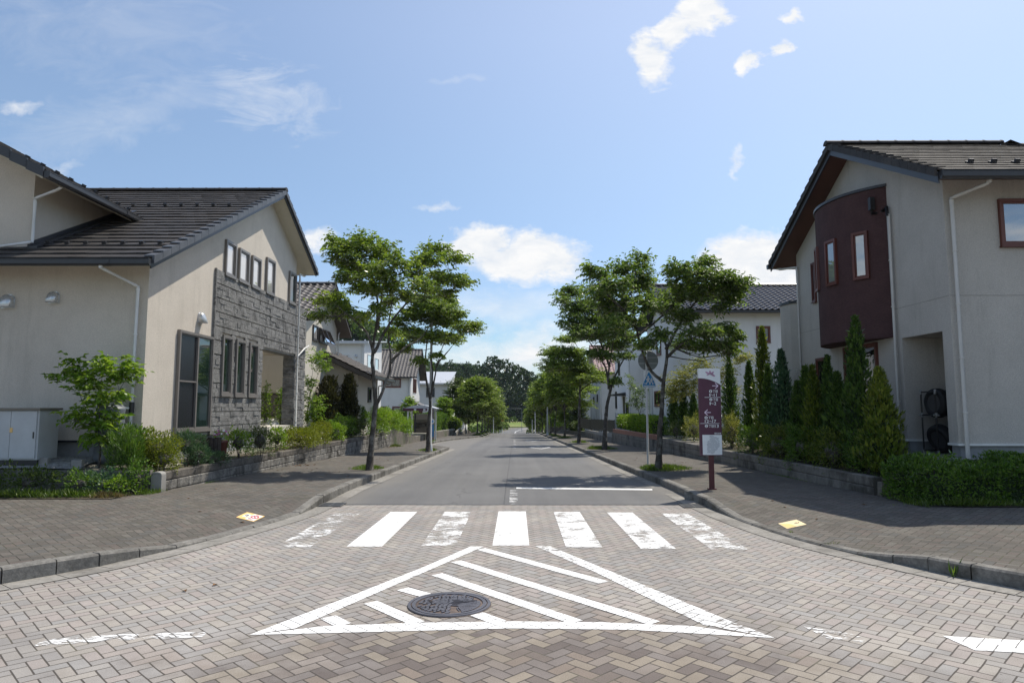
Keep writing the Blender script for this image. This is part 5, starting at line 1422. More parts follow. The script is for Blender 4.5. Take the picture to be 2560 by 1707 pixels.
R3_LIMBS=[[(4.05,42.7,-0.57),(4.09,42.7,1.2),(4.13,42.7,2.52),(4.16,42.7,3.07),(3.96,42.7,3.62),(3.55,43.0,4.3),(3.12,43.2,4.99)],[(4.17,42.7,2.74),(4.6,42.5,3.06),(5.14,42.4,3.5)],[(4.16,42.7,3.07),(4.42,43.3,4.32),(4.17,43.5,5.47),(3.73,43.6,6.05)],[(4.16,42.7,3.07),(4.53,42.9,3.52),(4.66,43.0,3.97)]]

# ------------------------------------------------------------------ foliage helpers
def np_mesh(name, V, F, mat, parent=None, off=None):
    me = bpy.data.meshes.new(name)
    if parent is not None: off = OFFS.get(parent.name, (0, 0, 0))
    if off is not None: V = V - np.array(off)
    nF, k = F.shape
    me.vertices.add(len(V)); me.vertices.foreach_set('co', np.ascontiguousarray(V, dtype=np.float32).ravel())
    me.loops.add(nF * k); me.loops.foreach_set('vertex_index', np.ascontiguousarray(F, dtype=np.int32).ravel())
    me.polygons.add(nF)
    me.polygons.foreach_set('loop_start', np.arange(0, nF * k, k, dtype=np.int32))
    me.materials.append(MATS[mat])
    me.update(calc_edges=True)
    o = bpy.data.objects.new(name, me); COL.objects.link(o)
    if parent is not None: o.parent = parent
    return o

def unit(a):
    return a / np.maximum(np.linalg.norm(a, axis=-1, keepdims=True), 1e-9)

def leaf_geo(P, D, N, L, W, fold=.22, droop=.18):
    """folded leaf blades: base, two shoulders, drooping tip"""
    D = unit(D); S = unit(np.cross(D, N)); U = np.cross(S, D)
    L = L[:, None]; W = W[:, None]
    a = P; b = P + D * L * .42 + S * W * .5 + U * W * fold
    c = P + D * L - U * L * droop; d = P + D * L * .42 - S * W * .5 + U * W * fold
    n = len(P)
    V = np.stack([a, b, c, d], 1).reshape(-1, 3)
    i = np.arange(n)[:, None] * 4
    F = np.concatenate([i + np.array([[0, 1, 2]]), i + np.array([[0, 2, 3]])], 0)
    return V, F

def join_geo(parts):
    Vs, Fs, o = [], [], 0
    for V, F in parts:
        Vs.append(V); Fs.append(F + o); o += len(V)
    return np.concatenate(Vs), np.concatenate(Fs)

def twig_leaves(g, pads, dens, L0, L1, k=9, twig=.34, aspect=.5, flat=.55, centre=None):
    """leaves set alternately on short twigs that fill flattened pads"""
    parts = []
    for (x, y, z, rx, ry, rz) in pads:
        n = max(6, int(dens * (rx * ry * 1.6 + rx * rz + ry * rz)))
        q = g.normal(size=(n, 3)); q = unit(q) * (g.random((n, 1)) ** .42)
        q[:, 2] = np.where(q[:, 2] < -.55, -q[:, 2] * .6, q[:, 2])
        lump = 1 + .34 * np.sin(q[:, 0] * 5 + x * 3) * np.cos(q[:, 1] * 6 + y * 2) + .16 * np.sin(q[:, 0] * 11 + q[:, 2] * 9 + z * 5)
        C = np.array([x, y, z]) + q * np.array([rx, ry, rz * 1.15]) * lump[:, None]
        out = q * np.array([rx, ry, rz * .5]) + g.normal(size=(n, 3)) * .25
        if centre is not None: out = out + .5 * unit(C - np.array(centre))
        out[:, 2] = out[:, 2] * .5 - .03 + g.normal(size=n) * .14
        T = unit(out)
        t = np.linspace(-.4, .6, k)[None, :, None]
        tl = (twig * (.7 + .6 * g.random((n, 1, 1))))
        P = C[:, None, :] + T[:, None, :] * t * tl - np.array([0, 0, 1.0]) * (t ** 2) * tl * .25
        side = np.where(np.arange(k) % 2 == 0, 1.0, -1.0)[None, :, None]
        B = unit(np.cross(T, np.array([0, 0, 1.0])))[:, None, :]
        D = T[:, None, :] * .65 + B * side * .8 + g.normal(size=(n, k, 3)) * .22
        D[..., 2] -= .30
        N = np.array([0, 0, 1.0]) + g.normal(size=(n, k, 3)) * flat
        P = P.reshape(-1, 3) + g.normal(size=(n * k, 3)) * .012
        L = L0 + (L1 - L0) * g.random(n * k)
        parts.append(leaf_geo(P, D.reshape(-1, 3), N.reshape(-1, 3), L, L * aspect))
    return join_geo(parts)

def limb_radii(n, r0, r1): return [lerp(r0, r1, (i / max(1, n - 1)) ** .8) for i in range(n)]

def densify(pts, rng, amp=.03, seg=3):
    P = [Vector(p) for p in pts]; out = []
    for i in range(len(P) - 1):
        p0, p1, p2, p3 = P[max(i - 1, 0)], P[i], P[i + 1], P[min(i + 2, len(P) - 1)]
        for k in range(seg):
            t = k / seg
            q = 0.5 * (2 * p1 + (p2 - p0) * t + (2 * p0 - 5 * p1 + 4 * p2 - p3) * t * t + (3 * p1 - p0 - 3 * p2 + p3) * t ** 3)
            if out: q = q + Vector((rng.uniform(-amp, amp), rng.uniform(-amp, amp), 0)) * .6
            out.append(q)
    out.append(P[-1])
    return [tuple(p) for p in out]

def build_tree(name, label, cat, group, pads, limbs, r0, leafm, seed, dens=150, L=(.075, .115), base=None, flare=1.35, branch=3, k=9, twig=.34):
    rng = random.Random(seed); g = np.random.default_rng(seed)
    base = base or limbs[0][0]
    t = thing(name, label, cat, (base[0], base[1], base[2]), group)
    tr = MB(); nodes = []
    for i, lm in enumerate(limbs):
        pts = densify(lm, rng, .03 if i else .02)
        a = r0 if i == 0 else r0 * .52
        rad = limb_radii(len(pts), a, r0 * .10)
        if i == 0:
            rad[0] *= flare; rad[1] *= 1.12 if len(rad) > 1 else 1
            pts[0] = (pts[0][0], pts[0][1], pts[0][2] - .12)
        tr.tube(pts, rad, 10 if i == 0 else 8)
        nodes += [(Vector(p), r_) for p, r_ in zip(pts, rad)][(len(pts) // 4 if i else len(pts) // 2):]
    for (x, y, z, rx, ry, rz) in pads:
        for b in range(branch):
            e = Vector((x + rng.uniform(-.75, .75) * rx, y + rng.uniform(-.75, .75) * ry, z + rng.uniform(-.6, .3) * rz))
            best = min(nodes, key=lambda q: (q[0] - e).length + max(0, q[0].z - e.z) * 2.5)
            s = best[0]; d = (e - s).length
            if d > 2.6 or d < .12: continue
            m = s.lerp(e, .5) + Vector((rng.uniform(-.08, .08) * d, rng.uniform(-.08, .08) * d, -.10 * d))
            rr_ = min(best[1] * .6, .007 + .008 * d)
            tr.tube(densify([tuple(s), tuple(m), tuple(e)], rng, .01 * d, 2), limb_radii(5, rr_, .004), 5)
    tr.build('trunk', 'bark', t, fix=False)
    cz = np.mean([p[2] for p in pads]) - .8
    V, F = twig_leaves(g, pads, dens, L[0], L[1], k=k, twig=twig, centre=(base[0], base[1], cz))
    np_mesh('crown', V, F, leafm, t)
    return t

ST = 'street trees along the kerbs'
build_tree('street_tree', 'twin stemmed street tree with spreading crown nearest on the left pavement', 'tree', ST, L1_PADS, L1_LIMBS, .095, 'leaf_street', 1, dens=135, L=(.09, .145))
build_tree('street_tree', 'street tree with a domed crown beside the grey lamp pole and bus bay', 'tree', ST, L2_PADS, L2_LIMBS, .10, 'leaf_street', 2, dens=110, L=(.11, .17))
build_tree('street_tree', 'wide forked street tree right behind the blue crossing sign', 'tree', ST, R1_PADS, R1_LIMBS, .10, 'leaf_deep', 3, dens=130, L=(.09, .145))
build_tree('street_tree', 'leaning street tree between the crossing sign and the black slat fence', 'tree', ST, R2_PADS, R2_LIMBS, .13, 'leaf_deep', 4, dens=105, L=(.11, .17))
build_tree('street_tree', 'low flat topped street tree third along the right kerb', 'tree', ST, R3_PADS, R3_LIMBS, .12, 'leaf_street', 5, dens=110, L=(.12, .18))

def generic_tree(x, y, z, H, cr, seed, label, leafm, name='street_tree', cat='tree', group=ST, dens=40, L=(.16, .24), layers=4, r0=.11, low=.38, lean=.15):
    rng = random.Random(seed)
    zt = z + H
    limbs, pads = [], []
    fork = z + H * low
    top = (x + rng.uniform(-lean, lean), y + rng.uniform(-.3, .3), zt - H * .2)
    limbs.append([(x, y, z), (x + rng.uniform(-.06, .06), y, z + H * .2), (x + rng.uniform(-.1, .1), y, fork), top])
    m = 5
    for j in range(m):
        a = 2 * math.pi * (j + rng.uniform(-.25, .25)) / m
        rr_ = cr * rng.uniform(.55, .85); h = rng.uniform(.52, .85)
        e = (x + rr_ * math.cos(a), y + rr_ * math.sin(a), z + H * h)
        limbs.append([(x, y, fork), (x + .35 * rr_ * math.cos(a), y + .35 * rr_ * math.sin(a), fork + (e[2] - fork) * .5), e])
    for j in range(layers * 5):
        h = lerp(low + .10, .97, (j + .5) / (layers * 5))
        prof = math.sin(math.pi * min(1, max(.12, (h - low + .12) / (1.10 - low)))) ** .6
        a = j * 2.399 + rng.uniform(-.3, .3); rr_ = cr * prof * rng.uniform(.25, .78)
        s = cr * rng.uniform(.30, .48)
        pads.append((x + rr_ * math.cos(a), y + rr_ * math.sin(a), z + H * h - .1, s, s, s * rng.uniform(.36, .5)))
    return build_tree(name, label, cat, group, pads, limbs, r0, leafm, seed, dens=dens, L=L, branch=2, k=7, twig=.5)

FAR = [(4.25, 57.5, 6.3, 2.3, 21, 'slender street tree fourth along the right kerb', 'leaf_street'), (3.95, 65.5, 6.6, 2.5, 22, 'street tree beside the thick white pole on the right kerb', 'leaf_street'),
       (3.9, 73.5, 6.5, 2.4, 23, 'dark street tree before the white pole on the right kerb', 'leaf_deep'), (3.9, 84, 6.6, 2.5, 24, 'street tree seventh along the right kerb before the crest', 'leaf_street'),
       (3.85, 95, 6.2, 2.3, 25, 'last right hand street tree above the road crest', 'leaf_deep'), (3.9, 108, 6.4, 2.3, 26, 'right hand street tree just over the crest of the road', 'leaf_street'),
       (3.9, 122, 6.3, 2.4, 27, 'right hand street tree halfway down the far slope', 'leaf_deep'), (3.9, 138, 6.0, 2.4, 28, 'farthest right hand street tree at the foot of the slope', 'leaf_street'),
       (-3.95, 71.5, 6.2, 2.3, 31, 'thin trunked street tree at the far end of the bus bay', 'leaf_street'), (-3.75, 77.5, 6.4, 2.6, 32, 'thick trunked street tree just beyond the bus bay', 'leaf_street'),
       (-3.85, 86, 6.3, 2.4, 33, 'street tree on the left kerb before the orange marker', 'leaf_deep'), (-3.8, 94.5, 5.6, 2.2, 34, 'last left hand street tree above the road crest', 'leaf_street'),
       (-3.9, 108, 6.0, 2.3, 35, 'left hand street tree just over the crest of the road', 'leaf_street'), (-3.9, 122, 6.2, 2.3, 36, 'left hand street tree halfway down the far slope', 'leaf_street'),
       (-3.9, 140, 5.6, 2.3, 37, 'farthest left hand street tree at the foot of the slope', 'leaf_deep')]
for (x, y, H, cr, sd, lab, lm) in FAR:
    generic_tree(x, y, zp(y) + .1, H, cr, sd, lab, lm, dens=52 if y < 90 else 32, L=(.16, .25) if y < 90 else (.22, .34))
GT = 'garden trees behind the walls'
for (x, y, H, cr, sd, lab, lm, lw) in [(-7.0, 84, 6.6, 2.1, 41, 'dark dense garden tree beside the metal roofed house', 'leaf_dark', .2), (-6.2, 91, 7.4, 2.4, 42, 'tall dark garden tree behind the far left hedge', 'leaf_dark', .2),
                                       (-8.3, 79, 3.9, 1.3, 43, 'light green young tree before the metal roofed house', 'leaf_bright', .15), (-9.6, 60.5, 3.1, .8, 44, 'small sapling beside the hedge by the bus shelter', 'leaf_bright', .2),
                                       (7.6, 80, 3.6, 1.3, 45, 'rounded dark shrub tree by the grey panelled house', 'leaf_dark', .1), (7.3, 96, 4.6, 1.7, 46, 'green garden tree between the two farthest right houses', 'leaf_street', .15),
                                       (7.4, 110, 5.4, 2.0, 47, 'yellow green garden tree beyond the grey panelled house', 'leaf_bright', .15), (-7.6, 103, 6.0, 2.2, 48, 'garden tree in front of the brown roofed house', 'leaf_deep', .15)]:
    generic_tree(x, y, gz(x, y), H, cr, sd, lab, lm, name='garden_tree', group=GT, dens=44, L=(.16, .26), low=lw, r0=.08)

# small tree in front of the left house, with large drooping leaves
TL = [(-8.51, 13.0, 2.4, .33, .3, .17), (-7.85, 12.9, 2.4, .36, .3, .2), (-8.17, 12.8, 2.18, .36, .3, .18), (-7.63, 13.0, 2.33, .24, .25, .18), (-8.04, 13.1, 1.89, .42, .35, .19), (-8.35, 12.9, 1.55, .29, .3, .14), (-8.06, 13.0, 1.42, .33, .3, .18), (-8.1, 13.0, 1.12, .24, .25, .12),
      (-8.94, 13.0, 2.27, .13, .1, .08), (-8.65, 13.0, 2.62, .10, .1, .10), (-8.0, 13.0, 2.62, .10, .1, .10), (-7.35, 12.9, 2.42, .13, .1, .08), (-7.8, 13.0, 1.59, .14, .15, .12), (-7.55, 13.0, 2.58, .07, .1, .09)]
build_tree('young_tree', 'young tree with drooping bright leaves before the shaded left house wall', 'tree', None, TL,
           [[(-8.02, 13.05, .58), (-8.03, 13.05, 1.0), (-8.05, 13.0, 1.5), (-8.06, 13.0, 2.0), (-8.02, 13.0, 2.5)], [(-8.03, 13.05, 1.1), (-8.3, 13.0, 1.6), (-8.55, 12.95, 2.3)], [(-8.04, 13.05, 1.2), (-7.8, 13.0, 1.8), (-7.5, 13.0, 2.45)], [(-8.5, 12.95, 2.2), (-8.9, 13.0, 2.25)]],
           .026, 'leaf_bright', 51, dens=120, L=(.10, .165), k=6, twig=.24)
build_tree('leafy_tree', 'slim leafy tree behind the end pillar of the stone cladding', 'tree', None,
           [(-7.51, 25.3, 3.5, .45, .4, .36), (-7.35, 25.4, 3.15, .3, .3, .25), (-7.76, 25.3, 2.63, .26, .3, .24), (-7.6, 25.3, 1.83, .40, .4, .32), (-7.79, 25.3, 1.31, .3, .3, .28), (-7.5, 25.2, 1.45, .3, .3, .25), (-7.85, 25.3, 2.2, .2, .2, .2)],
           [[(-7.85, 25.4, .5), (-7.85, 25.4, 1.5), (-7.75, 25.4, 2.5), (-7.6, 25.3, 3.6)], [(-7.8, 25.4, 1.9), (-7.6, 25.3, 2.6), (-7.4, 25.3, 3.1)]], .03, 'leaf_bright', 52, dens=120, L=(.08, .12), k=7, twig=.25)
build_tree('golden_tree', 'yellow green tree with airy branches behind the maroon information sign', 'tree', None,
           [(7.49, 29.0, 2.94, .9, .8, .5), (7.3, 29.1, 2.4, .8, .7, .4), (8.19, 29, 3.48, .55, .5, .35), (9.77, 29.0, 3.76, .62, .5, .3), (9.2, 29, 3.1, .41, .5, .5), (6.86, 29, 2.25, .41, .5, .5), (8.6, 29, 2.9, .5, .5, .4), (9.3, 29, 2.3, .4, .4, .4)],
           [[(8.0, 29.2, .4), (8.0, 29.2, 1.4), (8.1, 29.1, 2.4), (8.2, 29, 3.5)], [(8.0, 29.2, 1.3), (7.5, 29, 2.2), (7.1, 29, 2.9)], [(8.0, 29.2, 1.5), (8.9, 29, 2.6), (9.7, 29, 3.7)], [(8.0, 29.2, 1.1), (9.0, 29.2, 1.9), (9.3, 29, 2.4)]], .05, 'leaf_gold_shrub', 53, dens=85, L=(.09, .14), k=7, twig=.35)
build_tree('airy_tree', 'thin branched tree before the white tower house', 'tree', None,
           [(7.37, 40, 2.4, .4, .4, .5), (7.1, 40, 2.9, .3, .3, .3), (6.89, 40, 3.4, .2, .25, .3), (7.5, 40, 1.82, .45, .4, .37), (7.7, 40, 2.6, .3, .3, .4), (7.0, 40, 2.0, .3, .3, .3)],
           [[(7.4, 40, .2), (7.4, 40, 1.2), (7.2, 40, 2.4), (6.9, 40, 3.6)], [(7.4, 40, 1.2), (7.6, 40, 2.0), (7.7, 40, 2.9)], [(7.3, 40, 1.5), (6.9, 40, 2.2), (6.6, 40, 2.5)]], .035, 'leaf_deep', 54, dens=60, L=(.09, .15), k=6, twig=.35)

# ---- conical conifers
def conifer(x, y, z0, z1, hw, seed, label, leafm='leaf_thuja', n=2600, group='slender conifers in the right hand garden', name='cypress', L=(.07, .14), power=.75, tip=True):
    g = np.random.default_rng(seed)
    t_ = thing(name, label, 'conifer', (x, y, z0), group)
    H = z1 - z0
    s = g.random(n) ** .85
    prof = np.minimum(1.0, (1.02 - s)) ** power * np.minimum(1, .55 + s * 3.2)
    a = g.random(n) * 2 * np.pi
    lump = 1 + .24 * np.sin(a * 3 + s * 15 + seed) + .20 * np.sin(a * 5 - s * 31 + seed * 2) + .10 * np.sin(a * 9 + s * 60) + g.normal(size=n) * .10
    rad = hw * prof * lump * (1 - .42 * g.random(n) ** 2.2)
    P = np.stack([x + rad * np.cos(a), y + rad * np.sin(a), z0 + .04 + s * H * .98], 1)
    out = np.stack([np.cos(a), np.sin(a), np.zeros(n)], 1)
    D = out * .55 + np.array([0, 0, 1.0]) * (.75 + .3 * g.random((n, 1))) + g.normal(size=(n, 3)) * .28
    N = out + g.normal(size=(n, 3)) * .55
    Ls = (L[0] + (L[1] - L[0]) * g.random(n) ** 1.5) * (.55 + .6 * np.sqrt(np.maximum(.05, 1 - s))) * np.where(g.random(n) < .04, 1.7, 1.0)
    V, F = leaf_geo(P, D, N, Ls, Ls * .42, .1, .12)
    np_mesh('crown', V, F, leafm, t_)
    b = MB()
    b.tube([(x, y, z0 - .05), (x, y, z0 + H * .5), (x, y, z0 + H * .93)], [.045, .03, .008], 7)
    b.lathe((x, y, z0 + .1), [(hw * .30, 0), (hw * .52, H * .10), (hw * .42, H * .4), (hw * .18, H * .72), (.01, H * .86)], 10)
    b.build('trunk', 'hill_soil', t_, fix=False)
    return t_
CYP = [(7.1, 22.15, 3.33, .30, 'leaf_thuja', 'narrow dark cypress just right of the maroon sign, standing against the white wall'), (7.1, 20.29, 3.1, .28, 'leaf_thuja', 'dark cypress second right of the maroon sign'),
       (7.2, 19.4, 4.05, .36, 'leaf_thuja_gold', 'tall golden green cypress in front of the small red framed window'), (7.0, 18.52, 2.85, .24, 'leaf_thuja', 'short dark cypress close beside the tall golden one'),
       (7.15, 17.95, 3.25, .40, 'leaf_juniper', 'bluish feathery cypress at the corner of the sand coloured house'), (7.0, 16.64, 2.32, .24, 'leaf_thuja', 'low dark cypress left of the cream downpipe'),
       (7.15, 16.5, 2.7, .26, 'leaf_thuja', 'slim dark cypress right before the cream downpipe'), (6.95, 15.64, 2.66, .26, 'leaf_thuja_gold', 'bright green slim cypress left of the small ground floor window'),
       (7.2, 15.41, 2.88, .22, 'leaf_thuja', 'slim cypress covering the small ground floor window'), (7.05, 14.68, 2.46, .34, 'leaf_thuja', 'bushy cypress with a blunt top below the maroon bay'),
       (7.0, 13.68, 3.58, .36, 'leaf_thuja', 'tallest cypress, rising in front of the maroon bay and patio window'), (7.0, 12.89, 2.45, .40, 'leaf_thuja_gold', 'broad olive cypress nearest the hedge and tyre alcove'),
       (7.4, 31.27, 2.6, .34, 'leaf_thuja', 'farthest small conifer, under the yellow green tree left of the sign'), (7.4, 29.5, 2.5, .32, 'leaf_thuja', 'middle one of three small conifers left of the maroon sign'), (7.4, 27.84, 2.2, .30, 'leaf_thuja', 'small conifer half hidden by the left edge of the sign')]
for i, (x, y, zt, hw, lm, lab) in enumerate(CYP):
    conifer(x, y, gz(x, y) + .02, zt, hw, 60 + i, lab, lm, n=3600 if y < 20 else 2600)
for x, y, z0, zt, hw, lab, sd in ((-7.88, 28.3, .4, 3.0, .62, 'broad brownish feathery shrub against the low wing wall', 81), (-7.15, 28.8, .4, 3.08, .42, 'narrow dark brown shrub at the corner of the low wing', 82)):
    conifer(x, y, z0, zt, hw, sd, lab, 'leaf_brown', n=3200, group='feathery shrubs by the low wing', name='feathery_shrub', L=(.10, .22), power=.42)

# ---- shrubs and hedges
def shrub_geo(g, c, r, n, L, aspect=.5, up=.35, rough=.18, fold=.2):
    x, y, z = c; rx, ry, rz = r
    q = unit(g.normal(size=(n, 3)))
    q[:, 2] = np.where((q[:, 2] < -.45) & (g.random(n) < .5), -q[:, 2], q[:, 2])
    q[:, :2] *= np.where(q[:, 2:3] < 0, 1.0 / np.maximum(.45, np.sqrt(np.maximum(.02, 1 - q[:, 2:3] ** 2))) * .92, 1.0)
    f = 1 + rough * (np.sin(q[:, 0] * 6 + x * 5) * np.cos(q[:, 1] * 5 + y * 3) + .7 * np.sin(q[:, 2] * 8 + x * 7 + q[:, 0] * 4)) + g.normal(size=n) * .05
    d = f * (1 - .5 * g.random(n) ** 2.4)
    P = np.array(c) + q * np.array(r) * d[:, None]
    D = q + np.array([0, 0, up]) + g.normal(size=(n, 3)) * .55
    N = q * .6 + np.array([0, 0, .6]) + g.normal(size=(n, 3)) * .6
    Ls = L[0] + (L[1] - L[0]) * g.random(n)
    return leaf_geo(P, D, N, Ls, Ls * aspect, fold, .12)

def shrub(name, label, blobs, leafm, seed, base, dens=1500, L=(.035, .065), aspect=.5, up=.35, rough=.18, group=None, cat='shrub', stems=True, core=.55):
    g = np.random.default_rng(seed); rng = random.Random(seed)
    t_ = thing(name, label, cat, base, group)
    parts = []
    b = MB()
    for (x, y, z, rx, ry, rz) in blobs:
        n = int(dens * (rx * ry + rx * rz + ry * rz) * 3.2)
        rz *= 1.12
        parts.append(shrub_geo(g, (x, y, z), (rx, ry, rz), n, L, aspect, up, rough))
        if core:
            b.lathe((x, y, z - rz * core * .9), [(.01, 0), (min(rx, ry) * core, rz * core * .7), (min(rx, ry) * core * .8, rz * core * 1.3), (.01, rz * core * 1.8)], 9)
        for _ in range(3):
            b.tube([(x + rng.uniform(-.05, .05), y + rng.uniform(-.05, .05), base[2] - .03), (x + rng.uniform(-.4, .4) * rx, y + rng.uniform(-.4, .4) * ry, z), (x + rng.uniform(-.7, .7) * rx, y + rng.uniform(-.7, .7) * ry, z + rz * .6)], [.012, .008, .003], 5)
    V, F = join_geo(parts)
    np_mesh('foliage', V, F, leafm, t_)
    b.build('stems', 'bark', t_, fix=False)
    return t_
SL = 'clipped shrubs in the left hand garden bed'
gl = lambda x, y: gz(x, y) + .012
def sh(lab, x, y, z, rx, rz, lm, sd, name='shrub', extra=(), **kw):
    ry = kw.pop('ry', rx * .8)
    shrub(name, lab, [(x, y, z, rx, ry, rz)] + list(extra), lm, sd, (x, y, gl(x, y)), group=kw.pop('group', SL), **kw)
sh('glossy dark green shrub at the corner of the left house', -7.52, 13.25, 1.08, .40, .24, 'leaf_hedge', 101, extra=[(-7.4, 13.2, .8, .3, .25, .2)], L=(.05, .085), rough=.3, dens=900)
sh('wispy olive rosemary like shrub at the front wall corner', -7.42, 12.78, .84, .26, .36, 'leaf_hedge', 102, name='wispy_shrub', extra=[(-7.25, 12.75, .75, .2, .2, .3)], L=(.06, .12), aspect=.13, up=1.4, rough=.35, dens=2200, core=0)
sh('rounded yellow green azalea, the nearest of the bed', -7.05, 13.3, .82, .48, .36, 'leaf_yellow', 103, extra=[(-6.85, 13.15, .7, .28, .25, .26), (-7.2, 13.2, .68, .3, .3, .24)], dens=1700, L=(.03, .055), rough=.22)
sh('blue green juniper mound beside the yellow azalea', -6.98, 14.3, .88, .36, .28, 'leaf_juniper', 104, name='juniper', extra=[(-6.66, 14.2, .72, .25, .25, .18)], dens=2200, L=(.04, .085), aspect=.2, up=.9)
sh('low creeping juniper in front of the dark wooden planter', -6.72, 15.0, .58, .40, .13, 'leaf_juniper', 105, name='juniper', dens=2200, L=(.04, .08), aspect=.2, up=.6, ry=.25)
sh('light yellow green shrub just beyond the wooden planter', -6.72, 16.4, .84, .33, .30, 'leaf_bright', 106, dens=1200, L=(.04, .07), rough=.28)
sh('dark olive clipped ball under the stone clad wall', -6.62, 17.5, .84, .34, .36, 'leaf_dark', 107, dens=2000, L=(.03, .05), rough=.2)
sh('pale green leafy shrub beside the dark clipped ball', -6.70, 19.0, .82, .28, .30, 'leaf_bright', 108, dens=1100, L=(.05, .08), rough=.28)
sh('long yellow green azalea hedge before the porch', -6.72, 21.0, .76, .50, .28, 'leaf_yellow', 109, extra=[(-6.75, 22.0, .74, .4, .6, .26)], ry=.9, dens=1500, L=(.04, .065))
sh('yellow azalea mound below the stone end pillar', -6.88, 23.6, .74, .40, .30, 'leaf_yellow', 110, extra=[(-7.2, 25.0, .95, .35, .5, .2)], ry=.7, dens=1400, L=(.045, .07))
sh('brightest lime green shrub of the bed, beyond the end pillar', -6.95, 26.0, .72, .38, .34, 'leaf_bright', 111, ry=.5, dens=1200, L=(.05, .08), rough=.25)
sh('mid green spreading shrub before the low wing', -7.1, 27.4, .94, .55, .32, 'leaf_hedge', 112, ry=.6, dens=1200, L=(.05, .08), rough=.25)
sh('dark rounded shrub at the corner of the low wing', -6.96, 28.6, .82, .45, .44, 'leaf_dark', 113, dens=1200, L=(.05, .08))
sh('tall upright leafy shrub on the wall before the low wing', -6.85, 30.4, .98, .32, .62, 'leaf_hedge', 114, dens=1000, L=(.06, .10), rough=.3)
sh('lush lime green hedge shrub behind the near street trunk', -6.95, 33.6, .98, .60, .60, 'leaf_bright', 115, ry=1.5, dens=900, L=(.06, .10), rough=.25)
sh('lime green hedge end beside the block wall step', -6.98, 38.0, .90, .50, .52, 'leaf_bright', 116, ry=1.8, dens=800, L=(.06, .10), rough=.25, extra=[(-7.0, 41.5, .5, .5, 1.6, .5)])
PP = 'thin plants seen through the porch opening'
for k, (x, y, z, lab) in enumerate([(-9.13, 24.6, 1.75, 'thin climbing plant at the left of the porch opening'), (-8.71, 24.9, 1.6, 'thin sapling beside the porch pillar')]):
    shrub('sapling', lab, [(x, y, z, .18, .18, .5), (x + .05, y, z - .5, .16, .16, .4), (x, y, z + .45, .13, .13, .3)], 'leaf_bright', 120 + k, (x, y, .45), dens=420, L=(.06, .10), rough=.4, group=PP, core=0)
WD = 'weedy plants along the front of the left plot'
for k, (x, y, z, rx, rz, lm, lab) in enumerate([(-8.73, 12.15, .36, .62, .24, 'leaf_dark', 'dark low weedy hedge at the left edge of the front strip'), (-7.76, 12.1, .36, .27, .19, 'leaf_hedge', 'small glossy shrub in the front strip below the young tree'),
                                             (-7.42, 12.2, .34, .27, .20, 'leaf_juniper', 'grey green leafy weed clump in the front strip'), (-7.1, 12.15, .30, .26, .13, 'leaf_bright', 'low bright weed clump by the straw heap'), (-6.92, 12.4, .42, .18, .26, 'leaf_hedge', 'upright sapling shoot at the corner of the block wall'),
                                             (-9.9, 12.1, .36, .7, .24, 'leaf_dark', 'long dark weed bank beyond the left frame edge')]):
    shrub('weed_clump', lab, [(x, y, z, rx, .28, rz)], lm, 130 + k, (x, y, .16), dens=900, L=(.04, .08), rough=.4, group=WD, core=.4, cat='plant')
SR = 'low shrubs in front of the right hand conifers'
for k, (x, y, z, rx, rz, lm, lab) in enumerate([(6.95, 26.2, .85, .56, .44, 'leaf_gold_shrub', 'golden shrub left of the maroon sign'), (6.9, 21.5, .86, .42, .54, 'leaf_gold_shrub', 'golden feathery shrub just right of the maroon sign'), (6.88, 19.5, .72, .62, .42, 'leaf_hedge', 'dark low shrub behind the wall at the foot of the tall golden cypress'),
                                             (6.85, 17.5, .74, .70, .44, 'leaf_thuja_gold', 'dark spreading shrub below the bluish cypress'), (6.85, 15.9, .78, .74, .46, 'leaf_hedge', 'wide dark conifer shrub under the slim cypresses'), (6.82, 14.5, .76, .58, .44, 'leaf_thuja_gold', 'dense dark shrub between wall and patio window'),
                                             (6.86, 13.2, .80, .50, .40, 'leaf_hedge', 'olive shrub at the foot of the tallest cypress'), (7.0, 29.3, .66, .42, .38, 'leaf_dark', 'dark shrub beside the brick topped wall'), (7.0, 24.2, .72, .5, .4, 'leaf_thuja', 'dark shrub hidden behind the maroon sign')]):
    shrub('shrub', lab, [(x, y, z, rx * .62, rx * 1.1, rz)], lm, 140 + k, (x, y, gz(x, y) + .02), dens=1300 if y < 22 else 900, L=(.04, .08), aspect=.35, rough=.3, group=SR)

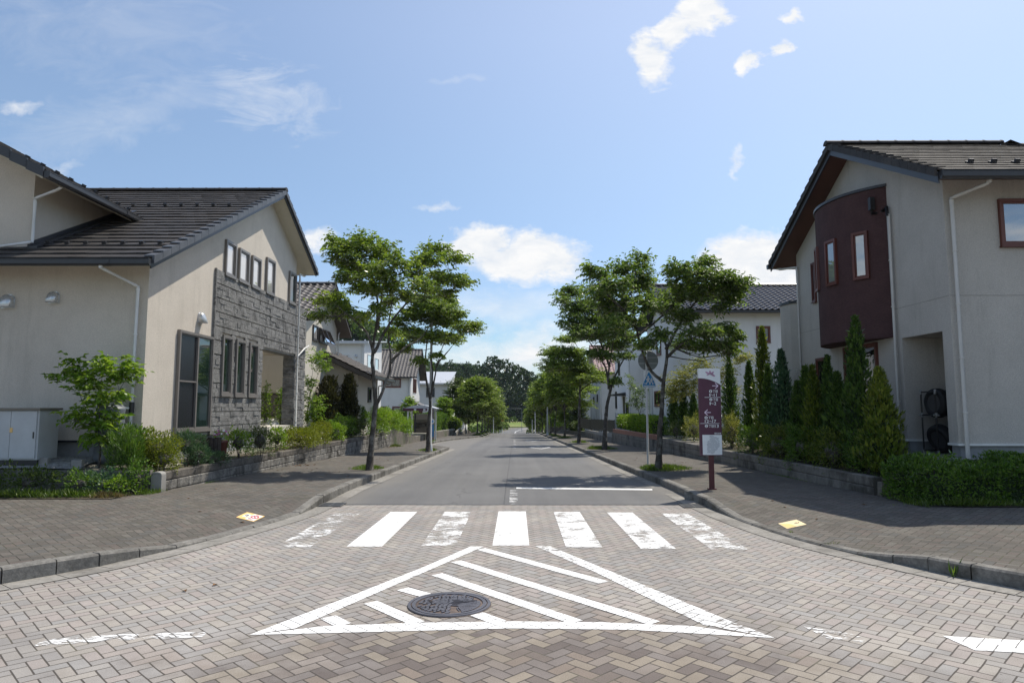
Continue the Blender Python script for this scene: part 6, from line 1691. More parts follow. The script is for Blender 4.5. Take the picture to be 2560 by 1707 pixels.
def hedge(name, label, box, leafm, seed, n, L=(.04, .07), round_=.12, sprigs=0, wob=.05, group=None, aspect=.5):
    """a clipped hedge: leaves through the skin of a long box, some shoots above it"""
    x0, x1, y0, y1, z0, z1 = box
    g = np.random.default_rng(seed)
    t_ = thing(name, label, 'hedge', ((x0 + x1) / 2, (y0 + y1) / 2, z0), group)
    A = np.array([(y1 - y0) * (z1 - z0), (y1 - y0) * (z1 - z0), (x1 - x0) * (z1 - z0), (x1 - x0) * (z1 - z0), (x1 - x0) * (y1 - y0)])
    f = g.choice(5, size=n, p=A / A.sum())
    u, v, w_ = g.random(n), g.random(n), g.random(n) ** 2.2
    dx, dy, dz = x1 - x0, y1 - y0, z1 - z0
    dep = .16 * w_
    P = np.zeros((n, 3)); Q = np.zeros((n, 3))
    nr = [(-1, 0, 0), (1, 0, 0), (0, -1, 0), (0, 1, 0), (0, 0, 1)]
    for k in range(5):
        m = f == k
        if k < 2: P[m] = np.stack([np.where(k == 0, x0 + dep[m], x1 - dep[m]), y0 + dy * u[m], z0 + dz * v[m]], 1)
        elif k < 4: P[m] = np.stack([x0 + dx * u[m], np.where(k == 2, y0 + dep[m], y1 - dep[m]), z0 + dz * v[m]], 1)
        else: P[m] = np.stack([x0 + dx * u[m], y0 + dy * v[m], z1 - dep[m]], 1)
        Q[m] = nr[k]
    zz = (P[:, 2] - z0) / dz
    P += Q * (wob * (np.sin(P[:, 0:1] * 4.3 + P[:, 2:3] * 5) + np.sin(P[:, 1:2] * 3.7 + P[:, 0:1] * 7 + 1)))
    cx_, cy_ = (x0 + x1) / 2, (y0 + y1) / 2
    P[:, 0] -= np.sign(P[:, 0] - cx_) * np.maximum(0, zz - .75) * round_ * 1.5
    P[:, 1] -= np.sign(P[:, 1] - cy_) * np.maximum(0, zz - .75) * round_ * 1.5
    D = Q * .8 + np.array([0, 0, .5]) + g.normal(size=(n, 3)) * .5
    N = Q * .5 + np.array([0, 0, .7]) + g.normal(size=(n, 3)) * .6
    Ls = L[0] + (L[1] - L[0]) * g.random(n)
    parts = [leaf_geo(P, D, N, Ls, Ls * aspect)]
    for _ in range(sprigs):
        sx, sy = x0 + dx * g.random(), y0 + dy * g.random(); h = .06 + .22 * g.random() ** 2
        m = int(10 + 40 * h)
        tt = g.random(m)
        SP = np.stack([sx + g.normal(size=m) * .02, sy + g.normal(size=m) * .02, z1 - .05 + tt * h], 1)
        SD = g.normal(size=(m, 3)) + np.array([0, 0, 1.0])
        l_ = L[0] + (L[1] - L[0]) * g.random(m)
        parts.append(leaf_geo(SP, SD, g.normal(size=(m, 3)) + np.array([0, 0, .5]), l_, l_ * aspect))
    V, F = join_geo(parts)
    np_mesh('foliage', V, F, leafm, t_)
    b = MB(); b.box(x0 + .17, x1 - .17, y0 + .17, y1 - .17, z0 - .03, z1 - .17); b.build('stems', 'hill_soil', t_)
    return t_
hedge('hedge', 'long dark green hedge in front of the gravel and the right house', (6.46, 14.5, 10.95, 11.95, .165, .74), 'leaf_hedge', 161, 26000, L=(.04, .085), sprigs=420, wob=.10)
hedge('hedge', 'clipped lime hedge on the brick topped wall', (6.75, 7.5, 33.0, 44.6, .34, 1.2), 'leaf_bright', 162, 9000, L=(.07, .12))
hedge('hedge', 'tall dark clipped hedge right of the bus stop', (-9.2, -7.4, 60.5, 73.5, -.9, .95), 'leaf_hedge', 163, 12000, L=(.09, .15), wob=.09)
hedge('hedge', 'short dark hedge left of the bus stop', (-9.6, -8.5, 52.5, 59.5, -.8, .72), 'leaf_hedge', 164, 5000, L=(.08, .13), wob=.08)
hedge('hedge', 'far hedge with yellowish leaves beyond the dark clipped hedge', (-8.2, -6.5, 75.5, 82, -1.3, .2), 'leaf_street', 165, 4500, L=(.10, .16), wob=.1)
hedge('hedge', 'far low hedge along the right hand retaining wall', (6.6, 7.4, 72.5, 83, -1.1, .0), 'leaf_dark', 166, 4500, L=(.10, .16), wob=.1)

# ---- grass tufts, weeds (ground cover)
def grass(name, label, spots, leafm, seed, L=(.08, .22)):
    g = np.random.default_rng(seed)
    parts = []
    for (x, y, z, rx, ry, n, hs) in spots:
        q = g.normal(size=(n, 2)) * .5
        r_ = np.linalg.norm(q, axis=1)
        pz = [pave_z(x + a_ * rx, y + b_ * ry) - .006 if abs(pave_z(x, y) - z) < .12 and not (abs(x) > 6.7 and y < 12.7) else z for a_, b_ in q]
        P = np.stack([x + q[:, 0] * rx, y + q[:, 1] * ry, np.array(pz)], 1)
        D = np.concatenate([g.normal(size=(n, 2)) * .55 + q * .4, np.ones((n, 1))], 1)
        Ls = (L[0] + (L[1] - L[0]) * g.random(n)) * hs * np.maximum(.45, 1 - r_ * .35)
        N = g.normal(size=(n, 3)); N[:, 2] *= .3
        parts.append(leaf_geo(P, D, N, Ls, np.maximum(.006, Ls * .07), .0, .25))
    V, F = join_geo(parts)
    return tag(np_mesh(name, V, F, leafm), label, 'grass', kind='stuff')
tz = lambda y: zp(y) + .148
grass('grass', 'short green grass in the tree pits along both pavements',
      [(-4.05, 18.6, tz(18.6), .34, .55, 1700, .8), (-3.9, 30.8, tz(30.8), .4, .7, 900, 1.0), (4.0, 18.4, tz(18.4), .45, .7, 2200, 1.0), (4.4, 18.6, tz(18.6), .4, .4, 700, .8), (3.62, 18.2, tz(18.2), .2, .4, 600, 1.0), (4.3, 33, tz(33), .5, .8, 1300, 1.1), (3.8, 33, tz(33), .2, .5, 500, 1.2),
       (4.2, 44, tz(44), .5, .8, 900, 1.2), (4.2, 57.5, tz(57.5), .5, .9, 700, 1.3), (3.95, 65.5, tz(65.5), .5, .9, 600, 1.3), (3.9, 73.5, tz(73.5), .5, 1, 600, 1.3), (3.9, 84, tz(84), .5, 2, 600, 1.4), (-3.9, 71, tz(71), .5, 1.2, 700, 1.5), (-3.8, 77.5, tz(77.5), .6, 2.5, 900, 1.5), (-3.9, 86, tz(86), .5, 2.5, 800, 1.5), (-3.9, 94, tz(94), .5, 2.5, 700, 1.5)], 'leaf_grass', 171)
grass('grass', 'weeds and grass at the foot of the hedges, walls and kerbs',
      [(-8.6, 11.8, .165, .9, .12, 900, 1.0), (-7.7, 11.85, .165, .6, .15, 900, .9), (-7.2, 12.0, .165, .25, .15, 300, .8), (-6.75, 12.35, .15, .12, .16, 300, .7), (-6.6, 12.5, .15, .05, .3, 120, .6), (7.2, 10.85, .168, .8, .08, 900, .9), (9.5, 10.85, .168, 1.6, .08, 900, .9), (6.5, 11.2, .168, .06, .4, 300, .8),
       (4.47, 7.02, .0, .02, .02, 7, 1.35), (3.92, 8.55, .04, .1, .04, 30, .35), (3.75, 9.3, .04, .03, .03, 20, .3), (4.1, 7.95, .04, .04, .03, 20, .35), (-6.5, 14.5, .14, .04, .25, 80, .35), (-6.45, 36.4, tz(36.4), .3, .5, 400, 1.0), (6.35, 16, .10, .03, 1.5, 200, .35), (-5.6, 46, tz(46), .1, 2, 200, .9)], 'leaf_grass', 172)
grass('dry_straw', 'heap of cut dry straw at the edge of the left pavement', [(-7.15, 11.85, .16, .30, .14, 900, .7), (-6.5, 36.3, tz(36.3), .35, .3, 300, .8)], 'leaf_straw', 173)

# ---- the far wood on the hills, a scrub belt, the trees round the field
def wood(name, label, crowns, leafm, seed, per, L):
    g = np.random.default_rng(seed)
    parts = []
    for (x, y, z, r) in crowns:
        n = int(per * (.7 + .6 * g.random()))
        q = unit(g.normal(size=(n, 3))); q[:, 2] = np.abs(q[:, 2]) * 1.1 - .25
        f = (1 + .22 * np.sin(q[:, 0] * 7 + x) * np.cos(q[:, 2] * 6 + y)) * (1 - .35 * g.random(n) ** 2)
        P = np.array([x, y, z]) + q * r * f[:, None] * np.array([1, 1, 1.15])
        D = q + g.normal(size=(n, 3)) * .7; N = q + g.normal(size=(n, 3)) * .5
        Ls = (L[0] + (L[1] - L[0]) * g.random(n))
        parts.append(leaf_geo(P, D, N, Ls, Ls * .75, .15, .15))
    V, F = join_geo(parts)
    return tag(np_mesh(name, V, F, leafm), label, 'forest', kind='stuff')
rng = random.Random(77)
C1 = []
for _ in range(300):
    y = 318 + 85 * rng.random() ** 1.1; x = rng.uniform(-120, 110)
    C1.append((x, y, hz1(x, y) + rng.uniform(1.0, 3.2), rng.uniform(2.6, 4.6)))
for _ in range(110):
    x = rng.uniform(-85, -14); y = rng.uniform(352, 392)
    C1.append((x, y, hz1(x, y) + rng.uniform(1.0, 2.6), rng.uniform(2.4, 4.0)))
for x, zz, r_ in [(-16, 17.5, 3.2), (-14.4, 21.0, 2.6), (-11, 23.2, 3.4), (-8.2, 22.6, 3.0), (-5, 22.0, 3.4), (-1.5, 20.4, 3.0), (1.5, 19.5, 3.2), (4.5, 17.6, 3.0), (7.5, 16.0, 3.4), (11, 14.0, 3.4), (-12, 18.5, 4.2), (-7, 18, 4.6), (-2, 16, 4.6), (3, 14.5, 4.4), (8, 12, 4.4), (-15, 13, 4.6), (-9, 12.5, 5), (-3, 11.5, 5), (3, 10, 5), (9, 8.5, 4.6), (-12, 7, 5), (-5, 6, 5), (1, 5.5, 5), (8, 4.5, 5), (-14, 1.5, 4.6), (-7, 1, 4.6), (0, .5, 4.6), (7, 0, 4.6), (14, 2, 4.6), (15, 8, 4.6)]:
    C1.append((x, 334 - zz * .3 + rng.uniform(-3, 3), zz - 1.0, r_))
wood('forest', 'dark wooded hill closing the view at the end of the street', C1, 'leaf_forest', 181, 190, (.8, 1.5))
C2 = []
for _ in range(230):
    y = 185 + 75 * rng.random(); x = rng.uniform(-120, -24)
    C2.append((x, y, hz2(x, y) + rng.uniform(.8, 2.6), rng.uniform(2.2, 4.0)))
wood('forest', 'sunlit green wooded hill behind the left hand houses', C2, 'leaf_forest_light', 182, 170, (.7, 1.3))
C3 = []
for _ in range(46):
    sx = rng.choice((-1, 1)); y = rng.uniform(150, 262); x = sx * rng.uniform(4.6, 11) + rshift(y) * .9
    C3.append((x, y, -5.2 + rng.uniform(.2, 1.0), rng.uniform(.8, 1.7)))
for x in range(-40, 44, 4): C3.append((x + rng.uniform(-1, 1), 300 + rng.uniform(-6, 6), -4.6, rng.uniform(1.6, 2.6)))
wood('scrub', 'green scrub beside the lower road and the field', C3, 'leaf_forest_light', 183, 150, (.4, .8))

# ------------------------------------------------------------------ garden walls
def block_course(mb, path, ztop, zbot, L, depth, rng, off=0.0, jit=.012, mi=0, gap=.004):
    """one course of blocks along a path of (x, y); the street face is on the right hand side of the path"""
    dist = 0
    for (a, b) in zip(path, path[1:]):
        A, B = Vector(a), Vector(b); T = (B - A); D = T.length; T.normalize(); N = Vector((T.y, -T.x))
        s = -rng.random() * L * off
        while s < D - .02:
            s0, s1 = max(0, s) + gap, min(D, s + L) - gap
            if s1 - s0 > .03:
                j = rng.uniform(0, jit)
                zt0, zt1 = ztop(lerp(A.y, B.y, s0 / D)), ztop(lerp(A.y, B.y, s1 / D))
                zb0, zb1 = zbot(lerp(A.y, B.y, s0 / D)), zbot(lerp(A.y, B.y, s1 / D))
                P, Q = A + T * s0, A + T * s1
                bl = min(.018, (zt0 - zb0) * .2)
                f = N * j
                def q(p, o, z): return (p.x + N.x * o, p.y + N.y * o, z)
                vs = []
                for (p, zb, zt) in ((P, zb0, zt0), (Q, zb1, zt1)):
                    vs += [q(p, -depth, zb), q(p, j - bl * .6, zb), q(p, j, zb + bl), q(p, j, zt - bl), q(p, j - bl, zt), q(p, -depth, zt)]
                mb.add(vs, [(k, (k + 1) % 6, 6 + (k + 1) % 6, 6 + k) for k in range(6)] + [(5, 4, 3, 2, 1, 0), (6, 7, 8, 9, 10, 11)], mi)
            s += L
def wall_thing(label, path, ztop, zground, loc, seed, L=.45, capm='cap_block', lowm='split_block', caph=.16, rowh=.19, depth=.14, jit=.014, over=.012):
    rng = random.Random(seed)
    t_ = thing('block_wall', label, 'wall', loc, 'low block walls along the pavements')
    b = MB(); N = .0
    block_course(b, path, ztop, lambda y: ztop(y) - caph, L * 1.3, depth, rng, 0, jit * .6)
    b.build('cap_course', capm, t_, fix=False)
    b = MB(); z = caph + .006; k = 0
    hmax = max(ztop(y) - zground(y) for _, y in path)
    while z < hmax:
        zt = lambda y, z=z: ztop(y) - z
        zb = lambda y, z=z: max(zground(y) - .05, ztop(y) - z - rowh + .006) if True else 0
        block_course(b, path, zt, lambda y, z=z: ztop(y) - z - rowh + .006, L, depth - over, rng, 1, jit)
        z += rowh; k += 1
    b.build('lower_courses', lowm, t_, fix=False)
    return t_
gpl = lambda y: zp(y) + .13
w1 = wall_thing('grey split faced block wall with a rough cap below the left garden bed', [(-6.6, 12.78), (-6.58, 20), (-6.6, 28), (-6.62, 35.5)], lambda y: pw([(12.6, .505), (20, .46), (36, .43)], y), gpl, (-6.6, 24, -.1), 201)
b = MB(); b.box(-6.78, -6.575, 12.60, 12.775, .1, .47); b.extrude([(-6.78, 12.6, .47), (-6.575, 12.6, .47), (-6.60, 12.6, .505), (-6.65, 12.6, .52), (-6.71, 12.6, .52), (-6.76, 12.6, .505)], (0, .175, 0)); b.build('end_post', 'block_pale', w1, bevel=.01)
t_ = thing('retaining_wall', 'low dark retaining wall behind the weedy strip at the left plot front', 'wall', (-12, 12.65, .15))
b = MB(); b.box(-22, -6.79, 12.60, 12.72, .10, .54); b.build('wall', 'smooth_block', t_)
b = MB()
for k in range(36): b.box(-22 + k * .42, -22 + k * .42 + .412, 12.585, 12.60, .12, .52)
b.build('face_blocks', 'smooth_block', t_)
wall_thing('second stretch of block wall bending in behind the bus bay', [(-6.66, 35.62), (-6.75, 38), (-7.25, 41), (-8.3, 44.2)], lambda y: pw([(35, .46), (45, .38)], y), gpl, (-7, 40, -.4), 202)
wall_thing('pale stepped wall below the tall dark hedge behind the bus stop', [(-8.6, 56.5), (-7.8, 62), (-6.8, 67), (-6.3, 70.6)], lambda y: -.57, gpl, (-7.5, 63, -1), 203, lowm='smooth_block', capm='block_pale')
wall_thing('short sloping wall just past the pale stepped wall', [(-6.25, 71.2), (-6.1, 76)], lambda y: pw([(71, -1.0), (76, -.62)], y), gpl, (-6.2, 73, -1.3), 204, lowm='smooth_block', capm='block_pale')
wall_thing('farthest sloping wall on the left before the crest', [(-6.1, 77), (-6.05, 84)], lambda y: pw([(77, -1.2), (84, -.85)], y), gpl, (-6.1, 80, -1.5), 205, lowm='smooth_block', capm='block_pale')
wall_thing('smooth grey block wall under the right hand conifers', [(6.44, 30.5), (6.42, 20), (6.43, 12.2)], lambda y: pw([(12, .475), (20, .40), (31, .36)], y), gpl, (6.4, 21, 0), 206, L=.42, capm='smooth_block', lowm='smooth_block', caph=.18, jit=.005)
w2 = wall_thing('grey block wall topped with a red brick course below the lime hedge', [(6.42, 44.3), (6.42, 30.6)], lambda y: pw([(30, .215), (44, .04)], y), gpl, (6.4, 37, -.3), 207, capm='smooth_block', lowm='smooth_block', jit=.005)
b = MB(); rng = random.Random(9)
for k in range(3): block_course(b, [(6.44, 44.3), (6.44, 30.6)], lambda y, k=k: pw([(30, .46), (44, .285)], y) - k * .08, lambda y, k=k: pw([(30, .46), (44, .285)], y) - k * .08 - .075, .22, .12, rng, 1, .004)
b.build('brick_course', 'brick_red', w2, fix=False)
wall_thing('pale topped block wall below the black slat fence', [(6.40, 61.5), (6.40, 44.4)], lambda y: pw([(44, -.02), (47, -.09), (61, -.36)], y), gpl, (6.4, 53, -.8), 208, capm='block_pale', lowm='smooth_block', jit=.005, caph=.24)
wall_thing('brownish block wall below the brown board fence', [(6.38, 97), (6.38, 61.6)], lambda y: pw([(61, -.70), (74, -1.0), (97, -1.6)], y), gpl, (6.4, 78, -1.2), 209, capm='cap_block', lowm='smooth_block', jit=.005)

def fence(label, x, y0, y1, zb, zt, m, pitch, board, loc, name='fence'):
    t_ = thing(name, label, 'fence', loc)
    b = MB(); n = int((y1 - y0) / pitch)
    for k in range(n):
        y = y0 + k * pitch
        b.box(x - .012, x + .012, y, y + board, zb(y) + .04, zt(y))
    b.build('slat_panel', m, t_)
    b = MB()
    for zf in (.08, .92):
        b.bar((x + .03, y0, lerp(zb(y0), zt(y0), zf)), (x + .03, y1, lerp(zb(y1), zt(y1), zf)), .04, .05)
    b.build('rail', m, t_)
    y = y0
    while y <= y1 + .1:
        b = MB(); b.box(x + .02, x + .08, y - .03, y + .03, zb(y) - .1, zt(y) + .03); b.build('post', m, t_); y += (y1 - y0) / 6
    return t_
fence('black vertical slat fence on the pale topped wall', 7.0, 47.7, 61.8, lambda y: pw([(47, -.10), (62, -.34)], y), lambda y: pw([(47, .78), (62, .58)], y), 'fence_black', .11, .085, (7, 55, -.2))
fence('brown board fence beyond the black slat fence', 7.0, 62.2, 73.6, lambda y: pw([(62, -.45), (74, -.55)], y), lambda y: .53, 'fence_brown', .16, .145, (7, 68, -.5))
t_ = thing('mesh_fence', 'thin grey wire mesh fence before the white tower house', 'fence', (7.6, 48, 0))
b = MB()
for k in range(34): b.tube([(7.55, 45.2 + k * .16, -.1), (7.55, 45.2 + k * .16, 1.25)], .006, 4, sm=False)
for z in (-.05, .3, .65, 1.0, 1.24): b.tube([(7.55, 45.2, z), (7.55, 50.5, z)], .006, 4, sm=False)
b.build('wire_panel', 'pole_steel', t_, fix=False)
b = MB()
for y in (45.2, 47.9, 50.5): b.tube([(7.55, y, -.3), (7.55, y, 1.28)], .022, 6)
b.build('post', 'pole_steel', t_)

# ------------------------------------------------------------------ lettering helpers
def text_mesh(body, size, width=None):
    cu = bpy.data.curves.new('lettering', 'FONT'); cu.body = body; cu.size = size; cu.fill_mode = 'FRONT'; cu.resolution_u = 3; cu.offset = size * .016
    o = bpy.data.objects.new('lettering', cu); COL.objects.link(o)
    dg = bpy.context.evaluated_depsgraph_get(); dg.update()
    me = bpy.data.meshes.new_from_object(o.evaluated_get(dg))
    vs = [(v.co.x, v.co.y) for v in me.vertices]; fs = [tuple(p.vertices) for p in me.polygons]
    bpy.data.objects.remove(o, do_unlink=True); bpy.data.curves.remove(cu); bpy.data.meshes.remove(me)
    if vs:
        x0, x1 = min(v[0] for v in vs), max(v[0] for v in vs); y0, y1 = min(v[1] for v in vs), max(v[1] for v in vs)
        kx = (width / (x1 - x0)) if width and x1 > x0 else 1
        vs = [((x - x0) * kx, y - y0) for x, y in vs]
    return vs, fs

class Flat:
    """2D drawing that is laid on a surface by a function (u, v) -> point"""
    def __init__(s): s.v, s.f = [], []
    def poly(s, pts):
        o = len(s.v); s.v += [tuple(p) for p in pts]; s.f.append(tuple(range(o, o + len(pts))))
    def rect(s, u0, u1, v0, v1, nx=1):
        for k in range(nx):
            a, b = lerp(u0, u1, k / nx), lerp(u0, u1, (k + 1) / nx)
            s.poly([(a, v0), (b, v0), (b, v1), (a, v1)])
    def line(s, a, b, w, seg=1):
        a, b = Vector(a), Vector(b)
        if seg > 1:
            for k in range(seg): s.line(a.lerp(b, k / seg), a.lerp(b, (k + 1) / seg), w)
            return
        n = Vector((-(b - a).y, (b - a).x)).normalized() * w / 2
        s.poly([a + n, a - n, b - n, b + n])
    def disc(s, c, r, n=20, r2=None):
        r2 = r2 or r
        s.poly([(c[0] + r * math.cos(2 * math.pi * k / n), c[1] + r2 * math.sin(2 * math.pi * k / n)) for k in range(n)])
    def ring(s, c, r0, r1, n=28):
        for k in range(n):
            a, b = 2 * math.pi * k / n, 2 * math.pi * (k + 1) / n
            s.poly([(c[0] + r * math.cos(t), c[1] + r * math.sin(t)) for r, t in ((r0, a), (r1, a), (r1, b), (r0, b))])
    def text(s, body, u, v, size, width=None):
        vs, fs = text_mesh(body, size, width); o = len(s.v)
        s.v += [(u + x, v + y) for x, y in vs]; s.f += [tuple(o + k for k in f) for f in fs]
    def build(s, name, m, parent, surf):
        b = MB(); b.add([surf(u, v) for u, v in s.v], s.f)
        return b.build(name, m, parent, fix=False)

# ------------------------------------------------------------------ the maroon information sign
SX, SY, SZ0, SZ1, SW = 3.795, 13.10, .79, 2.47, .42
T = thing('information_sign', 'maroon and white curved information sign with arrows, numbers and a small street map', 'sign', (SX, SY, .14))
def sfront(u): return SY - .045 - .028 * (1 - (2 * u / SW) ** 2)
def sback(u): return SY + .035 + .02 * (1 - (2 * u / SW) ** 2)
def bound(u): s_ = (u + SW / 2) / SW; return SZ1 - .19 - .13 * s_ ** 1.9
US = [lerp(-SW / 2, SW / 2, k / 16) for k in range(17)]
def half(zlo, zhi, name, m):
    b = MB()
    for (f, d) in ((sfront, 1), (sback, -1)):
        b.sheet([[(SX + u, f(u), zlo(u)) for u in US], [(SX + u, f(u), zhi(u)) for u in US]], 0, True)
    for u in (US[0], US[-1]): b.quad((SX + u, sfront(u), zlo(u)), (SX + u, sback(u), zlo(u)), (SX + u, sback(u), zhi(u)), (SX + u, sfront(u), zhi(u)))
    b.sheet([[(SX + u, sfront(u), zhi(u)) for u in US], [(SX + u, sback(u), zhi(u)) for u in US]]); b.sheet([[(SX + u, sfront(u), zlo(u)) for u in US], [(SX + u, sback(u), zlo(u)) for u in US]])
    return b.build(name, m, T)
half(lambda u: SZ0, bound, 'panel', 'sign_maroon'); half(lambda u: bound(u) + .0006, lambda u: SZ1, 'panel_top', 'sign_white')
b = MB(); b.box(SX - .048, SX + .048, SY - .03, SY + .03, .10, SZ0 + .002); b.build('post', 'post_maroon', T, bevel=.006)
b = MB(); b.box(SX - .075, SX + .075, SY - .06, SY + .06, .12, .165); b.build('base_plate', 'post_maroon', T)
K = .00128
def sp(px, py): return ((px - 430) * K + (py - 120) * -.000022, SZ1 - (py - 120) * K)   # inside the panel: u across, v up
def ssurf(d): return lambda u, v: (SX + u, sfront(max(-SW / 2, min(SW / 2, u))) - d, v)
def su(px, py): return sp(px, py)
F = Flat()
def chome(px, py, n):
    u, v = su(px, py); r = .029
    F.disc((u + r, v - r), r)
    x = u + .072                                                   # the two characters after the numeral, drawn stroke by stroke
    F.rect(x, x + .046, v - .012, v - .005); F.rect(x + .020, x + .027, v - .050, v - .012); F.rect(x + .010, x + .020, v - .050, v - .044)
    x += .054
    F.rect(x, x + .006, v - .055, v - .003); F.rect(x + .036, x + .042, v - .055, v - .003)
    for z in (-.009, -.0245, -.040, -.055): F.rect(x + .006, x + .036, v + z, v + z + .006)
    return (u + r, v - r)
def flush():
    global F
    F.build('lettering', 'sign_white', T, ssurf(.0035)); F = Flat()
nums = []
for (px, py, n) in ((418, 445, '1'), (420, 570, '2'), (346, 842, '1'), (350, 968, '2')):
    nums.append((chome(px, py, n), n)); flush()
def wave(u, v, w):
    P = [(u + w * k / 10, v + .008 * math.sin(2 * math.pi * k / 10)) for k in range(11)]
    for a, c in zip(P, P[1:]): F.line(a, c, .008)
def rng_text(px, py, a, c, wa, wc):
    u, v = su(px, py); v -= .058
    F.text(a, u, v, .080, wa); wave(u + wa + .010, v + .028, .048); F.text(c, u + wa + .068, v, .080, wc)
rng_text(422, 500, '1', '11', .018, .058); flush(); rng_text(424, 628, '1', '2', .018, .042); flush(); rng_text(350, 895, '12', '17', .075, .075); flush()
u, v = su(496, 968); F.text('13', u, v - .058, .080, .082); flush()
F.rect(su(347, 0)[0] - .008, SW / 2 - .006, su(0, 562)[1], su(0, 556)[1], 8); F.rect(-SW / 2 + .006, su(556, 0)[0], su(0, 955)[1], su(0, 949)[1], 8)
F.build('divider', 'sign_white', T, ssurf(.0035)); F = Flat()
u, v = su(490, 1113); F.text('相互台東', u, v, .034, .135); flush()
F = Flat()
for (c, n) in nums:
    F = Flat(); F.text(n, c[0] - .009 - (.006 if n == '2' else 0), c[1] - .019, .052, .016 if n == '1' else .028); F.build('numeral', 'sign_maroon', T, ssurf(.0050))
for (px, py, d) in ((510, 385, 1), (395, 787, -1)):
    F = Flat(); u, v = su(px, py)
    F.line((u - .057, v), (u + .057, v), .014, 6)
    F.line((u + d * .002, v + .055), (u + d * .060, v + .001), .014, 4); F.line((u + d * .002, v - .055), (u + d * .060, v - .001), .014, 4)
    F.build('arrow', 'sign_violet', T, ssurf(.0035))
F = Flat(); u0, v0 = su(435, 200)                                    # the petal emblem on the white top
for a, r0, r1, o in ((90, .050, .026, .042), (150, .062, .022, .060), (35, .055, .020, .055), (-25, .062, .024, .065), (200, .030, .016, .05)):
    c = (u0 + o * math.cos(R(a)), v0 + o * .8 * math.sin(R(a)) - .01)
    F.poly([(c[0] + r0 * .72 * math.cos(t) * math.cos(R(a)) - r1 * .8 * math.sin(t) * math.sin(R(a)), c[1] + r0 * .72 * math.cos(t) * math.sin(R(a)) + r1 * .8 * math.sin(t) * math.cos(R(a))) for t in [2 * math.pi * k / 14 for k in range(14)]])
F.build('emblem', 'sign_mauve', T, ssurf(.0035))
F = Flat()
for k in range(9): F.line((u0 - .03 + .012 * k, v0 - .03 + .003 * (k % 3)), (u0 - .022 + .010 * k, v0 + .012 - .004 * (k % 2)), .004)
F.build('emblem_mark', 'sign_maroon', T, ssurf(.0035))
F = Flat(); ua, va = su(318, 1420); ub, vb = su(612, 1122); ub = min(ub, SW / 2 - .006); F.rect(ua, ub, va, vb, 8); F.build('map_board', 'sign_white', T, ssurf(.0035))
F = Flat(); rng = random.Random(14)
out = [(.36, .97), (.50, .98), (.62, .92), (.80, .86), (.88, .62), (.85, .38), (.66, .20), (.52, .05), (.24, .08), (.22, .30), (.20, .45), (.22, .66), (.36, .74)]
def inside(x, y):
    c = False
    for (x0, y0), (x1, y1) in zip(out, out[1:] + out[:1]):
        if (y0 > y) != (y1 > y) and x < (x1 - x0) * (y - y0) / (y1 - y0) + x0: c = not c
    return c
for j in range(24):
    for i in range(16):
        x, y = .16 + i * .047 + (.012 if j % 3 else 0), .05 + j * .039
        if inside(x + .02, y + .015) and rng.random() > .08:
            tl = .010 * (j < 9)
            q = [(x, y), (x + .037, y + tl), (x + .037, y + .027 + tl), (x, y + .027)]
            F.poly([(lerp(ua, ub, a), lerp(va, vb, b_)) for a, b_ in q])
F.build('map_blocks', 'sign_ink', T, ssurf(.0048))

# ------------------------------------------------------------------ the crossing sign
T = thing('crossing_sign', 'blue pentagon pedestrian sign and a round sign back on one pale pole', 'sign', (3.815, 19.4, .02))
b = MB(); b.tube([(3.815, 19.4, -.1), (3.815, 19.4, 3.30)], .034, 12); b.lathe((3.815, 19.4, 3.30), [(.036, 0), (.03, .02), (.001, .028)], 12); b.build('pole', 'pole_white', T)
PC = 3.878
pent = lambda k, dz=0: [(PC - .197 * k, 2.285 + .02 * (1 - k) * 5), (PC + .197 * k, 2.285 + .02 * (1 - k) * 5), (PC + .197 * k, 2.375), (PC + .02 * k, 2.745 - .12 * (1 - k) * 3), (PC - .02 * k, 2.745 - .12 * (1 - k) * 3), (PC - .197 * k, 2.375)]
b = MB(); b.extrude([(x, 19.335, z) for x, z in pent(1)], (0, .012, 0)); pl = b.build('plate', 'sign_white', T)
F = Flat(); F.poly(pent(.90)); F.build('plate_face', 'sign_blue', T, lambda u, v: (u, 19.3325, v))
F = Flat()
def walker(cx, zb, h, d=1):
    F.disc((cx + .03 * h, zb + h * .91), h * .10, 14)
    F.poly([(cx - .10 * h, zb + h * .48), (cx + .10 * h, zb + h * .46), (cx + .15 * h, zb + h * .78), (cx - .02 * h, zb + h * .80)])
    F.line((cx + .04 * h, zb + .49 * h), (cx + .17 * h, zb + .24 * h), .12 * h); F.line((cx + .17 * h, zb + .26 * h), (cx + .22 * h, zb), .10 * h)
    F.line((cx - .02 * h, zb + .50 * h), (cx - .10 * h, zb + .24 * h), .12 * h); F.line((cx - .10 * h, zb + .26 * h), (cx - .24 * h, zb + .02 * h), .10 * h)
    F.line((cx + .02 * h, zb + .76 * h), (cx - .17 * h, zb + .60 * h), .09 * h); F.line((cx - .16 * h, zb + .62 * h), (cx - .14 * h, zb + .46 * h), .07 * h)
    F.line((cx + .12 * h, zb + .74 * h), (cx + .26 * h, zb + .56 * h), .08 * h)
walker(PC - .035, 2.365, .245); walker(PC + .062, 2.365, .185)
F.rect(PC - .155, PC - .095, 2.388, 2.402); F.rect(PC + .105, PC + .155, 2.388, 2.402); F.rect(PC - .16, PC + .16, 2.312, 2.336)
F.build('pictogram', 'sign_white', T, lambda u, v: (u, 19.3315, v))
b = MB(); b.lathe((3.885, 19.455, 3.06), [(.29, 0), (.295, .004), (.29, .008)], 40, 'Y'); b.build('round_plate', 'sign_back', T)
b = MB(); b.box(3.62, 4.15, 19.443, 19.455, 3.14, 3.16); b.box(3.62, 4.15, 19.443, 19.455, 2.97, 2.99)
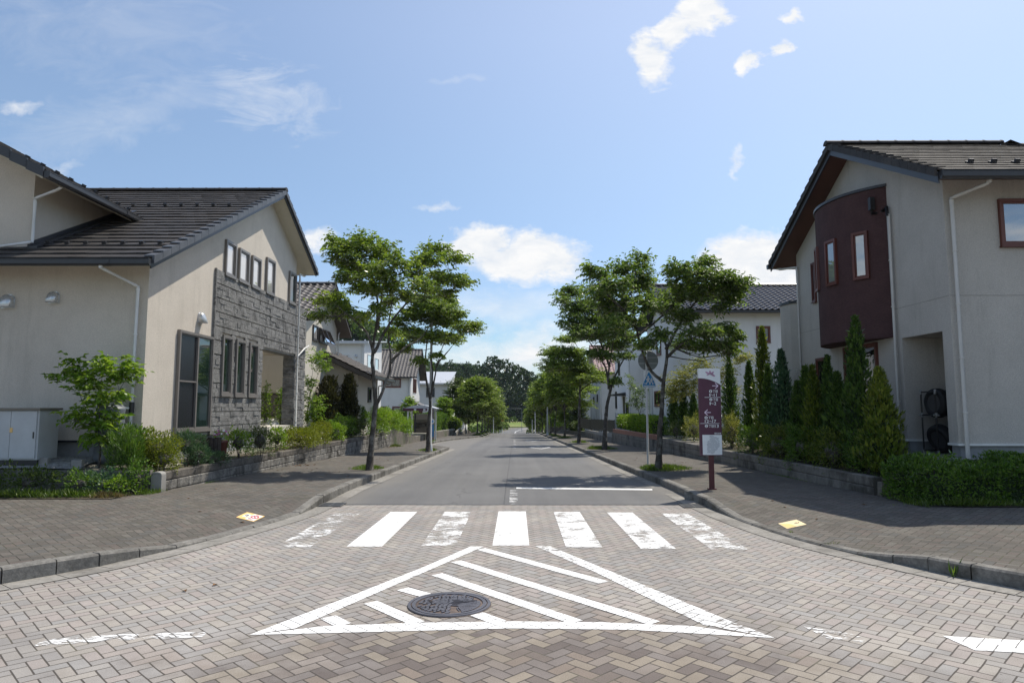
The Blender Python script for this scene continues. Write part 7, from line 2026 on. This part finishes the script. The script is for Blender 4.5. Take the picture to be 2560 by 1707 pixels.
for z in (2.45, 2.62, 2.98, 3.15): b.box(3.775, 3.855, 19.347 if z < 2.8 else 19.36, 19.443, z - .015, z + .015)
b.build('bracket', 'pole_steel', T)

# ------------------------------------------------------------------ lamp posts and poles
PG = 'pale poles along the kerbs'
def pole(label, x, y, h, r, lamp=None, name='street_pole'):
    z = zp(y) + .13
    t_ = thing(name, label, 'pole', (x, y, z), PG)
    b = MB(); b.tube([(x, y, z - .1), (x, y, z + h * .5), (x, y, z + h)], [r, r * .88, r * .72], 12); b.lathe((x, y, z), [(r * 1.5, 0), (r * 1.5, .05), (r * 1.1, .30), (r * 1.0, .32)], 12); b.build('shaft', 'pole_white', t_)
    if lamp:
        b = MB(); b.tube([(x, y, z + h - .1), (x + lamp * .3, y, z + h + .22), (x + lamp * .9, y, z + h + .34)], r * .45, 8); b.build('arm', 'pole_white', t_)
        b = MB(); b.lathe((x + lamp * 1.15, y, z + h + .24), [(.05, .14), (.16, .10), (.20, .02), (.19, 0), (.02, -.03)], 16); b.build('lamp_head', 'pole_steel', t_)
    return t_
pole('tall lamp pole rising through the second left street tree', -3.76, 30.0, 6.6, .075, -1, 'street_lamp')
pole('thick white pole among the right hand street trees', 3.48, 71.8, 7.0, .095)
pole('thin pale pole near the crest on the right kerb', 3.1, 103, 6.0, .075, 1, 'street_lamp')
pole('short white post at the right kerb just over the crest', 2.9, 112, 2.6, .09)
pole('pale pole near the crest on the left kerb', -3.3, 104, 5.2, .07)
pole('pale pole far down the left side of the slope', -3.3, 150, 4.5, .09)
t_ = thing('marker_post', 'small orange topped marker post on the far left verge', 'marker', (-3.1, 165, -5.4))
b = MB(); b.tube([(-3.1, 165, -5.5), (-3.1, 165, -1.5)], .10, 8); b.build('post', 'pole_white', t_)
b = MB(); b.box(-3.6, -2.6, 164.9, 165.0, -2.0, -1.0); b.build('sign_plate', 'sign_orange', t_)
t_ = thing('sign_gantry', 'thin grey gantry frame standing over the road far beyond the dip', 'gantry', (1.5, 195, -5.4))
b = MB(); b.tube([(2.0, 195, -5.5), (2.0, 195, 1.2)], .06, 8); b.build('post', 'sign_back', t_)
b = MB(); b.tube([(2.0, 195, 1.15), (-7, 195, 1.15)], .05, 8); b.build('beam', 'sign_back', t_)
for k, (x, y) in enumerate(((-3.0, 150), (-2.7, 172), (2.9, 140), (3.0, 160))):
    t_ = thing('road_marker', ['white road marker on the far left edge before the bend', 'white road marker farthest along the left edge', 'white road marker beside the far right shrubs', 'white road marker farthest along the right edge'][k], 'marker', (x, y, zp(y)), 'small white markers beside the lower road')
    b = MB(); b.tube([(x, y, zp(y) - .1), (x, y, zp(y) + 1.0)], .09, 8); b.build('post', 'frame_white', t_)

# ------------------------------------------------------------------ bus shelter and bus stop
gz_ = -.72
T = thing('bus_shelter', 'bus shelter with a maroon fascia and pale curved roof at the bus bay', 'shelter', (-7.0, 49.6, gz_))
b = MB()
arc = [(-8.05 + 2.35 * k / 14, 1.60 + .24 * math.sin(math.pi * k / 14)) for k in range(15)]
b.extrude([(x, 48.6, z) for x, z in arc] + [(-5.70, 48.6, 1.57), (-8.05, 48.6, 1.57)], (0, 2.2, 0)); b.build('roof', 'metal_roof_pale', T)
b = MB(); b.box(-8.08, -6.35, 48.52, 48.60, 1.42, 1.60); b.build('fascia', 'sign_maroon', T)
b = MB(); b.box(-7.28, -7.12, 48.512, 48.52, 1.46, 1.56); b.box(-6.62, -6.46, 48.512, 48.52, 1.46, 1.56); b.build('fascia_mark', 'sign_white', T)
for x, y, m, s in ((-7.75, 48.75, 'pole_white', .05), (-7.75, 50.6, 'pole_white', .05), (-5.95, 50.6, 'pole_white', .05)):
    b = MB(); b.box(x - s, x + s, y - s, y + s, gz_ - .1, 1.58); b.build('post', m, T)
b = MB(); b.box(-6.08, -5.84, 48.65, 48.85, gz_ - .1, 1.57); b.build('post', 'roof_grey', T)
b = MB(); b.box(-7.6, -6.2, 50.55, 50.62, gz_ + .5, gz_ + 1.9); b.build('back_panel', 'glass_dark', T)
b = MB(); b.box(-7.5, -6.4, 49.9, 50.3, gz_ + .38, gz_ + .43); b.box(-7.4, -7.3, 49.95, 50.25, gz_, gz_ + .38); b.box(-6.6, -6.5, 49.95, 50.25, gz_, gz_ + .38); b.build('bench', 'roof_grey', T)
T = thing('bus_stop_sign', 'bus stop pole with a round disc and blue panel beside the lamp pole', 'sign', (-5.72, 46.5, -.68))
b = MB(); b.tube([(-5.72, 46.5, -.75), (-5.72, 46.5, 1.0)], .03, 8); b.lathe((-5.72, 46.5, -.70), [(.22, 0), (.22, .06), (.05, .10)], 14); b.build('pole', 'pole_steel', T)
b = MB(); b.lathe((-5.72, 46.44, .72), [(.17, 0), (.17, .03)], 24, 'Y'); b.build('disc', 'sign_white', T)
b = MB(); b.lathe((-5.72, 46.43, .72), [(.10, 0), (.10, .01)], 20, 'Y'); b.build('disc_centre', 'sign_blue', T)
b = MB(); b.box(-5.87, -5.57, 46.44, 46.47, -.35, .50); b.build('panel', 'blue_panel', T)

# ------------------------------------------------------------------ manhole cover, grates, stickers
MX, MY, MR = -.575, 6.06, .365
T = thing('manhole_cover', 'round iron manhole cover with a raised leaf pattern inside the hatched triangle', 'manhole cover', (MX, MY, 0))
b = MB(); b.lathe((MX, MY, 0), [(.0001, .0065), (MR, .0065), (MR + .004, .002)], 48); b.build('plate', 'iron_floor', T)
b = MB()
def ring3(r0, r1, z0, z1): b.lathe((MX, MY, 0), [(r0, z0), (r0 + .002, z1), (r1 - .002, z1), (r1, z0)], 48, sm=False)
ring3(MR - .03, MR, .006, .014); ring3(MR - .072, MR - .036, .006, .015)
b.build('rim', 'iron', T)
b = MB(); rng = random.Random(8); ri = MR - .08
def lug(x, y, a, l, w_, h=.0085):
    c, s_ = math.cos(a), math.sin(a)
    pts = [(-l, -w_ * .4), (-l * .6, -w_), (l * .6, -w_), (l, -w_ * .3), (l, w_ * .3), (l * .55, w_), (-l * .6, w_), (-l, w_ * .4)]
    q = [(MX + x + c * p - s_ * r_, MY + y + s_ * p + c * r_, .006) for p, r_ in pts]
    if all(math.hypot(px - MX, py - MY) < ri for px, py, _ in q): b.extrude(q, (0, 0, h))
for i in range(-9, 10):                                              # columns of lozenges on the left half
    for j in range(-12, 13):
        x, y = i * .036 + (j % 2) * .010, j * .050 + (i % 2) * .025
        if (x < .02 or y > .12) and math.hypot(x, y) < ri - .02 and rng.random() > .12: lug(x, y, R(62) + rng.uniform(-.12, .12), rng.uniform(.024, .036), rng.uniform(.012, .016))
for k in range(7):                                                   # sweeping leaf veins
    t0 = k / 6
    P = []
    for m in range(13):
        t = m / 12
        P.append((lerp(-.20, .24, t), lerp(.02, .16 - .26 * t0, t ** 1.4) + .05 * math.sin(math.pi * t) * (1 - 2 * t0) + .02))
    for (x0, y0), (x1, y1) in zip(P, P[1:]):
        if math.hypot(x1, y1) < ri - .01 and math.hypot(x0, y0) < ri - .01: b.bar((MX + x0, MY + y0, .0105), (MX + x1, MY + y1, .0105), .011, .009)
for k in range(10):
    a = R(-100 + k * 13)
    P = [(.08 + r_ * math.cos(a + r_ * 2.2) , -.06 + r_ * math.sin(a + r_ * 2.2)) for r_ in (.05, .10, .15, .20, .25)]
    for (x0, y0), (x1, y1) in zip(P, P[1:]):
        if math.hypot(x1, y1) < ri - .01: b.bar((MX + x0, MY + y0, .0100), (MX + x1, MY + y1, .0100), .009, .008)
for k in range(12):
    a = R(15 + k * 9)
    P = [(.06 + r_ * math.cos(a) , .05 + r_ * math.sin(a)) for r_ in (.06, .11, .16, .21)]
    for (x0, y0), (x1, y1) in zip(P, P[1:]):
        if math.hypot(x1, y1) < ri - .01: b.bar((MX + x0, MY + y0, .0100), (MX + x1, MY + y1, .0100), .007, .008)
for k in range(9):                                                   # the solid leaf blade on the right
    a0 = R(-62 + k * 9)
    b.add([(MX + .07, MY - .03, .0125 + .0002 * k), (MX + (ri - .012) * math.cos(a0), MY + (ri - .012) * math.sin(a0), .0125), (MX + (ri - .012) * math.cos(a0 + R(8.6)), MY + (ri - .012) * math.sin(a0 + R(8.6)), .0125)], [(0, 1, 2)])
b.build('relief', 'iron', T, fix=False)
b = MB(); b.lathe((0, 0, 0), [(.37, 0), (.62, 0)], 40); ro = b.build('rust_stain', 'rust_stain', PAVING, fix=False); ro.location = (MX - .10, MY + .05, .0030)

for k, (x, y, a) in enumerate(((-3.22, 12.0, 0), (3.10, 11.9, 0))):
    T = thing('drain_grate', ('steel drain grate in the left gutter by the crosswalk', 'steel drain grate in the right gutter by the crosswalk')[k], 'drain', (x, y, .0), 'drain grates in the gutters')
    b = MB(); b.box(x - .20, x + .20, y - .22, y + .22, .0075, .009); b.build('pit_shade', 'void_shade', T)  # thin black plate painted as the shade below the bars
    b = MB()
    for j in range(13): b.box(x - .19, x + .19, y - .21 + j * .034, y - .21 + j * .034 + .014, .0095, .016)
    for j in (-.2, .186): b.box(x + j, x + j + .014, y - .22, y + .22, .0095, .018)
    b.box(x - .007, x + .007, y - .215, y + .215, .0165, .0185)
    b.build('bars', 'grate', T)

def sticker(label, C, z, base, build):
    t_ = thing('pavement_sticker', label, 'sticker', (C[0][0], C[0][1], z), 'amber notices stuck to the pavements')
    A, B, Cc, D = [Vector(q) for q in C]
    def S(d):
        def f(u, v):
            q = A.lerp(B, u).lerp(D.lerp(Cc, u), v)
            return (q.x, q.y, pave_z(q.x, q.y) + .004 + d)
        return f
    F = Flat()
    for k in range(5): F.rect(0, 1, k / 5, (k + 1) / 5, 5)
    F.build('sheet', base, t_, S(0))
    build(t_, S)
def stkL(t_, S):
    F = Flat(); F.rect(.46, .95, .06, .94); F.rect(.14, .42, .30, .78); F.build('white_field', 'sticker_white', t_, S(.0015))
    F = Flat(); F.ring((.72, .55), .13, .21); F.line((.60, .68), (.84, .42), .06); F.rect(.58, .86, .14, .20); F.rect(.62, .80, .80, .86); F.build('red_mark', 'sticker_red', t_, S(.003))
    F = Flat(); F.disc((.22, .62), .05); F.disc((.32, .58), .06); F.line((.18, .5), (.38, .42), .05); F.rect(.50, .66, .26, .30); F.build('black_mark', 'sticker_black', t_, S(.003))
def stkR(t_, S):
    F = Flat(); F.poly([(.05, .05), (.5, .05), (.42, .55), (.05, .9)]); F.build('faded_field', 'sticker_amber', t_, S(.0015))
    F = Flat(); F.line((.62, .50), (.74, .42), .04); F.disc((.80, .46), .035); F.disc((.86, .52), .03); F.line((.70, .58), (.78, .54), .03); F.build('dark_mark', 'sticker_black', t_, S(.003))
sticker('amber and white notice with a red circle stuck on the left pavement', [(-4.20, 10.26), (-3.87, 10.09), (-3.86, 10.52), (-4.20, 10.68)], .06, 'sticker_amber', stkL)
sticker('faded cream notice stuck on the right pavement', [(3.79, 9.53), (4.12, 9.66), (4.13, 10.03), (3.81, 9.90)], .06, 'sticker_pale', stkR)

# ------------------------------------------------------------------ things round the left house
T = thing('storage_cabinet', 'white steel storage cabinet with sliding doors and a brown top', 'cabinet', (-9.85, 13.05, .66))
b = MB(); b.box(-10.62, -9.07, 12.80, 13.36, .72, 1.66); b.build('body', 'cabinet_white', T, bevel=.006)
b = MB(); b.box(-10.66, -9.03, 12.74, 13.40, 1.66, 1.705); b.build('top', 'cabinet_top', T, bevel=.006)
b = MB(); b.box(-10.60, -9.09, 12.83, 13.33, .60, .72); b.build('base', 'trim_dark', T)
for k in range(3):
    x0 = -10.60 + k * .50
    b = MB(); b.box(x0 + .006, x0 + .494, 12.775 + .008 * (k % 2), 12.798, .75, 1.645); d = b.build('sliding_door', 'cabinet_white', T, bevel=.004)
    b = MB(); b.box(x0 + (.44 if k != 1 else .05), x0 + (.465 if k != 1 else .075), 12.768 + .008 * (k % 2), 12.776 + .008 * (k % 2), 1.13, 1.25); b.build('handle', 'trim_dark', d)
b = MB(); b.box(-9.60, -9.55, 12.765, 12.775, 1.24, 1.33); b.build('lock', 'sticker_amber', T)
T = thing('rain_tank', 'dark grey ribbed rainwater tank at the house corner', 'water tank', (-8.10, 13.50, .66))
b = MB(); pr = [(.22, .62)]
for k in range(8): pr += [(.25, .66 + k * .135), (.262, .72 + k * .135), (.25, .785 + k * .135)]
pr += [(.24, 1.72), (.20, 1.765), (.05, 1.78)]
b.lathe((-8.12, 13.48, 0), pr, 28); b.build('body', 'tank_grey', T)
b = MB(); b.tube([(-7.90, 13.75, 1.70), (-7.95, 13.66, 1.70), (-8.02, 13.56, 1.66)], .028, 10); b.build('inlet_pipe', 'pipe_white', T)
for k, (x, y) in enumerate(((-9.02, 12.93), (-8.32, 12.86))):
    T = tag(MB(), '') if False else None
    b = MB(); b.box(x - .10, x + .10, y - .05, y + .05, gz(x, y) - .02, gz(x, y) + .15)
    o = b.build('concrete_block', 'block_pale', None, bevel=.006)
    tag(rebase(o, (x, y, gz(x, y))), ('loose pale concrete block by the storage cabinet', 'loose pale concrete block at the foot of the young tree')[k], 'concrete block', 'loose concrete blocks before the left house')
T = thing('wooden_planter', 'dark weathered wooden tub planter among the junipers', 'planter', (-7.05, 15.5, .44))
b = MB()
for k in range(18):
    a0, a1 = 2 * math.pi * k / 18, 2 * math.pi * (k + .92) / 18; r_ = .27 + .006 * (k % 3)
    b.extrude([(-7.05 + r_ * math.cos(a), 15.5 + r_ * math.sin(a), .42) for a in (a0, a1)] + [(-7.05 + (r_ - .04) * math.cos(a), 15.5 + (r_ - .04) * math.sin(a), .42) for a in (a1, a0)], (0, 0, .58 + .015 * (k % 2)))
b.build('staves', 'log_wood', T)
b = MB(); b.lathe((-7.05, 15.5, 0), [(.0001, .93), (.235, .93)], 18); b.build('soil_fill', 'soil', T, fix=False)
T = thing('log_post', 'short upright log beside the dark wooden planter', 'log', (-7.12, 15.0, .44))
b = MB(); b.lathe((-7.12, 15.0, 0), [(.115, .42), (.12, .7), (.112, .98), (.09, .995), (.0001, 1.0)], 16); b.build('log', 'log_wood', T)
T = thing('flower_pot', 'brown pot of pink and white petunias beside the wooden planter', 'flower pot', (-7.0, 16.05, .44))
b = MB(); b.lathe((-7.0, 16.05, 0), [(.11, .44), (.15, .86), (.165, .88), (.165, .93), (.14, .93), (.0001, .90)], 18); b.build('pot', 'frame_red', T)
g = np.random.default_rng(301)
V, Fq = shrub_geo(g, (-7.0, 16.05, 1.02), (.20, .22, .12), 320, (.03, .055), .55, .5, .25); np_mesh('foliage', V, Fq, 'leaf_bright', T)
for (m, n, sd) in (('petal_pink', 16, 302), ('petal_white', 12, 303)):
    b = MB(); rng = random.Random(sd)
    for _ in range(n):
        a, e = rng.uniform(0, 6.28), rng.uniform(.2, 1.3)
        c = Vector((-7.0 + .19 * math.cos(a) * math.cos(e), 16.05 + .21 * math.sin(a) * math.cos(e), 1.03 + .14 * math.sin(e)))
        n_ = Vector((math.cos(a), math.sin(a) - .8, .8)).normalized(); u_ = n_.orthogonal().normalized(); v_ = n_.cross(u_)
        b.add([tuple(c + (u_ * math.cos(t) + v_ * math.sin(t)) * (.026 if q % 2 else .021)) for q, t in enumerate([2 * math.pi * k / 10 for k in range(10)])] + [tuple(c - n_ * .012)], [(k, (k + 1) % 10, 10) for k in range(10)])
    b.build('petals', m, T, fix=False)
b = MB(); rng = random.Random(33)
pts = []
for j in range(7):
    row = []
    for i in range(13):
        x, y = lerp(-9.75, -8.55, i / 12), lerp(24.35, 25.3, j / 6)
        e = max(0, 1 - ((i - 6) / 6.4) ** 2) * max(0, 1 - ((j - 3) / 3.3) ** 2)
        row.append((x, y, .48 + .82 * e ** .45 + .05 * math.sin(i * 1.9 + j) + .04 * math.sin(j * 2.3 + i * .7)))
    pts.append(row)
b.sheet(pts, 0, True); o = b.build('dust_sheet', 'fabric_white', None)
tag(rebase(o, (-9.15, 24.8, .45)), 'white sheet thrown over a low pile behind the porch opening', 'sheet')

# ------------------------------------------------------------------ tyre rack in the alcove
T = thing('tyre_rack', 'black tube rack with pale joints in the open alcove', 'rack', (8.55, 13.4, .78))
b = MB()
zr0, zr1, zr2 = .80, 1.56, 2.02
for x in (8.24, 8.94):
    for y in (13.18, 13.64): b.tube([(x, y, .76), (x, y, zr2)], .016, 8)
for y in (13.18, 13.64):
    for z in (zr0 + .06, zr1): b.tube([(8.24, y, z), (8.94, y, z)], .016, 8)
for x in (8.24, 8.94):
    for z in (zr0 + .06, zr1, zr2): b.tube([(x, 13.18, z), (x, 13.64, z)], .014, 8)
b.build('frame', 'rack_black', T)
for x in (8.24, 8.94):
    for y in (13.18, 13.64):
        for z in (zr0 + .03, zr1, zr2):
            b = MB(); b.tube([(x, y, z - .045), (x, y, z + .045)], .024, 8)
            if z == zr1: b.tube([(x - .05, y, zr1), (x + .05, y, zr1)], .022, 8)
            b.build('joint', 'rack_joint', T)
def tyre(label, c, tilt, yaw, rim, R0=.285, wd=.19):
    t_ = thing('tyre', label, 'tyre', c, 'spare tyres on the rack')
    prof = [(R0 * .60, -wd * .40), (R0 * .66, -wd * .50), (R0 * .86, -wd * .52), (R0 * .97, -wd * .42), (R0, -wd * .30), (R0, wd * .30), (R0 * .97, wd * .42), (R0 * .86, wd * .52), (R0 * .66, wd * .50), (R0 * .60, wd * .40), (R0 * .60, -wd * .40)]
    mt = Matrix.Translation(c) @ Matrix.Rotation(yaw, 4, 'Z') @ Matrix.Rotation(tilt, 4, 'Y')
    b = MB(); b.lathe((0, 0, 0), prof, 36, 'X')
    for k in range(40):
        a = 2 * math.pi * k / 40
        for s_ in (-1, 1):
            q = [(s_ * wd * .02, 0), (s_ * wd * .30, .35), (s_ * wd * .30, .6), (s_ * wd * .02, .25)]
            b.extrude([(x, (R0 - .001) * math.cos(a + w_ * .12), (R0 - .001) * math.sin(a + w_ * .12)) for x, w_ in q], (0, .007 * math.cos(a), .007 * math.sin(a)))
    b.xform(mt); b.build('tread', 'rubber', t_)
    b = MB(); b.lathe((0, 0, 0), [(R0 * .61, -wd * .42), (R0 * .56, -wd * .36), (R0 * .50, -wd * .05), (R0 * .22, -wd * .12), (R0 * .20, -wd * .2), (.0001, -wd * .2)], 30, 'X')
    for k in range(10):
        a = 2 * math.pi * k / 10
        b.box(-wd * .10, -wd * .06, R0 * .36 * math.cos(a) - .014, R0 * .36 * math.cos(a) + .014, R0 * .36 * math.sin(a) - .014, R0 * .36 * math.sin(a) + .014)
    b.xform(mt); b.build('rim', rim, t_)
tyre('tyre with a steel rim, nearest on the upper shelf', (8.42, 13.41, 1.80), 0, .10, 'rim_steel')
tyre('tyre with a pale alloy rim, farther back on the upper shelf', (8.72, 13.41, 1.80), 0, -.10, 'rim_alloy')
tyre('leaning tyre with a steel rim, nearest on the bottom of the rack', (8.46, 13.41, 1.10), -.35, .15, 'rim_steel')
tyre('tyre farthest back on the bottom of the rack', (8.80, 13.41, 1.10), .05, 0, 'rim_steel')

# fallen leaves and grit (litter on the paving)
b = MB(); rng = random.Random(99)
for _ in range(60):
    sx = rng.choice((-1, 1)); x, y = sx * rng.uniform(3.9, 6.3), rng.uniform(9.5, 30)
    z = pave_z(x, y)
    a = rng.uniform(0, 6.28); L = rng.uniform(.025, .05)
    b.add([(x - L * math.cos(a), y - L * math.sin(a), z + .006), (x + L * .5 * math.sin(a), y - L * .5 * math.cos(a), z + .014), (x + L * math.cos(a), y + L * math.sin(a), z + .004), (x - L * .5 * math.sin(a), y + L * .5 * math.cos(a), z + .016)], [(0, 1, 2), (0, 2, 3)])
for (x, y, n) in ((-6.3, 20.0, 26), (-3.0, 6.5, 2), (-6.4, 34.8, 20)):
    for _ in range(n):
        px, py = x + rng.gauss(0, .16), y + rng.gauss(0, .22); a = rng.uniform(0, 6.28); L = .035; z = pave_z(px, py) if abs(px) > 3.6 else .002
        b.add([(px - L * math.cos(a), py - L * math.sin(a), z + .004), (px + L * .6 * math.sin(a), py - L * .6 * math.cos(a), z + .02), (px + L * math.cos(a), py + L * math.sin(a), z + .006), (px - L * .6 * math.sin(a), py + L * .6 * math.cos(a), z + .02)], [(0, 1, 2), (0, 2, 3)])
tag(b.build('fallen_leaves', 'leaf_litter', None, fix=False), 'dry fallen leaves lying on the pavements', 'leaves', kind='stuff')

# ------------------------------------------------------------------ the summer air
m, nt, out = newmat('air')
vol = node(nt, 'ShaderNodeVolumePrincipled', Color=(0.72, 0.84, 1.0, 1), Density=0.00008, Anisotropy=0.2)
nt.links.new(vol.outputs[0], out.inputs['Volume'])
b = MB(); b.box(-710, 710, -130, 1510, -7.0, 52.0)
hz = tag(b.build('haze', 'air', None), kind='stuff')
